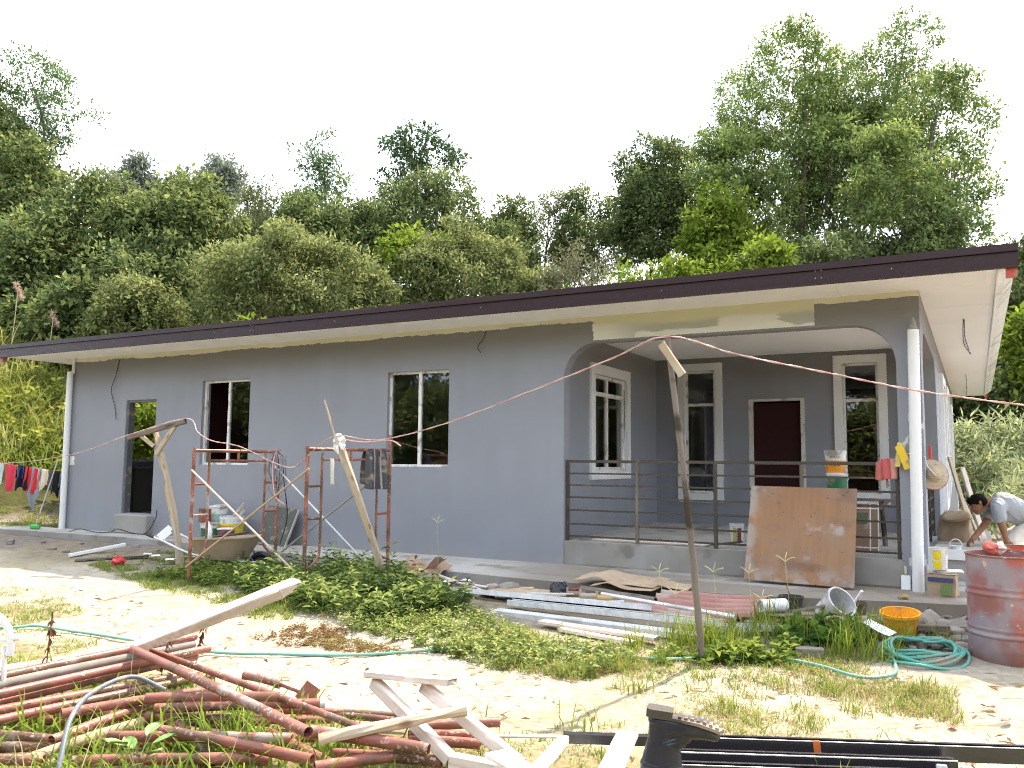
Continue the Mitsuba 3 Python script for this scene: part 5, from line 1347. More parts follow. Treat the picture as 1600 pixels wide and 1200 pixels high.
# goosegrass stalks with splayed seed heads, few enough to count
for n, (x, y, h) in enumerate([(-1.95, -2.75, 0.50), (-1.45, -2.9, 0.56), (-1.25, -2.6, 0.52), (-1.75, -3.1, 0.40), (-1.05, -2.85, 0.36), (-0.95, -2.5, 0.62), (-4.75, -2.1, 0.75)]):
    k = thing('grass_stalk', 'tall thin grass stalk with a splayed pale seed head near the grey pole' if n < 6 else 'tall bent grass stalk rising beside the torn paper sack', 'grass stalk', 'grass stalks by the pole' if n < 6 else None)
    b = gpt(x, y); t = b + np.array([-0.04 + 0.02 * (n % 4), 0.0, h])
    add(k + '__stalk', tube(spline([b, (b + t) / 2 + [0.015, 0, 0], t], 8), 0.0025, 4), 'm_paint', color=(0.36, 0.38, 0.14))
    add(k + '__seed_head', cat([tube(spline([t, t + np.array([math.cos(q), 0.3 * math.sin(3 * q), 0.55 + 0.3 * math.sin(q)]) * 0.04, t + np.array([math.cos(q) * 0.085, 0.02 * math.sin(q * 5), 0.02 + 0.06 * math.sin(q)])], 6), 0.0035, 4) for q in (0.3, 1.4, 2.7)]), 'm_paint', color=(0.5, 0.48, 0.25))
    tag(k + '__seed_head', None, None, None, 'stuff')
# torn cement sack with a red ring printed on it
k = thing('cement_sack', 'torn brown paper sack with a red ring print in front of the wall', 'sack')
m = sheet(0.75, 0.55, 30, 22, lambda u, v: (u - 0.37, v - 0.3, 0.16 * np.exp(-((u - 0.25) / 0.18) ** 2) + 0.13 * np.exp(-((u - 0.6) / 0.12) ** 2) + 0.05 * np.sin(v * 9)))
m = bumpy(m, 0.06, 5, 12)
m = move(m, (-5.42, -1.55, -0.08), rot((1, 0, 0), 28) @ rot((0, 0, 1), 8))
uu = np.repeat(np.linspace(0, 0.75, 30), 22); vv = np.tile(np.linspace(0, 0.55, 22), 30)
rr = np.hypot((uu - 0.26), (vv - 0.22) * 1.1)
colr = np.where(((rr > 0.11) & (rr < 0.155))[:, None], [0.38, 0.06, 0.05], np.where((rr < 0.11)[:, None], [0.2, 0.18, 0.16], [0.36, 0.24, 0.17]))
add(k + '__paper', thick(m, 0.005), 'm_paint', color=np.vstack([colr, colr]), smooth=True)
add(k + '__torn_flap', move(thick(bumpy(sheet(0.3, 0.25, 10, 9, lambda u, v: (u, v, 0.5 * u * u)), 0.05, 8, 3), 0.004), (-5.25, -1.75, -0.02), rot((0, 1, 0), -30)), 'm_paint', color=(0.33, 0.2, 0.14), smooth=True)
add('lath', beam((-5.05, -1.62, -0.02), (-4.25, -1.85, -0.12), 0.05, 0.02, 0, n=2, seed=33), 'm_wood_cement', label='thin pale lath lying right of the torn paper sack', cat='plank')
add('brown_leaf_litter', move(bumpy((ico.vertices * np.array([0.35, 0.2, 0.1]), ico.faces), 0.1, 9, 17), gpt(-5.3, -1.95, 0.0)), 'm_bark', smooth=True, label='heap of dry brown leaves and straw in front of the torn paper sack', cat='leaf heap')
add('flat_board', beam(gpt(-4.15, -1.9, 0.05), gpt(-2.3, -2.05, 0.07), 0.55, 0.018, 0, n=2, seed=34), 'm_cardboard', label='wide brown board lying flat under the black bag', cat='board')
add('black_plastic_bag', move(bumpy((ico.vertices * np.array([0.105, 0.095, 0.085]), ico.faces), 0.03, 22, 18), gpt(-3.41, -1.80, 0.095)), 'm_rubber', smooth=35, label='tied black plastic bag on the brown board', cat='bag')
for n, (x, y, w, l, z, rz, lab) in enumerate([(-2.86, -1.42, 0.95, 0.42, 0.07, -6, 'large flattened cardboard sheet at the front of the porch'), (-2.75, -1.60, 0.70, 0.22, 0.03, -8, 'folded cardboard strip in front of the large sheet'), (-2.35, -1.40, 0.45, 0.3, 0.035, 8, 'torn cardboard piece near the grey pole')]):
    m = thick(bumpy(sheet(w, l, 18, 10, lambda u, v: (u - w / 2, v - l / 2, 0.05 * np.exp(-((u - 0.3 * w) / 0.12) ** 2))), 0.03, 4, n + 5), 0.006)
    add('cardboard_sheet', move(m, (x, y, z), rot((0, 0, 1), rz) @ rot((1, 0, 0), 6)), 'm_cardboard', smooth=True, label=lab, cat='cardboard')
add('red_wrapper', move(thick(bumpy(sheet(0.22, 0.14, 10, 8, lambda u, v: (u, v, 0 * u)), 0.06, 10, 3), 0.004), gpt(-3.35, -1.60, 0.08)), 'm_paint', color=(0.36, 0.04, 0.045), smooth=True, label='crumpled red wrapper at the left end of the cardboard', cat='wrapper')
add('red_wrapper', move(thick(bumpy(sheet(0.2, 0.12, 10, 8, lambda u, v: (u, v, 0 * u)), 0.05, 11, 4), 0.004), gpt(-2.75, -1.9, 0.1)), 'm_paint', color=(0.36, 0.04, 0.045), smooth=True, label='crumpled red wrapper beside the brown half-pipe', cat='wrapper')
add('brown_trough', beam(gpt(-3.15, -1.80, 0.115), gpt(-2.3, -1.97, 0.09), 0.11, 0.09, 0, n=6, cham=0.3, jit=0.004, seed=36, taper=0.75), 'm_wood_grey', label='dark brown length of trunk lying on the brown board', cat='log')
for n, (a, b, r) in enumerate([((-3.22, -2.0, 0.02), (-3.05, -1.93, 0.15), 0.022), ((-3.06, -2.04, 0.02), (-2.9, -1.96, 0.14), 0.02), ((-2.86, -2.08, 0.02), (-2.70, -2.0, 0.13), 0.022)]):
    add('pipe_clamp', cat(tube(np.linspace(gpt(*a[:2], 0.09), gpt(*b[:2], 0.09), 4), r * 1.6, 10), tube(np.linspace(gpt(*a[:2], 0.02), gpt(*a[:2], 0.16), 4), r * 0.6, 6)), 'm_paint', color=[(0.2, 0.14, 0.1), (0.35, 0.31, 0.26), (0.42, 0.3, 0.13)][n], smooth=40, label=['dark', 'grey', 'yellowish'][n] + ' steel pipe clamp on the brown board', cat='clamp')
add('offcut_strip', beam(gpt(-3.6, -2.15, 0.09), gpt(-3.15, -2.0, 0.10), 0.06, 0.01), 'm_galvanised', label='flat metal strip under the pipe clamps', cat='metal strip')
add('offcut_strip', beam(gpt(-2.95, -2.32, 0.08), gpt(-2.55, -2.15, 0.10), 0.06, 0.01), 'm_galvanised', label='flat metal strip right of the yellowish pipe clamp', cat='metal strip')
gp_ = thing('conduit_pipe', 'thin grey pipe lying across the red corrugated sheet', 'pipe')
add(gp_ + '__tube', pipe(gpt(-2.85, -1.98, 0.12), gpt(-1.42, -2.40, 0.10), 0.022, 10), 'm_galvanised', smooth=40)


def corrugated(name, label, o, du, dv, w, l, n_wave, amp, bend=0.0, seed=0):
    du, dv = nrm(du), nrm(dv); up_ = np.cross(du, dv)
    def fn(u, v):
        z = amp * np.sin(v / l * n_wave * 2 * np.pi) + bend * np.sin(u / w * np.pi) + 0.03 * (meshkit.noise(np.stack([u * 3, v * 3, 0 * u], -1), seed) - 0.5)
        q = np.asarray(o) + u[..., None] * du + v[..., None] * dv + z[..., None] * up_
        return q[..., 0], q[..., 1], q[..., 2]
    return add(name, thick(sheet(w, l, 30, n_wave * 10, fn), 0.006), 'm_corrugated', smooth=True, label=label, cat='roofing sheet')


corrugated('corrugated_sheet', 'larger faded red corrugated roofing sheet leaning on the rubble', (-2.40, -2.12, -0.10), (1.0, -0.03, 0.03), (0.06, 0.72, 0.13), 1.05, 0.62, 5, 0.045, -0.03, 1)
corrugated('corrugated_sheet', 'smaller red corrugated sheet in front of the larger one', (-2.55, -2.26, -0.09), (1.0, -0.22, -0.01), (0.1, 0.5, 0.1), 1.1, 0.30, 3, 0.034, 0.0, 2)


def channel(a, b, w, h, t=0.004, roll=0.0):
    a, b = np.asarray(a, float), np.asarray(b, float)
    d, s, u = frame_of(b - a)
    c, sn = math.cos(math.radians(roll)), math.sin(math.radians(roll))
    s, u = s * c + u * sn, u * c - s * sn
    pts = [(-w / 2, h), (-w / 2, 0), (w / 2, 0), (w / 2, h), (w / 2 - 0.02, h), (w / 2 - 0.02, h - t), (w / 2 - t, h - t), (w / 2 - t, t), (-w / 2 + t, t), (-w / 2 + t, h - t), (-w / 2 + 0.02, h - t), (-w / 2 + 0.02, h)]
    pl = sg.Polygon(pts); m = trimesh.creation.extrude_polygon(pl, np.linalg.norm(b - a), engine='earcut')
    v = np.array(m.vertices)
    return a + v[:, :1] * s + v[:, 1:2] * u + v[:, 2:] * d, np.array(m.faces)


for n, (a, b, w, h, roll, lab) in enumerate([((-4.5, -2.25, 0.05), (-2.2, -2.42, 0.09), 0.10, 0.05, 12, 'bluish galvanised steel channel, farthest back of the four in the weeds'), ((-3.6, -2.52, 0.04), (-1.45, -2.80, 0.10), 0.10, 0.05, 0, 'galvanised steel channel passing behind the foot of the grey pole'),
                                             ((-3.65, -2.72, 0.03), (-1.55, -3.02, 0.08), 0.13, 0.05, 178, 'wide bright galvanised steel channel, nearest of the four'), ((-1.7, -2.75, 0.03), (-0.95, -2.45, 0.04), 0.09, 0.05, 0, 'short galvanised channel lying right of the grey pole')]):
    add('steel_channel', channel(gpt(*a[:2], a[2]), gpt(*b[:2], b[2]), w, h, 0.003, roll), 'm_galvanised', label=lab, cat='steel channel')
add('planed_plank', beam(gpt(-3.0, -3.02, 0.04), gpt(-1.85, -3.22, 0.06), 0.11, 0.03, 0, n=2, seed=40), 'm_wood_cement', label='pale plank lying in the weeds in front of the steel channels', cat='plank')
add('planed_plank', beam(gpt(-2.75, -3.16, 0.03), gpt(-2.0, -3.34, 0.04), 0.07, 0.03, 0, n=2, seed=41), 'm_wood_cement', label='short pale plank half hidden in the weeds in front of the longer one', cat='plank')
k = thing('plastic_pipe_offcut', 'short white plastic pipe lying open end forward beside the corrugated sheet', 'pipe')
add(k + '__tube', pipe((-1.31, -1.93, 0.0), (-1.13, -1.72, 0.0), 0.058, 22, 0.08, 4), 'm_white', smooth=40)
add('slate_board', move(thick(bumpy(sheet(0.75, 0.3, 14, 8, lambda u, v: (u - 0.37, v - 0.15, 0 * u)), 0.02, 5, 9), 0.012), gpt(-0.95, -1.75, 0.05), rot((0, 0, 1), 4)), 'm_bark', smooth=True, label='dark weathered board lying behind the brick', cat='board')
add('wood_scrap', beam(gpt(-1.05, -1.9, 0.1), gpt(-0.78, -1.65, 0.14), 0.06, 0.02, 10, seed=42), 'm_wood_grey', label='grey wood scrap sloping up right of the white plastic pipe', cat='wood scrap')
bucket('mortar_bucket', 'black rubber mortar bucket full of cement standing left of the tilted bucket', gpt(-1.13, -1.42, -0.0), 0.115, 0.085, 0.17, (0.03, 0.032, 0.036), cat_='bucket')
add('cement_fill', bumpy(lathe([(0.104, 0.0), (0.07, 0.012), (0.001, 0.02)], 20, gpt(-1.13, -1.42, 0.135)), 0.01, 14), 'm_concrete', smooth=True, label='grey cement inside the black mortar bucket', cat='cement')
add('steel_rod', tube(np.linspace(gpt(-1.13, -1.42, 0.14), gpt(-1.17, -1.42, 0.27), 3), 0.006, 5), 'm_dark_metal', label='thin rod standing in the black mortar bucket', cat='rod')
bucket('bucket', 'grey-white bucket lying tilted with its mouth towards the right', gpt(-0.80, -1.52, 0.04), 0.14, 0.115, 0.25, (0.50, 0.51, 0.53), R=rot((0, 0, 1), -35) @ rot((0, 1, 0), 52), handle=(0.3, -0.4))
bucket('mortar_bucket', 'small brown bucket with a white-handled brush behind the tilted bucket', gpt(-0.56, -1.32, 0.0), 0.10, 0.08, 0.15, (0.10, 0.075, 0.05))
add('brush_handle', tube(np.linspace(gpt(-0.60, -1.32, 0.1), gpt(-0.50, -1.36, 0.26), 4), 0.015, 8), 'm_white', smooth=40, label='white brush handle sticking out of the small brown bucket', cat='brush')
k = thing('work_glove', 'dirty pink and brown work glove lying in front of the tilted bucket', 'glove')
m = bumpy((ico.vertices * np.array([0.14, 0.09, 0.045]), ico.faces), 0.03, 12, 6)
add(k + '__palm', move(m, gpt(-0.70, -1.85, 0.05)), 'm_cloth', color=(0.4, 0.27, 0.28), smooth=True)
for n in range(4):
    a = gpt(-0.62, -1.87 + 0.025 * n, 0.06); add(k + '__finger', tube(spline([a, a + [0.05, 0.01, 0.03], a + [0.11, 0.0, 0.0]], 7), [0.014, 0.015, 0.015, 0.014, 0.013, 0.011, 0.006], 7), 'm_cloth', color=(0.38, 0.3, 0.24), smooth=True)
bucket('basin', 'bright yellow-orange plastic basin standing on the rubble by the hose coil', gpt(-0.13, -2.02, -0.01), 0.155, 0.10, 0.215, (0.80, 0.37, 0.015), R=rot((1, 0, 0), 9), cat_='basin')
brick = thing('brick', 'pale cement brick lying in the weeds in front of the boards', 'brick')
add(brick + '__block', move(bumpy((trimesh.Trimesh(*cbox(0.21, 0.10, 0.07, 0.006), process=False).subdivide().vertices, trimesh.Trimesh(*cbox(0.21, 0.10, 0.07, 0.006), process=False).subdivide().faces), 0.004, 20, 1), gpt(-0.70, -3.02, 0.03), rot((0, 0, 1), 12)), 'm_concrete')
add('timber_block', beam(gpt(-0.02, -2.0, 0.08), gpt(0.22, -1.9, 0.08), 0.10, 0.045, 0, seed=43), 'm_wood_grey', label='short brown timber block right of the yellow basin', cat='timber')
k = thing('paper_sheet', 'folded pale paper lying left of the hose coil', 'paper')
add(k + '__sheet', move(thick(bumpy(sheet(0.28, 0.13, 12, 8, lambda u, v: (u - 0.14, v - 0.06, 0.04 * np.abs(v - 0.06) * 10)), 0.012, 6, 3), 0.003), gpt(-0.28, -2.45, 0.12), rot((0, 0, 1), -38) @ rot((0, 1, 0), 14)), 'm_white', smooth=True)
# green garden hose: coil and the line that runs to it across the yard
hose = thing('garden_hose', 'teal garden hose coiled before the red drum, its line running across the yard', 'hose')
pts = []
Rq = rs(80)
for n in range(7):
    rx_, ry_ = 0.30 - 0.012 * n + Rq.normal(0, 0.01), 0.40 - 0.03 * n
    cx, cy = 0.07 + Rq.normal(0, 0.012), -2.68 + Rq.normal(0, 0.015)
    for t in np.linspace(0, 2 * np.pi, 17)[:-1]:
        x, y = cx + rx_ * math.cos(t + 2), cy + ry_ * math.sin(t + 2)
        pts.append(gpt(x, y, 0.025 + 0.010 * n + 0.02 * math.sin(3 * t + n)))
add(hose + '__coil', tube(spline(pts, 420), 0.0125, 8), 'm_paint', color=(0.07, 0.31, 0.26), smooth=True)
HL = [(-0.22, -2.75), (-0.12, -2.95), (-0.08, -3.27), (-0.15, -3.42), (-0.31, -3.48), (-0.59, -3.33), (-0.92, -3.27), (-1.31, -3.43), (-1.65, -3.62), (-2.04, -3.68), (-3.00, -3.80), (-3.34, -4.05), (-3.90, -4.49), (-4.5, -4.75), (-5.12, -4.96), (-6.34, -4.98), (-6.81, -5.0), (-7.27, -5.02), (-7.49, -5.25), (-8.5, -5.7)]
p = spline([gpt(x, y, 0.03) for x, y in HL], 160); p[:, 2] = ground_z(p[:, 0], p[:, 1]) + 0.03
add(hose + '__line', tube(p, 0.0125, 8), 'm_paint', color=(0.13, 0.35, 0.28), smooth=True)
for n, (x, y) in enumerate([(0.45, -3.7), (0.55, -3.95), (0.3, -4.2), (-0.15, -4.75), (0.0, -3.35), (0.4, -4.7), (0.7, -4.2)]):
    add('dead_leaf', move(thick(bumpy(sheet(0.10, 0.05, 6, 5, lambda u, v: (u * 0.8, (v - 0.025) * np.sin(np.clip(u / 0.1, 0.05, 0.95) * 3.14), 0.3 * np.abs(v - 0.025))), 0.010, 15, n), 0.002), gpt(x, y, 0.012), rot((0, 0, 1), 50 * n)), 'm_paint', color=(0.2, 0.085, 0.04), label='brown dead leaf on the bare sand at right', cat='leaf', group='dead leaves on the sand')

# ---------------------------------------------------------------- things at the right end of the house
add('plywood_board', move(cbox(1.135, 0.018, 1.09, 0.003), (-1.242, -0.23, 0.535), rot((1, 0, 0), -21) @ rot((0, 1, 0), 0.6)), 'm_plywood', label='large stained brown plywood board leaning against the porch railing', cat='plywood board')
k = thing('trowel', 'steel trowel with a pale handle leaning on the porch plinth', 'trowel')
add(k + '__blade', move(box(-0.045, 0.045, -0.002, 0.002, 0, 0.15), (-0.22, -0.05, 0.0), rot((1, 0, 0), -14)), 'm_galvanised')
add(k + '__grip', tube(np.linspace((-0.22, -0.015, 0.15), (-0.22, 0.0, 0.24), 5), [0.012, 0.014, 0.014, 0.014, 0.01], 8), 'm_paint', color=(0.55, 0.52, 0.42), smooth=40)
k = thing('foam_float', 'pair of yellow foam floats hung crosswise on the column by the downpipe', 'float')
add(k + '__pad', move(cbox(0.055, 0.03, 0.26, 0.004), (-0.245, -0.05, 1.41), rot((0, 1, 0), 8)), 'm_paint', color=(0.62, 0.55, 0.16))
add(k + '__pad', move(cbox(0.085, 0.03, 0.26, 0.004), (-0.195, -0.085, 1.385), rot((0, 1, 0), -20)), 'm_paint', color=(0.72, 0.50, 0.04))
add(k + '__hanger', tube(spline([(-0.15, -0.09, 1.42), (-0.12, -0.12, 1.425), (-0.06, -0.1, 1.43)], 8), 0.006, 6), 'm_white', smooth=True)
for n, (x, z, w, h, c, lab) in enumerate([(-0.445, 1.235, 0.085, 0.20, (0.46, 0.15, 0.12), 'dusty red roller sleeve, left of three on the porch rail'), (-0.38, 1.26, 0.085, 0.22, (0.5, 0.12, 0.13), 'deep pink roller sleeve in the middle of three on the porch rail'), (-0.31, 1.26, 0.09, 0.22, (0.6, 0.3, 0.26), 'pale pink roller sleeve, right of three on the porch rail')]):
    m = lathe([(0.001, -h / 2), (w * 0.42, -h / 2), (w / 2, -h / 2 + 0.01), (w / 2, h / 2 - 0.01), (w * 0.42, h / 2), (0.001, h / 2)], 16)
    m = move(bumpy(m, 0.004, 40, n), (x, 0.045 - 0.03 * (n == 1), z), rot((0, 1, 0), (3, -4, 2)[n]))
    add('roller_sleeve', m, 'm_cloth', color=c, smooth=40, label=lab, cat='paint roller')
add('roller_sleeve_001__handle', tube(np.linspace((-0.375, 0.03, 1.15), (-0.37, 0.03, 1.06), 5), [0.01, 0.012, 0.014, 0.014, 0.01], 8), 'm_paint', color=(0.24, 0.1, 0.08), smooth=40)
add('spirit_level', move(cbox(0.03, 0.05, 0.30, 0.006), (0.045, 0.25, 1.36)), 'm_paint', color=(0.55, 0.05, 0.04), label='red tool handle hung behind the straw hat', cat='tool')
k = thing('straw_hat', 'wide straw hat hanging on the side of the porch column', 'hat')
Rh = rot((0, 0, 1), 22) @ rot((1, 0, 0), 78)
hat = lathe([(0.165, 0.0), (0.16, 0.012), (0.1, 0.02), (0.078, 0.028), (0.072, 0.06), (0.055, 0.095), (0.001, 0.105), (0.001, 0.10), (0.05, 0.09), (0.066, 0.055), (0.072, 0.02), (0.1, 0.013), (0.165, 0.0)], 36)
add(k + '__straw', move(bumpy(hat, 0.004, 25, 3), (0.055, 0.20, 1.205), Rh), 'm_wood_pale', uv=np.stack([hat[0][:, 0] * 3, hat[0][:, 1] * 3], 1), smooth=True)
ring = np.linspace(0, 2 * np.pi, 40)
add(k + '__brim_binding', move(tube(np.stack([0.165 * np.cos(ring), 0.165 * np.sin(ring), 0 * ring], 1), 0.006, 6), (0.055, 0.20, 1.205), Rh), 'm_paint', color=(0.3, 0.1, 0.05), smooth=True)
add(k + '__string', tube(spline([(0.0, 0.02, 1.40), (0.02, 0.05, 1.30), (0.06, 0.08, 1.24), (0.10, 0.09, 1.19)], 14), 0.006, 5), 'm_white', smooth=True)
# cardboard box with paint can
k = thing('cardboard_box', 'worn cardboard box with blue and green print beside the downpipe', 'box')
bx_ = trimesh.Trimesh(*box(-0.13, 0.13, -0.11, 0.11, 0, 0.22), process=False).subdivide().subdivide().subdivide()
add(k + '__carton', move(bumpy((bx_.vertices, bx_.faces), 0.012, 7, 3), (0.135, -0.30, 0.0), rot((0, 0, 1), -6)), 'm_cardboard', smooth=30)
add(k + '__blue_print', move(box(-0.11, 0.12, -0.128, -0.1245, 0.15, 0.19), (0.13, -0.30, 0), rot((0, 0, 1), -6)), 'm_paint', color=(0.03, 0.05, 0.14))
add(k + '__green_print', move(bumpy(box(0.0, 0.10, -0.128, -0.1245, 0.02, 0.13), 0.004, 9), (0.135, -0.30, 0), rot((0, 0, 1), -6)), 'm_paint', color=(0.13, 0.2, 0.07))
add(k + '__flap', move(thick(bumpy(sheet(0.25, 0.12, 10, 6, lambda u, v: (u - 0.12, v - 0.03, 0.2 * v * v)), 0.02, 8, 6), 0.005), (0.14, -0.38, 0.225), rot((0, 0, 1), -6)), 'm_cardboard', smooth=True)
add('newspaper', move(thick(bumpy(sheet(0.24, 0.2, 12, 10, lambda u, v: (u - 0.12, v - 0.1, 0 * u)), 0.012, 8, 7), 0.02), (0.20, -0.25, 0.245), rot((0, 0, 1), 10)), 'm_white', smooth=True, label='folded white paper under the yellow paint can', cat='paper')
k = bucket('paint_can', 'white paint can with two yellow label patches on the cardboard box', (0.11, -0.33, 0.262), 0.082, 0.076, 0.215, (0.66, 0.66, 0.62), cat_='paint can')
for z0, z1 in ((0.015, 0.09), (0.105, 0.185)):
    a = np.linspace(-2.2, -1.25, 10)
    v = np.array([[0.0835 * math.cos(t), 0.0835 * math.sin(t), z] for z in (z0, z1) for t in a])
    f = np.array([[i, i + 1, i + 11] for i in range(9)] + [[i, i + 11, i + 10] for i in range(9)])
    add(k + '__yellow_label', move((v, f), (0.11, -0.33, 0.262)), 'm_paint', color=(0.70, 0.55, 0.01), smooth=True)
for q in range(7):
    a = np.linspace(-1.15, -0.5, 6); z = 0.04 + q * 0.02
    add(k + '__print_line', move(tube(np.stack([0.0825 * np.cos(a), 0.0825 * np.sin(a), 0 * a + z], 1), 0.0015, 4), (0.11, -0.33, 0.262)), 'm_paint', color=(0.3, 0.3, 0.32))
# raised slab beside the wall, sacks, timber
add('side_platform', bumpy((trimesh.Trimesh(*box(0.003, 0.62, 1.0, 4.6, -0.05, 0.34), process=False).subdivide().subdivide().subdivide().vertices, trimesh.Trimesh(*box(0.003, 0.62, 1.0, 4.6, -0.05, 0.34), process=False).subdivide().subdivide().subdivide().faces), 0.008, 5, 2), 'm_concrete', kind='structure')
add('white_board', move(box(-0.0, 0.34, -0.012, 0.012, 0, 0.115), (0.09, 0.975, 0.24)), 'm_white', label='whitish board edge along the raised slab behind the red drum', cat='board')
k = thing('pail', 'small white pail with a raised wire handle on the raised slab', 'pail')
add(k + '__body', lathe([(0.001, 0), (0.05, 0), (0.062, 0.05), (0.066, 0.05), (0.058, 0.052), (0.048, 0.01), (0.001, 0.008)], 20, (0.235, 1.15, 0.335)), 'm_white', smooth=40)
t = np.linspace(0, np.pi, 16)
add(k + '__handle', tube(np.stack([0.235 + 0.065 * np.cos(t), 1.15 + 0 * t, 0.385 + 0.075 * np.sin(t)], 1), 0.006, 6), 'm_white', smooth=True)


def sack(c, sx, sy, sz, seed, R=np.eye(3)):
    m = trimesh.creation.icosphere(subdivisions=4); v = np.array(m.vertices)
    v = np.sign(v) * np.abs(v) ** 0.55
    v = v * np.array([sx, sy, sz]) / 2
    v[:, :2] *= (1 - 0.12 * (v[:, 2:] / sz + 0.5))
    return move(bumpy((v, np.array(m.faces)), 0.05, 5, seed), c, R)


add('cement_bag', sack((0.20, 2.45, 0.46), 0.42, 0.4, 0.46, 3), 'm_cardboard', smooth=True, label='full brown cement bag standing on the raised slab by the wall', cat='cement bag')
add('cement_bag_fold', sack((0.22, 2.25, 0.66), 0.36, 0.3, 0.12, 9, rot((0, 1, 0), -10)), 'm_cardboard', smooth=True, label='folded empty sack draped over the brown cement bag', cat='sack')
for n, (a, b, w, lab) in enumerate([((0.16, 3.1, 1.42), (0.42, 2.45, 0.33), 0.06, 'reddish timber length leaning by the side wall, left of three'), ((0.30, 3.7, 1.28), (0.54, 3.1, 0.30), 0.075, 'broad reddish timber length leaning behind the bending man'), ((0.24, 3.2, 1.0), (0.50, 2.7, 0.32), 0.05, 'pale timber length leaning between the reddish ones')]):
    add('timber_length', beam(a, b, w, 0.03, 20, n=2, seed=60 + n), 'm_wood_pale' if n != 1 else 'm_wood_cement', label=lab, cat='timber')
m = sg.Polygon([(0, 0), (0.16, 0), (0.14, 0.62), (0.11, 0.66)])
add('tapered_board', move(extrude_y(m, -0.01, 0.01), (0.09, 3.6, 0.5), rot((0, 0, 1), -12)), 'm_white', label='white tapered board standing against the side wall', cat='board')

# steel drums
def drum(label, c, r, z0, z1, mat, n=48):
    k = thing('steel_drum', label, 'drum')
    h = z1 - z0
    rib = lambda z, a=0.012: [(r, z - 0.02), (r + a, z - 0.006), (r + a, z + 0.006), (r, z + 0.02)]
    prof = [(0.001, 0.0), (r, 0.0), (r + 0.006, 0.01)] + rib(h * 0.30) + rib(h * 0.36, 0.008) + rib(h * 0.66) + rib(h * 0.72, 0.008) + [(r, h - 0.015), (r + 0.007, h - 0.008), (r + 0.004, h), (r - 0.006, h - 0.004), (r - 0.008, h - 0.3), (0.001, h - 0.3)]
    add(k + '__shell', bumpy(move(lathe(prof, n), (*c, z0)), 0.007, 3.5, 5), mat, smooth=40)
    ring = np.linspace(0, 2 * np.pi, 60)
    add(k + '__rim', tube(np.stack([c[0] + (r + 0.002) * np.cos(ring), c[1] + (r + 0.002) * np.sin(ring), 0 * ring + z1], 1), 0.007, 6), 'm_rust', smooth=True)
    return k


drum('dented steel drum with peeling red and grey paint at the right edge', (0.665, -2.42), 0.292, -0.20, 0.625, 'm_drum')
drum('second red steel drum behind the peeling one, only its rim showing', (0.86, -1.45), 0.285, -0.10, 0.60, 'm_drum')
for n, (x, y, z, c, lab) in enumerate([(0.555, -2.2, 0.655, (0.62, 0.2, 0.16), 'crumpled red cloth on the rim of the near drum'), (0.62, -2.17, 0.65, (0.68, 0.6, 0.52), 'crumpled cream cloth on the rim of the near drum')]):
    add('crumpled_cloth', move(bumpy((ico.vertices * np.array([0.05, 0.045, 0.05]), ico.faces), 0.035, 20, n + 40), (x, y, z)), 'm_cloth', color=c, smooth=40, label=lab, cat='cloth')

# ---------------------------------------------------------------- things inside the porch
k = bucket('paint_bucket', 'green paint bucket under the orange-banded bucket behind the porch rail', (-1.05, 1.25, 0.905), 0.125, 0.112, 0.285, (0.7, 0.7, 0.69), (0.012, 0.14, 0.06), lid=(0.72, 0.72, 0.71), handle=(-2.9, -0.9), bz=(0.0, 0.84))
bucket('paint_bucket', 'white bucket with an orange band and the number 450 behind the porch rail', (-1.06, 1.25, 1.195), 0.128, 0.113, 0.285, (0.72, 0.72, 0.70), (0.70, 0.26, 0.01), handle=(-1.2, -1.0), bz=(0.03, 0.56), text=[('450', 0.05, 0.095, -1.45, (0.12, 0.02, 0.01), True), ('SCC', 0.022, 0.19, -1.7, (0.03, 0.03, 0.03), True), ('paint', 0.02, 0.19, -1.35, (0.2, 0.2, 0.2), False)])
k = thing('work_table', 'low wooden work table carrying the two paint buckets in the porch', 'table')
add(k + '__top', move(cbox(0.5, 0.4, 0.035, 0.004), (-1.1, 1.25, 0.885)), 'm_wood_grey', uv=None)
for sx in (-1, 1):
    for sy in (-1, 1):
        add(k + '__leg', beam((-1.1 + sx * 0.2, 1.25 + sy * 0.15, 0.295), (-1.1 + sx * 0.2, 1.25 + sy * 0.15, 0.868), 0.05, 0.04), 'm_wood_grey')
k = thing('trestle', 'wooden trestle with a brown top rail in the right corner of the porch', 'trestle')
add(k + '__rail', beam((-0.98, 1.6, 0.87), (-0.40, 1.6, 0.865), 0.09, 0.035, 0, n=2, seed=70), 'm_wood_grey')
add(k + '__leg', beam((-0.58, 1.6, 0.85), (-0.55, 1.62, 0.3), 0.05, 0.05, seed=71), 'm_wood_grey')
add(k + '__leg', beam((-0.92, 1.6, 0.85), (-0.95, 1.62, 0.3), 0.05, 0.05, seed=72), 'm_wood_grey')
add(k + '__knee', beam((-0.50, 1.6, 0.86), (-0.62, 1.6, 0.74), 0.14, 0.04, seed=73), 'm_wood_grey')
k = thing('framed_panel', 'brown panel with green stains and white tape leaning behind the plywood board', 'panel')
m = box(-0.45, 0.0, -0.008, 0.008, 0, 0.56)
add(k + '__sheet', move(m, (-0.54, 0.72, 0.30), rot((1, 0, 0), -14)), 'm_plywood')
add(k + '__tape', move(cat(box(-0.10, -0.085, -0.0105, -0.0085, 0, 0.56), box(-0.45, 0.0, -0.0115, -0.009, 0.50, 0.512), box(-0.012, 0.0, -0.012, -0.009, 0, 0.56), box(-0.45, 0.0, -0.0115, -0.009, 0.04, 0.055)), (-0.54, 0.72, 0.30), rot((1, 0, 0), -14)), 'm_white')
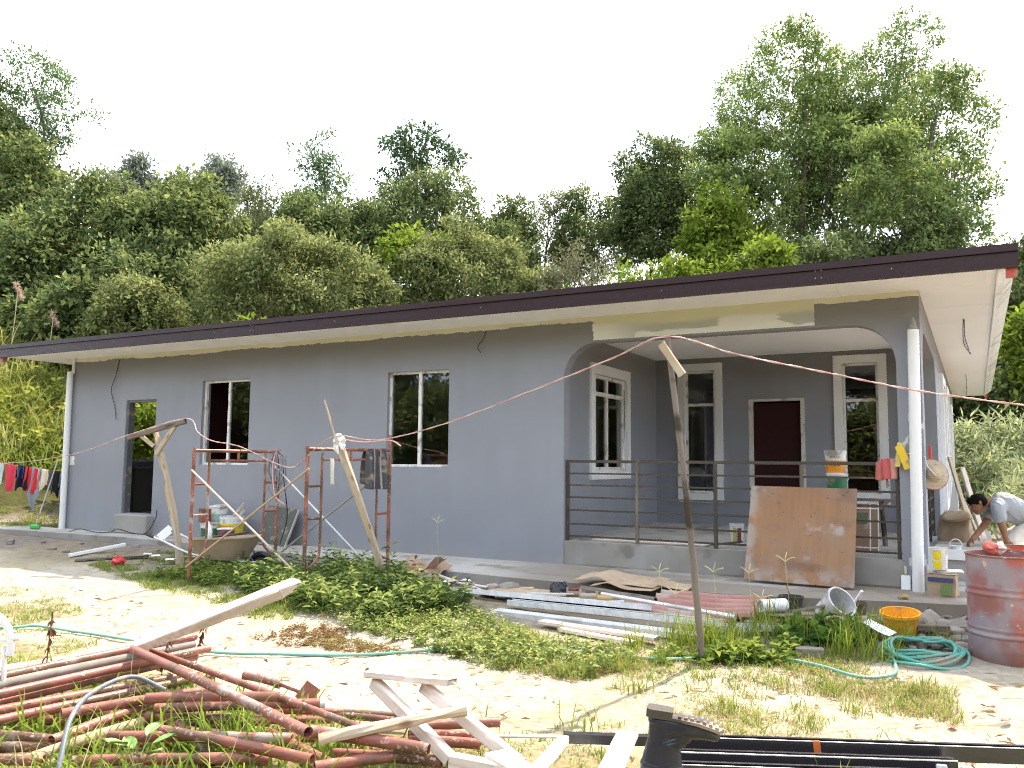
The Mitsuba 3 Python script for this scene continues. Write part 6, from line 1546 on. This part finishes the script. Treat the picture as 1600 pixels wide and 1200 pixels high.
add(k + '__green_stain', move(bumpy(box(-0.40, -0.12, -0.0105, -0.009, 0.32, 0.45), 0.02, 6, 2), (-0.54, 0.72, 0.305), rot((1, 0, 0), -14)), 'm_paint', color=(0.05, 0.08, 0.035))
k = bucket('small_pail', 'small brown-striped pail standing on the porch floor by the plywood board', (-2.2, 0.85, 0.30), 0.088, 0.078, 0.25, (0.62, 0.63, 0.64), handle=(-0.9, -0.6), cat_='pail')
for a0, c in ((-1.25, (0.14, 0.035, 0.02)), (-1.9, (0.42, 0.38, 0.12))):
    a = np.linspace(a0, a0 + 0.55, 6)
    v = np.array([[0.0835 * math.cos(t) * (1 + 0.1 * z), 0.0835 * math.sin(t) * (1 + 0.1 * z), z] for z in (0.02, 0.2) for t in a])
    f = np.array([[i, i + 1, i + 7] for i in range(5)] + [[i, i + 7, i + 6] for i in range(5)])
    add(k + '__paint_run', move((v * np.array([1.06, 1.06, 1]), f), (-2.2, 0.85, 0.30)), 'm_paint', color=c, smooth=True)
add('floor_board', beam((-3.9, 0.28, 0.31), (-2.4, 0.25, 0.315), 0.16, 0.02, 0, n=2, seed=74), 'm_wood_cement', label='dusty board lying along the porch edge behind the railing', cat='board')
add('iron_bar', beam((-2.35, 0.2, 0.33), (-2.05, 0.5, 0.36), 0.03, 0.02, seed=75), 'm_dark_metal', label='short dark iron bar lying by a railing post', cat='bar')
add('yellow_sponge', move(bumpy((ico.vertices * np.array([0.06, 0.04, 0.03]), ico.faces), 0.02, 14, 2), (-3.05, 0.4, 0.325)), 'm_paint', color=(0.2, 0.18, 0.03), smooth=True, label='small dark yellow rag on the porch floor edge', cat='rag')
add('yellow_rag', move(bumpy((ico.vertices * np.array([0.055, 0.03, 0.025]), ico.faces), 0.02, 14, 5), (-0.2, -0.78, 0.02)), 'm_paint', color=(0.3, 0.22, 0.06), smooth=True, label='small yellow-brown rag on the apron below the downpipe', cat='rag')

# ---------------------------------------------------------------- the man bending at the right edge


def flesh(bones, edge, sub=3, it=10):
    """one continuous surface round tapered bones"""
    tot = None
    for a, ra, b, rb in bones:
        pts = []
        for c, r in ((a, ra), (b, rb)):
            sph = trimesh.creation.icosphere(subdivisions=2).vertices
            pts.append(np.asarray(c) + sph * np.asarray(r))
        h = m3.Manifold.hull_points(np.vstack(pts))
        tot = h if tot is None else tot + h
    tot = tot.refine_to_length(edge)
    q = tot.to_mesh()
    tm = trimesh.Trimesh(q.vert_properties[:, :3], q.tri_verts, process=True)
    trimesh.smoothing.filter_taubin(tm, iterations=it)
    return np.array(tm.vertices), np.array(tm.faces)


V3 = lambda *a: np.array(a, float)
head = V3(0.47, 1.80, 0.845); neck = V3(0.60, 1.87, 0.86); chest = V3(0.74, 1.95, 0.84); waist = V3(0.94, 2.08, 0.74); pelvis = V3(1.10, 2.17, 0.66)
shn, shf = V3(0.675, 1.76, 0.815), V3(0.66, 2.10, 0.83)
eln, elf = V3(0.72, 1.72, 0.60), V3(0.545, 1.93, 0.60)
wrn, wrf = V3(0.755, 1.76, 0.43), V3(0.41, 1.66, 0.435)
hipn, hipf = V3(1.10, 2.05, 0.62), V3(1.08, 2.28, 0.62)
knn, knf = V3(0.83, 1.98, 0.42), V3(0.80, 2.34, 0.42)
ann, anf = V3(0.98, 2.02, 0.06), V3(0.95, 2.34, 0.06)
man = thing('person', 'man in a grey T-shirt and white trousers bending over by the side wall', 'person')
sk = [(neck, 0.058, head + V3(0.05, 0.02, -0.01), 0.058), (neck, 0.06, chest, 0.10), (chest, 0.12, waist, 0.11), (waist, 0.11, pelvis, 0.12),
      (chest, 0.09, shn, 0.058), (chest, 0.09, shf, 0.058), (shn, 0.055, eln, 0.043), (eln, 0.042, wrn, 0.029), (shf, 0.055, elf, 0.043), (elf, 0.042, wrf, 0.029),
      (pelvis, 0.1, hipn, 0.09), (pelvis, 0.1, hipf, 0.09), (hipn, 0.085, knn, 0.056), (knn, 0.056, ann, 0.036), (hipf, 0.085, knf, 0.056), (knf, 0.056, anf, 0.036)]
fd = nrm(V3(-0.85, -0.30, -0.55)); sd = nrm(np.cross(V3(0, 0, 1), fd)); ud = np.cross(fd, sd)      # the face looks down and to the left
sk += [(head, (0.078, 0.074, 0.088), head + fd * 0.03 - ud * 0.03, (0.066, 0.062, 0.07)), (head + fd * 0.03 - ud * 0.05, 0.05, head + fd * 0.055 - ud * 0.085, 0.03), (head + fd * 0.085 - ud * 0.01, 0.012, head + fd * 0.10 - ud * 0.035, 0.014)]
for s in (-1, 1):
    sk.append((head + sd * 0.072 * s - fd * 0.01 - ud * 0.01, 0.014, head + sd * 0.078 * s - fd * 0.015 + ud * 0.02, 0.017))


def hand(w, d, palm_n, curl):
    d = nrm(d); side = nrm(np.cross(d, palm_n)); n_ = np.cross(side, d)
    out = [(w, 0.027, w + d * 0.035 + side * 0.012, 0.022), (w, 0.027, w + d * 0.04 - side * 0.016, 0.02), (w + d * 0.03 + side * 0.016, 0.017, w + d * 0.075 + side * 0.026, 0.0125), (w + d * 0.03 - side * 0.016, 0.016, w + d * 0.072 - side * 0.026, 0.012)]
    for q, (o, L) in enumerate(((-0.028, 0.060), (-0.010, 0.072), (0.010, 0.076), (0.028, 0.066))):
        a = w + d * 0.074 + side * o; b = a + nrm(d + n_ * curl * 0.5) * L * 0.5; c = b + nrm(d + n_ * curl * 1.6) * L * 0.45
        out += [(a, 0.0095, b, 0.0085), (b, 0.0085, c, 0.007)]
    t0 = w + d * 0.02 + side * 0.028; t1 = t0 + nrm(d * 0.8 + side * 0.8 + n_ * 0.3) * 0.038; t2 = t1 + nrm(d + n_ * 0.8 + side * 0.1) * 0.03
    return out + [(t0, 0.013, t1, 0.0105), (t1, 0.0105, t2, 0.0085)]


sk += hand(wrf, V3(-0.55, -0.45, -0.55), V3(0.6, 0.1, -0.7), 0.9)
sk += hand(wrn, V3(0.12, 0.12, -1.0), V3(0.2, 0.9, 0.1), 0.6)
sv, sf = flesh(sk, 0.012)
tone = np.clip((meshkit.fbm(sv * 30, 3, 4) - 0.3) * 1.2, 0, 1)[:, None]
skin = V3(0.20, 0.095, 0.055) * (1 - tone) + V3(0.27, 0.135, 0.085) * tone
lip = np.exp(-(np.linalg.norm(sv - (head + fd * 0.082 - ud * 0.075), axis=1) / 0.02) ** 2)[:, None]
eye = sum(np.exp(-(np.linalg.norm(sv - (head + fd * 0.082 + ud * 0.012 + sd * 0.03 * s), axis=1) / 0.013) ** 2) for s in (-1, 1))[:, None]
skin = skin * (1 - lip * 0.35) * (1 - eye * 0.75)
add(man + '__body', (sv, sf), 'm_skin', color=skin, smooth=True)
shirt = flesh([(neck + V3(0.03, 0.01, -0.01), 0.072, chest, 0.125), (chest, 0.150, waist, 0.142), (waist, 0.142, pelvis + V3(0.02, 0, 0.0), 0.152), (chest, 0.12, shn, 0.08), (chest, 0.12, shf, 0.08), (shn, 0.080, shn * 0.42 + eln * 0.58, 0.074), (shf, 0.080, shf * 0.42 + elf * 0.58, 0.074), (chest + V3(0, 0, -0.05), 0.12, waist + V3(-0.02, 0, -0.06), 0.10)], 0.014)
fold = 0.010 * np.sin(shirt[0] @ V3(60, 18, 34) + 3 * meshkit.fbm(shirt[0] * 6, 3, 3) * 6)
shirt = (bumpy(shirt, 0.014, 9, 4)[0] + V3(0, 0, 1) * fold[:, None] * 0.6, shirt[1])
add(man + '__shirt', shirt, 'm_cloth', color=(0.30, 0.32, 0.36), smooth=True)
trous = flesh([(pelvis, 0.14, hipn, 0.115), (pelvis, 0.14, hipf, 0.115), (hipn, 0.112, knn, 0.085), (knn, 0.085, ann + V3(0, 0, 0.07), 0.07), (hipf, 0.112, knf, 0.085), (knf, 0.085, anf + V3(0, 0, 0.07), 0.07)], 0.016)
add(man + '__trousers', bumpy(trous, 0.016, 9, 6), 'm_cloth', color=(0.66, 0.64, 0.60), smooth=True)
hair = flesh([(head + ud * 0.035 - fd * 0.02, (0.088, 0.084, 0.082), head - fd * 0.045 + ud * 0.0, (0.075, 0.076, 0.08)), (head + ud * 0.06 + fd * 0.035, 0.05, head + ud * 0.03 - fd * 0.05, 0.07), (head - fd * 0.05, 0.06, head - fd * 0.06 - ud * 0.05, 0.045)], 0.012)
add(man + '__hair', bumpy(hair, 0.012, 40, 8), 'm_cloth', color=(0.008, 0.007, 0.007), smooth=True)
for a in (ann, anf):
    add(man + '__shoe', flesh([(a + V3(0.03, 0, -0.02), 0.045, a + V3(-0.10, -0.02, -0.03), 0.04), (a + V3(-0.10, -0.02, -0.03), 0.04, a + V3(-0.18, -0.04, -0.035), 0.03)], 0.02), 'm_rubber', smooth=True)

# ---------------------------------------------------------------- foreground: pile of steel pipes
PIPES = [((-4.67, -7.09, -0.02), (-4.58, -5.51, 0.00)), ((-4.62, -7.11, -0.05), (-4.57, -5.53, -0.05)), ((-4.45, -7.21, -0.06), (-4.47, -5.48, -0.08)), ((-4.51, -7.17, -0.12), (-4.52, -5.55, -0.13)), ((-4.45, -7.20, -0.14), (-4.21, -5.79, -0.16)), ((-4.32, -7.27, -0.16), (-4.15, -5.72, -0.18)),
         ((-4.47, -6.12, 0.03), (-2.35, -6.77, 0.00)), ((-4.56, -5.90, -0.03), (-2.34, -6.26, -0.14)), ((-3.80, -6.53, -0.10), (-3.16, -6.12, -0.10)), ((-3.71, -6.54, -0.14), (-2.97, -5.98, -0.14)), ((-3.21, -6.04, -0.20), (-2.52, -5.70, -0.22)), ((-2.96, -5.91, -0.22), (-2.44, -5.79, -0.22)), ((-3.73, -5.85, -0.10), (-3.50, -5.77, -0.14)), ((-3.38, -6.79, -0.14), (-2.40, -6.68, -0.16)),
         ((-2.57, -6.50, -0.10), (-1.96, -6.33, -0.14)), ((-2.98, -6.86, -0.20), (-2.70, -6.66, -0.22)), ((-2.40, -6.66, -0.20), (-2.06, -6.23, -0.20)), ((-4.37, -7.17, -0.22), (-3.93, -7.01, -0.22)), ((-3.86, -7.06, -0.20), (-3.97, -6.39, -0.20)), ((-4.00, -7.43, -0.22), (-3.67, -7.22, -0.22)), ((-3.75, -7.25, -0.22), (-3.79, -6.56, -0.22)), ((-3.53, -7.16, -0.22), (-2.90, -6.68, -0.24)),
         ((-2.31, -6.01, -0.20), (-1.97, -5.86, -0.20)), ((-2.27, -6.06, -0.22), (-1.91, -5.91, -0.22)), ((-3.85, -6.48, -0.22), (-3.16, -6.19, -0.22)), ((-3.70, -6.46, -0.24), (-2.92, -5.93, -0.24)), ((-3.30, -6.62, -0.24), (-2.60, -6.08, -0.24)), ((-4.71, -7.05, -0.24), (-4.23, -6.70, -0.24)), ((-2.49, -6.42, -0.22), (-1.94, -6.24, -0.22)), ((-2.36, -5.93, -0.20), (-1.98, -5.58, -0.20)),
         ((-4.2, -7.2, -0.255), (-3.2, -6.45, -0.255)), ((-3.9, -6.3, -0.25), (-3.0, -6.75, -0.25)), ((-3.4, -7.35, -0.25), (-2.5, -6.75, -0.25)), ((-3.1, -6.25, -0.255), (-2.1, -6.6, -0.255)), ((-4.4, -6.6, -0.25), (-3.3, -6.25, -0.25)), ((-2.9, -7.05, -0.25), (-2.0, -6.75, -0.25)), ((-3.55, -6.95, -0.16), (-2.75, -6.45, -0.18)), ((-4.1, -6.85, -0.15), (-3.75, -6.1, -0.14))]
SPECIAL = {0: 'long rusty brown pipe on top of the bundle at left', 1: 'grey mud-caked pipe second from the top of the left bundle', 2: 'brick-red pipe third from the top of the left bundle', 3: 'dark pipe fourth from the top of the left bundle', 4: 'reddish-grey pipe fifth from the top of the left bundle', 5: 'lowest long red pipe of the left bundle', 6: 'red pipe lying diagonally across the whole pile, both ends open', 7: 'thin red pipe crossing the pile just behind the diagonal one', 8: 'short thick red pipe with its open end facing right', 9: 'red pipe with a bare silver end piece', 12: 'rusty screw jack pipe with a square base plate', 13: 'whitish scraped pipe low at the front of the pile', 14: 'thick red pipe running under the tipped trestle', 20: 'tan muddy pipe in the grass at the front left'}
for n, (a, b) in enumerate(PIPES):
    a, b = np.array(a), np.array(b)
    if n in (0, 1, 2, 3, 4, 5, 17, 19, 27):
        a = a + (a - b) * 0.35
    thin = n in (7, 10, 11, 22, 25)
    r = 0.0205 if thin else (0.032 if n in (8, 14) else 0.028)
    mx = (a[0] + b[0]) / 2
    side = ('at its left end', 'near its middle', 'at its right end')[int(mx > -3.75) + int(mx > -2.75)]
    k = thing('steel_pipe', SPECIAL.get(n, 'plain rusty red pipe lying low in the pile, ' + side), 'pipe', None if n in SPECIAL else 'plain red pipes of the pile ' + side)
    mat = {1: 'm_stone', 20: 'm_cardboard'}.get(n, 'm_rust')
    add(k + '__tube', pipe(a, b, r, 14, 0.14, 12, 0.006), mat, smooth=40)
    if n == 9:
        d = nrm(b - a); add(k + '__sleeve', pipe(b - d * 0.11, b + d * 0.03, 0.0275, 14, 0.12, 3), 'm_galvanised', smooth=40)
    if n == 12:
        d = nrm(b - a)
        add(k + '__screw', tube(np.linspace(b, b + V3(0.19, 0.05, -0.05), 30), 0.014 + 0.002 * (np.arange(30) % 2), 8), 'm_rust', smooth=False)
        add(k + '__collar', tube(np.linspace(b - d * 0.02, b + d * 0.01, 3), 0.033, 12), 'm_rust', smooth=40)
        add(k + '__base_plate', move(cbox(0.11, 0.008, 0.12, 0.002), b + V3(0.20, 0.05, -0.045), rot((0, 0, 1), 50) @ rot((0, 1, 0), 38)), 'm_rust')
# timbers of the pile
k = thing('timber_plank', 'long whitened timber plank rising from the pipe pile to the right', 'plank')
A, B = V3(-5.29, -5.93, -0.24), V3(-3.13, -6.11, 0.535)
add(k + '__plank', beam(A, B, 0.135, 0.06, -28, n=10, jit=0.0015, seed=80, taper=1.0), 'm_wood_cement')
add(k + '__cut_end', beam(B, B + nrm(B - A) * 0.10, 0.135, 0.06, -28, seed=80, taper=0.3), 'm_wood_cement')
add('timber_plank', beam((-5.75, -7.0, -0.2), (-5.0, -5.55, -0.12), 0.12, 0.045, 25, n=4, seed=81), 'm_wood_cement', label='whitened timber plank lying behind the top pipe at left', cat='plank')
add('split_stick', beam((-2.45, -6.58, -0.10), (-1.905, -6.07, 0.0), 0.075, 0.05, 25, n=5, jit=0.004, cham=0.3, seed=82), 'm_wood_pale', label='split brown stick laid across the tipped wooden trestle', cat='stick')
k = thing('wooden_trestle', 'cement-whitened wooden trestle tipped over at the right end of the pipe pile', 'frame')
add(k + '__leg', beam((-2.555, -5.995, 0.03), (-1.865, -6.255, -0.20), 0.075, 0.06, 18, n=3, jit=0.001, seed=83), 'm_wood_cement')
add(k + '__leg', beam((-2.27, -5.92, 0.03), (-1.56, -6.115, -0.20), 0.075, 0.06, 18, n=3, jit=0.001, seed=84), 'm_wood_cement')
add(k + '__top_board', beam((-2.60, -6.0, 0.082), (-2.09, -5.92, 0.082), 0.125, 0.034, 8, n=3, jit=0.001, seed=85), 'm_wood_cement')
add(k + '__foot_board', beam((-1.86, -6.27, -0.19), (-1.50, -6.26, -0.19), 0.07, 0.07, 5, n=2, seed=86), 'm_wood_cement')
add('board_offcut', beam((-1.66, -6.18, -0.15), (-1.25, -6.40, -0.17), 0.13, 0.03, 0, n=2, seed=87), 'm_wood_cement', label='whitened board offcut at the foot of the tipped wooden trestle', cat='board')
add('board_offcut', beam((-1.40, -6.1, -0.25), (-1.05, -6.2, -0.25), 0.2, 0.02, 0, n=2, seed=88), 'm_white', label='pale sheet lying inside the dark angle-iron stand', cat='sheet')
k = thing('hose_arc', 'dark blue-grey plastic hose arching up out of the pipe pile at left', 'hose')
add(k + '__hose', tube(spline([(-3.62, -6.55, -0.02), (-3.70, -6.71, 0.075), (-3.62, -7.0, 0.07), (-3.44, -7.24, 0.03), (-3.30, -7.38, -0.1), (-3.22, -7.46, -0.25)], 40), 0.0125, 10), 'm_paint', color=(0.10, 0.13, 0.17), smooth=True)
# white plastic chair half out of the picture at left
k = thing('plastic_chair', 'white plastic chair half cut off by the left edge', 'chair')
t = np.linspace(-0.3, np.pi, 24)
c0 = V3(-4.72, -6.95, 0.18)
vx, vz = nrm(V3(0.87, 0.48, 0)), V3(0, 0, 1)
add(k + '__back', tube(c0 + np.outer(np.cos(t) * 0.16, vx) + np.outer(np.sin(t) * 0.19, vz), 0.022, 10), 'm_white', smooth=True)
add(k + '__arm', tube(np.linspace(c0 - vx * 0.15 + V3(0, 0, 0.0), c0 + vx * 0.215 + V3(0, 0, 0.045), 6), 0.017, 10), 'm_white', smooth=40)
add(k + '__leg', tube(np.linspace(c0 + vx * 0.12, c0 + vx * 0.145 + V3(0, 0, -0.5), 6), 0.014, 8), 'm_white', smooth=40)
add(k + '__leg', tube(np.linspace(c0 - vx * 0.2, c0 - vx * 0.22 + V3(0, 0, -0.5), 6), 0.014, 8), 'm_white', smooth=40)
add(k + '__seat', move(cbox(0.4, 0.38, 0.025, 0.008), c0 + V3(-0.08, -0.12, -0.12), rot((0, 0, 1), 29)), 'm_white')
# dead and green plants in the pile
Rq = rs(90)
for n, (x, y, z0, h, lab) in enumerate([(-4.72, -6.55, -0.28, 0.60, 'tall dead brown weed stalk standing left of the pipes'), (-4.52, -5.85, -0.28, 0.40, 'drooping dead brown weed behind the top pipe'), (-4.75, -5.35, -0.28, 0.34, 'small dead weed sprig on the sand behind the pipes')]):
    k = thing('dead_weed', lab, 'weed')
    b = V3(x, y, z0); tip = b + V3(0.03 + 0.06 * (n > 0), 0, h)
    st = spline([b, (b + tip) / 2 + V3(-0.015, 0, 0), tip], 12)
    add(k + '__stalk', tube(st, 0.004, 5), 'm_bark', smooth=True)
    q = 34
    i = Rq.integers(4, 12, q); d = nrm(np.stack([Rq.normal(0, 0.5, q), Rq.normal(0, 0.5, q), -np.ones(q) * 1.1], 1))
    add(k + '__leaf_cluster', leaves(st[i], d, sphere(Rq, q), Rq.uniform(0.035, 0.075, q), Rq.uniform(0.012, 0.025, q), np.tile([0.13, 0.06, 0.04], (q, 1)) * Rq.uniform(0.6, 1.4, (q, 1)), 0.3), 'm_grass')
k = thing('broadleaf_sprout', 'bright green broad-leaved sprout among the pipes in the foreground', 'plant')
for n in range(7):
    th = n * 0.95; b = V3(-3.25, -7.0, -0.28)
    e = b + V3(math.cos(th) * 0.07, math.sin(th) * 0.07, 0.10 + 0.03 * (n % 3))
    add(k + '__leaf', thick((lambda m_: m_)(move(sheet(0.11, 0.07, 9, 7, lambda u, v: (u, (v - 0.035) * np.sin(np.clip(u / 0.11, 0.02, 0.98) * np.pi) ** 0.7, 0.4 * np.abs(v - 0.035) - 2.2 * (u - 0.03) ** 2)), e, rot((0, 0, 1), math.degrees(th)) @ rot((0, 1, 0), -25))), 0.001), 'm_paint', color=(0.12, 0.24, 0.05), smooth=True)
    add(k + '__stem', tube(spline([b, (b + e) / 2 + V3(0, 0, 0.01), e], 6), 0.003, 4), 'm_paint', color=(0.16, 0.22, 0.07))

# ---------------------------------------------------------------- foreground right: black steel channels, frame, boot
k = thing('angle_iron_stand', 'dark angle-iron stand lying left of the boot', 'stand')
add(k + '__bar', beam((-1.44, -5.87, -0.12), (-0.98, -5.66, -0.12), 0.045, 0.05, 0, cham=0.06), 'm_black_steel')
add(k + '__bar', beam((-1.42, -5.90, -0.122), (-1.29, -6.75, -0.122), 0.05, 0.045, 0, cham=0.06), 'm_galvanised')
add(k + '__bar', beam((-1.12, -5.83, -0.14), (-1.06, -6.7, -0.14), 0.03, 0.045, 0, cham=0.06), 'm_galvanised')
add('thin_rod', tube(np.linspace((-1.95, -5.85, -0.2), (-1.42, -5.74, -0.15), 5), 0.009, 7), 'm_galvanised', smooth=40, label='thin grey rod running left from the dark angle-iron stand', cat='rod')
add('white_batten', beam((-1.115, -5.80, -0.07), (-0.90, -6.75, -0.07), 0.105, 0.025, 0, n=2, seed=91), 'm_white', label='broad white board laid across the dark angle-iron stand beside the boot', cat='board')
CH = [((-1.0, -5.60, -0.185), (1.3, -4.56, -0.185), 0.07, 0.075, 'glossy black steel channel at the back of the stack, with an orange clip'), ((-0.95, -5.73, -0.19), (0.33, -5.14, -0.19), 0.06, 0.05, 'shorter black steel channel in front of the long one'), ((-0.90, -5.84, -0.21), (0.36, -5.26, -0.21), 0.07, 0.05, 'black steel channel nearest the camera in the stack')]
for n, (a, b, w, h, lab) in enumerate(CH):
    k = thing('black_channel', lab, 'steel channel')
    add(k + '__section', channel(a, b, w, h, 0.006), 'm_black_steel')
    add(k + '__lip', beam(np.array(a) + V3(0.012, -0.028, h), np.array(b) + V3(0.012, -0.028, h), 0.006, 0.006), 'm_galvanised')
add('orange_clip', move(cbox(0.035, 0.012, 0.085, 0.003), (-0.285, -5.315, -0.145), rot((0, 0, 1), 24) @ rot((0, 1, 0), -6)), 'm_paint', color=(0.5, 0.13, 0.03), label='orange clip on the long black channel', cat='clip')
add('white_bolt', move(lathe([(0.001, -0.004), (0.012, -0.004), (0.012, 0.004), (0.001, 0.006)], 12), (0.72, -4.865, -0.14), rot((0, 0, 1), 24) @ rot((1, 0, 0), 90)), 'm_white', smooth=40, label='white bolt head on the long black channel near the picture edge', cat='bolt')
for n, x in enumerate((0.27, 0.38)):
    add('white_bracket', move(cbox(0.05, 0.03, 0.16, 0.004), (x, -5.20 + n * 0.03, -0.235), rot((0, 0, 1), 24)), 'm_white', label=['left', 'right'][n] + ' white end bracket at the end of the shorter black channels', cat='bracket')
for n, (x, y) in enumerate([(-0.1, -5.75), (0.3, -5.4), (-0.7, -5.9)]):
    add('support_block', move(cbox(0.09, 0.16, 0.10, 0.006), gpt(x * 0.9 - 0.02, y + 0.05, 0.02), rot((0, 0, 1), 24)), 'm_wood_cement', uv=None, label='wooden block carrying the black channels', cat='block', group='blocks under the black channels')
boot = thing('rubber_boot', 'dark rubber boot stuck upside down on a stake in the foreground', 'boot')


def boot_meshes():
    up_ = [(V3(0.005, 0, 0.36), (0.092, 0.066, 0.01), V3(0.005, 0, 0.20), (0.088, 0.062, 0.02)), (V3(0.005, 0, 0.22), (0.088, 0.062, 0.03), V3(0.006, 0, 0.11), (0.068, 0.05, 0.03)), (V3(0.006, 0, 0.12), (0.066, 0.05, 0.03), V3(-0.012, 0, 0.045), (0.048, 0.040, 0.045)),
           (V3(0.0, 0, 0.06), (0.05, 0.042, 0.055), V3(0.09, 0.002, 0.045), (0.05, 0.042, 0.042)), (V3(0.09, 0.002, 0.045), (0.05, 0.042, 0.042), V3(0.185, 0.004, 0.032), (0.045, 0.043, 0.03)), (V3(-0.02, 0, 0.03), (0.045, 0.04, 0.03), V3(0.18, 0.004, 0.025), (0.045, 0.043, 0.025)), (V3(0.03, 0, 0.12), 0.042, V3(0.08, 0, 0.07), 0.04)]
    body = flesh(up_, 0.007, it=14)
    v = body[0]
    cre = np.exp(-((v[:, 2] - 0.10) / 0.03) ** 2) * np.clip(v[:, 0] / 0.04, 0, 1)
    v = v + nrm(v * [1, 1, 0]) * (0.004 * np.sin(v[:, 2] * 420 + v[:, 0] * 180) * cre)[:, None] + V3(0, 0, 1) * 0.02 * np.clip((v[:, 0] - 0.12) / 0.1, 0, 1)[:, None] ** 2
    out = sg.Polygon([(-0.066, -0.03), (-0.05, -0.042), (0.03, -0.034), (0.1, -0.042), (0.18, -0.048), (0.222, -0.03), (0.236, 0.0), (0.222, 0.035), (0.18, 0.05), (0.1, 0.046), (0.03, 0.036), (-0.05, 0.042), (-0.066, 0.03)]).buffer(0.006)
    sole = trimesh.creation.extrude_polygon(out, 0.012, engine='earcut').subdivide().subdivide()
    sv_ = np.array(sole.vertices); sv_[:, 2] += 0.0 + 0.02 * np.clip((sv_[:, 0] - 0.12) / 0.1, 0, 1) ** 2
    heel = trimesh.creation.extrude_polygon(out.intersection(sg.box(-0.1, -0.1, 0.035, 0.1)), 0.024, engine='earcut')
    hv = np.array(heel.vertices); hv[:, 2] -= 0.022
    cleats = []
    for q in np.linspace(0.065, 0.215, 7):
        zz = 0.02 * max(0, (q - 0.12) / 0.1) ** 2
        cleats.append(box(q - 0.007, q + 0.007, -0.036, 0.038, zz - 0.009, zz + 0.002))
    return (v, body[1]), cat((sv_, np.array(sole.faces)), (hv, np.array(heel.faces)), *cleats)


bm, sm = boot_meshes()
BR = rot((0, 0, 1), 14) @ rot((0, 1, 0), 5) @ rot((1, 0, 0), 180)
BT = V3(-0.70, -6.46, 0.25)
add(boot + '__upper', move((bm[0], bm[1]), BT, BR), 'm_rubber', smooth=True)
add(boot + '__sole', move(sm, BT, BR), 'm_paint', color=(0.04, 0.038, 0.038), smooth=30)
add('stake', beam((-0.70, -6.46, -0.5), (-0.705, -6.46, 0.1), 0.05, 0.05, seed=95), 'm_wood_grey', label='wooden stake inside the upturned boot', cat='stake')
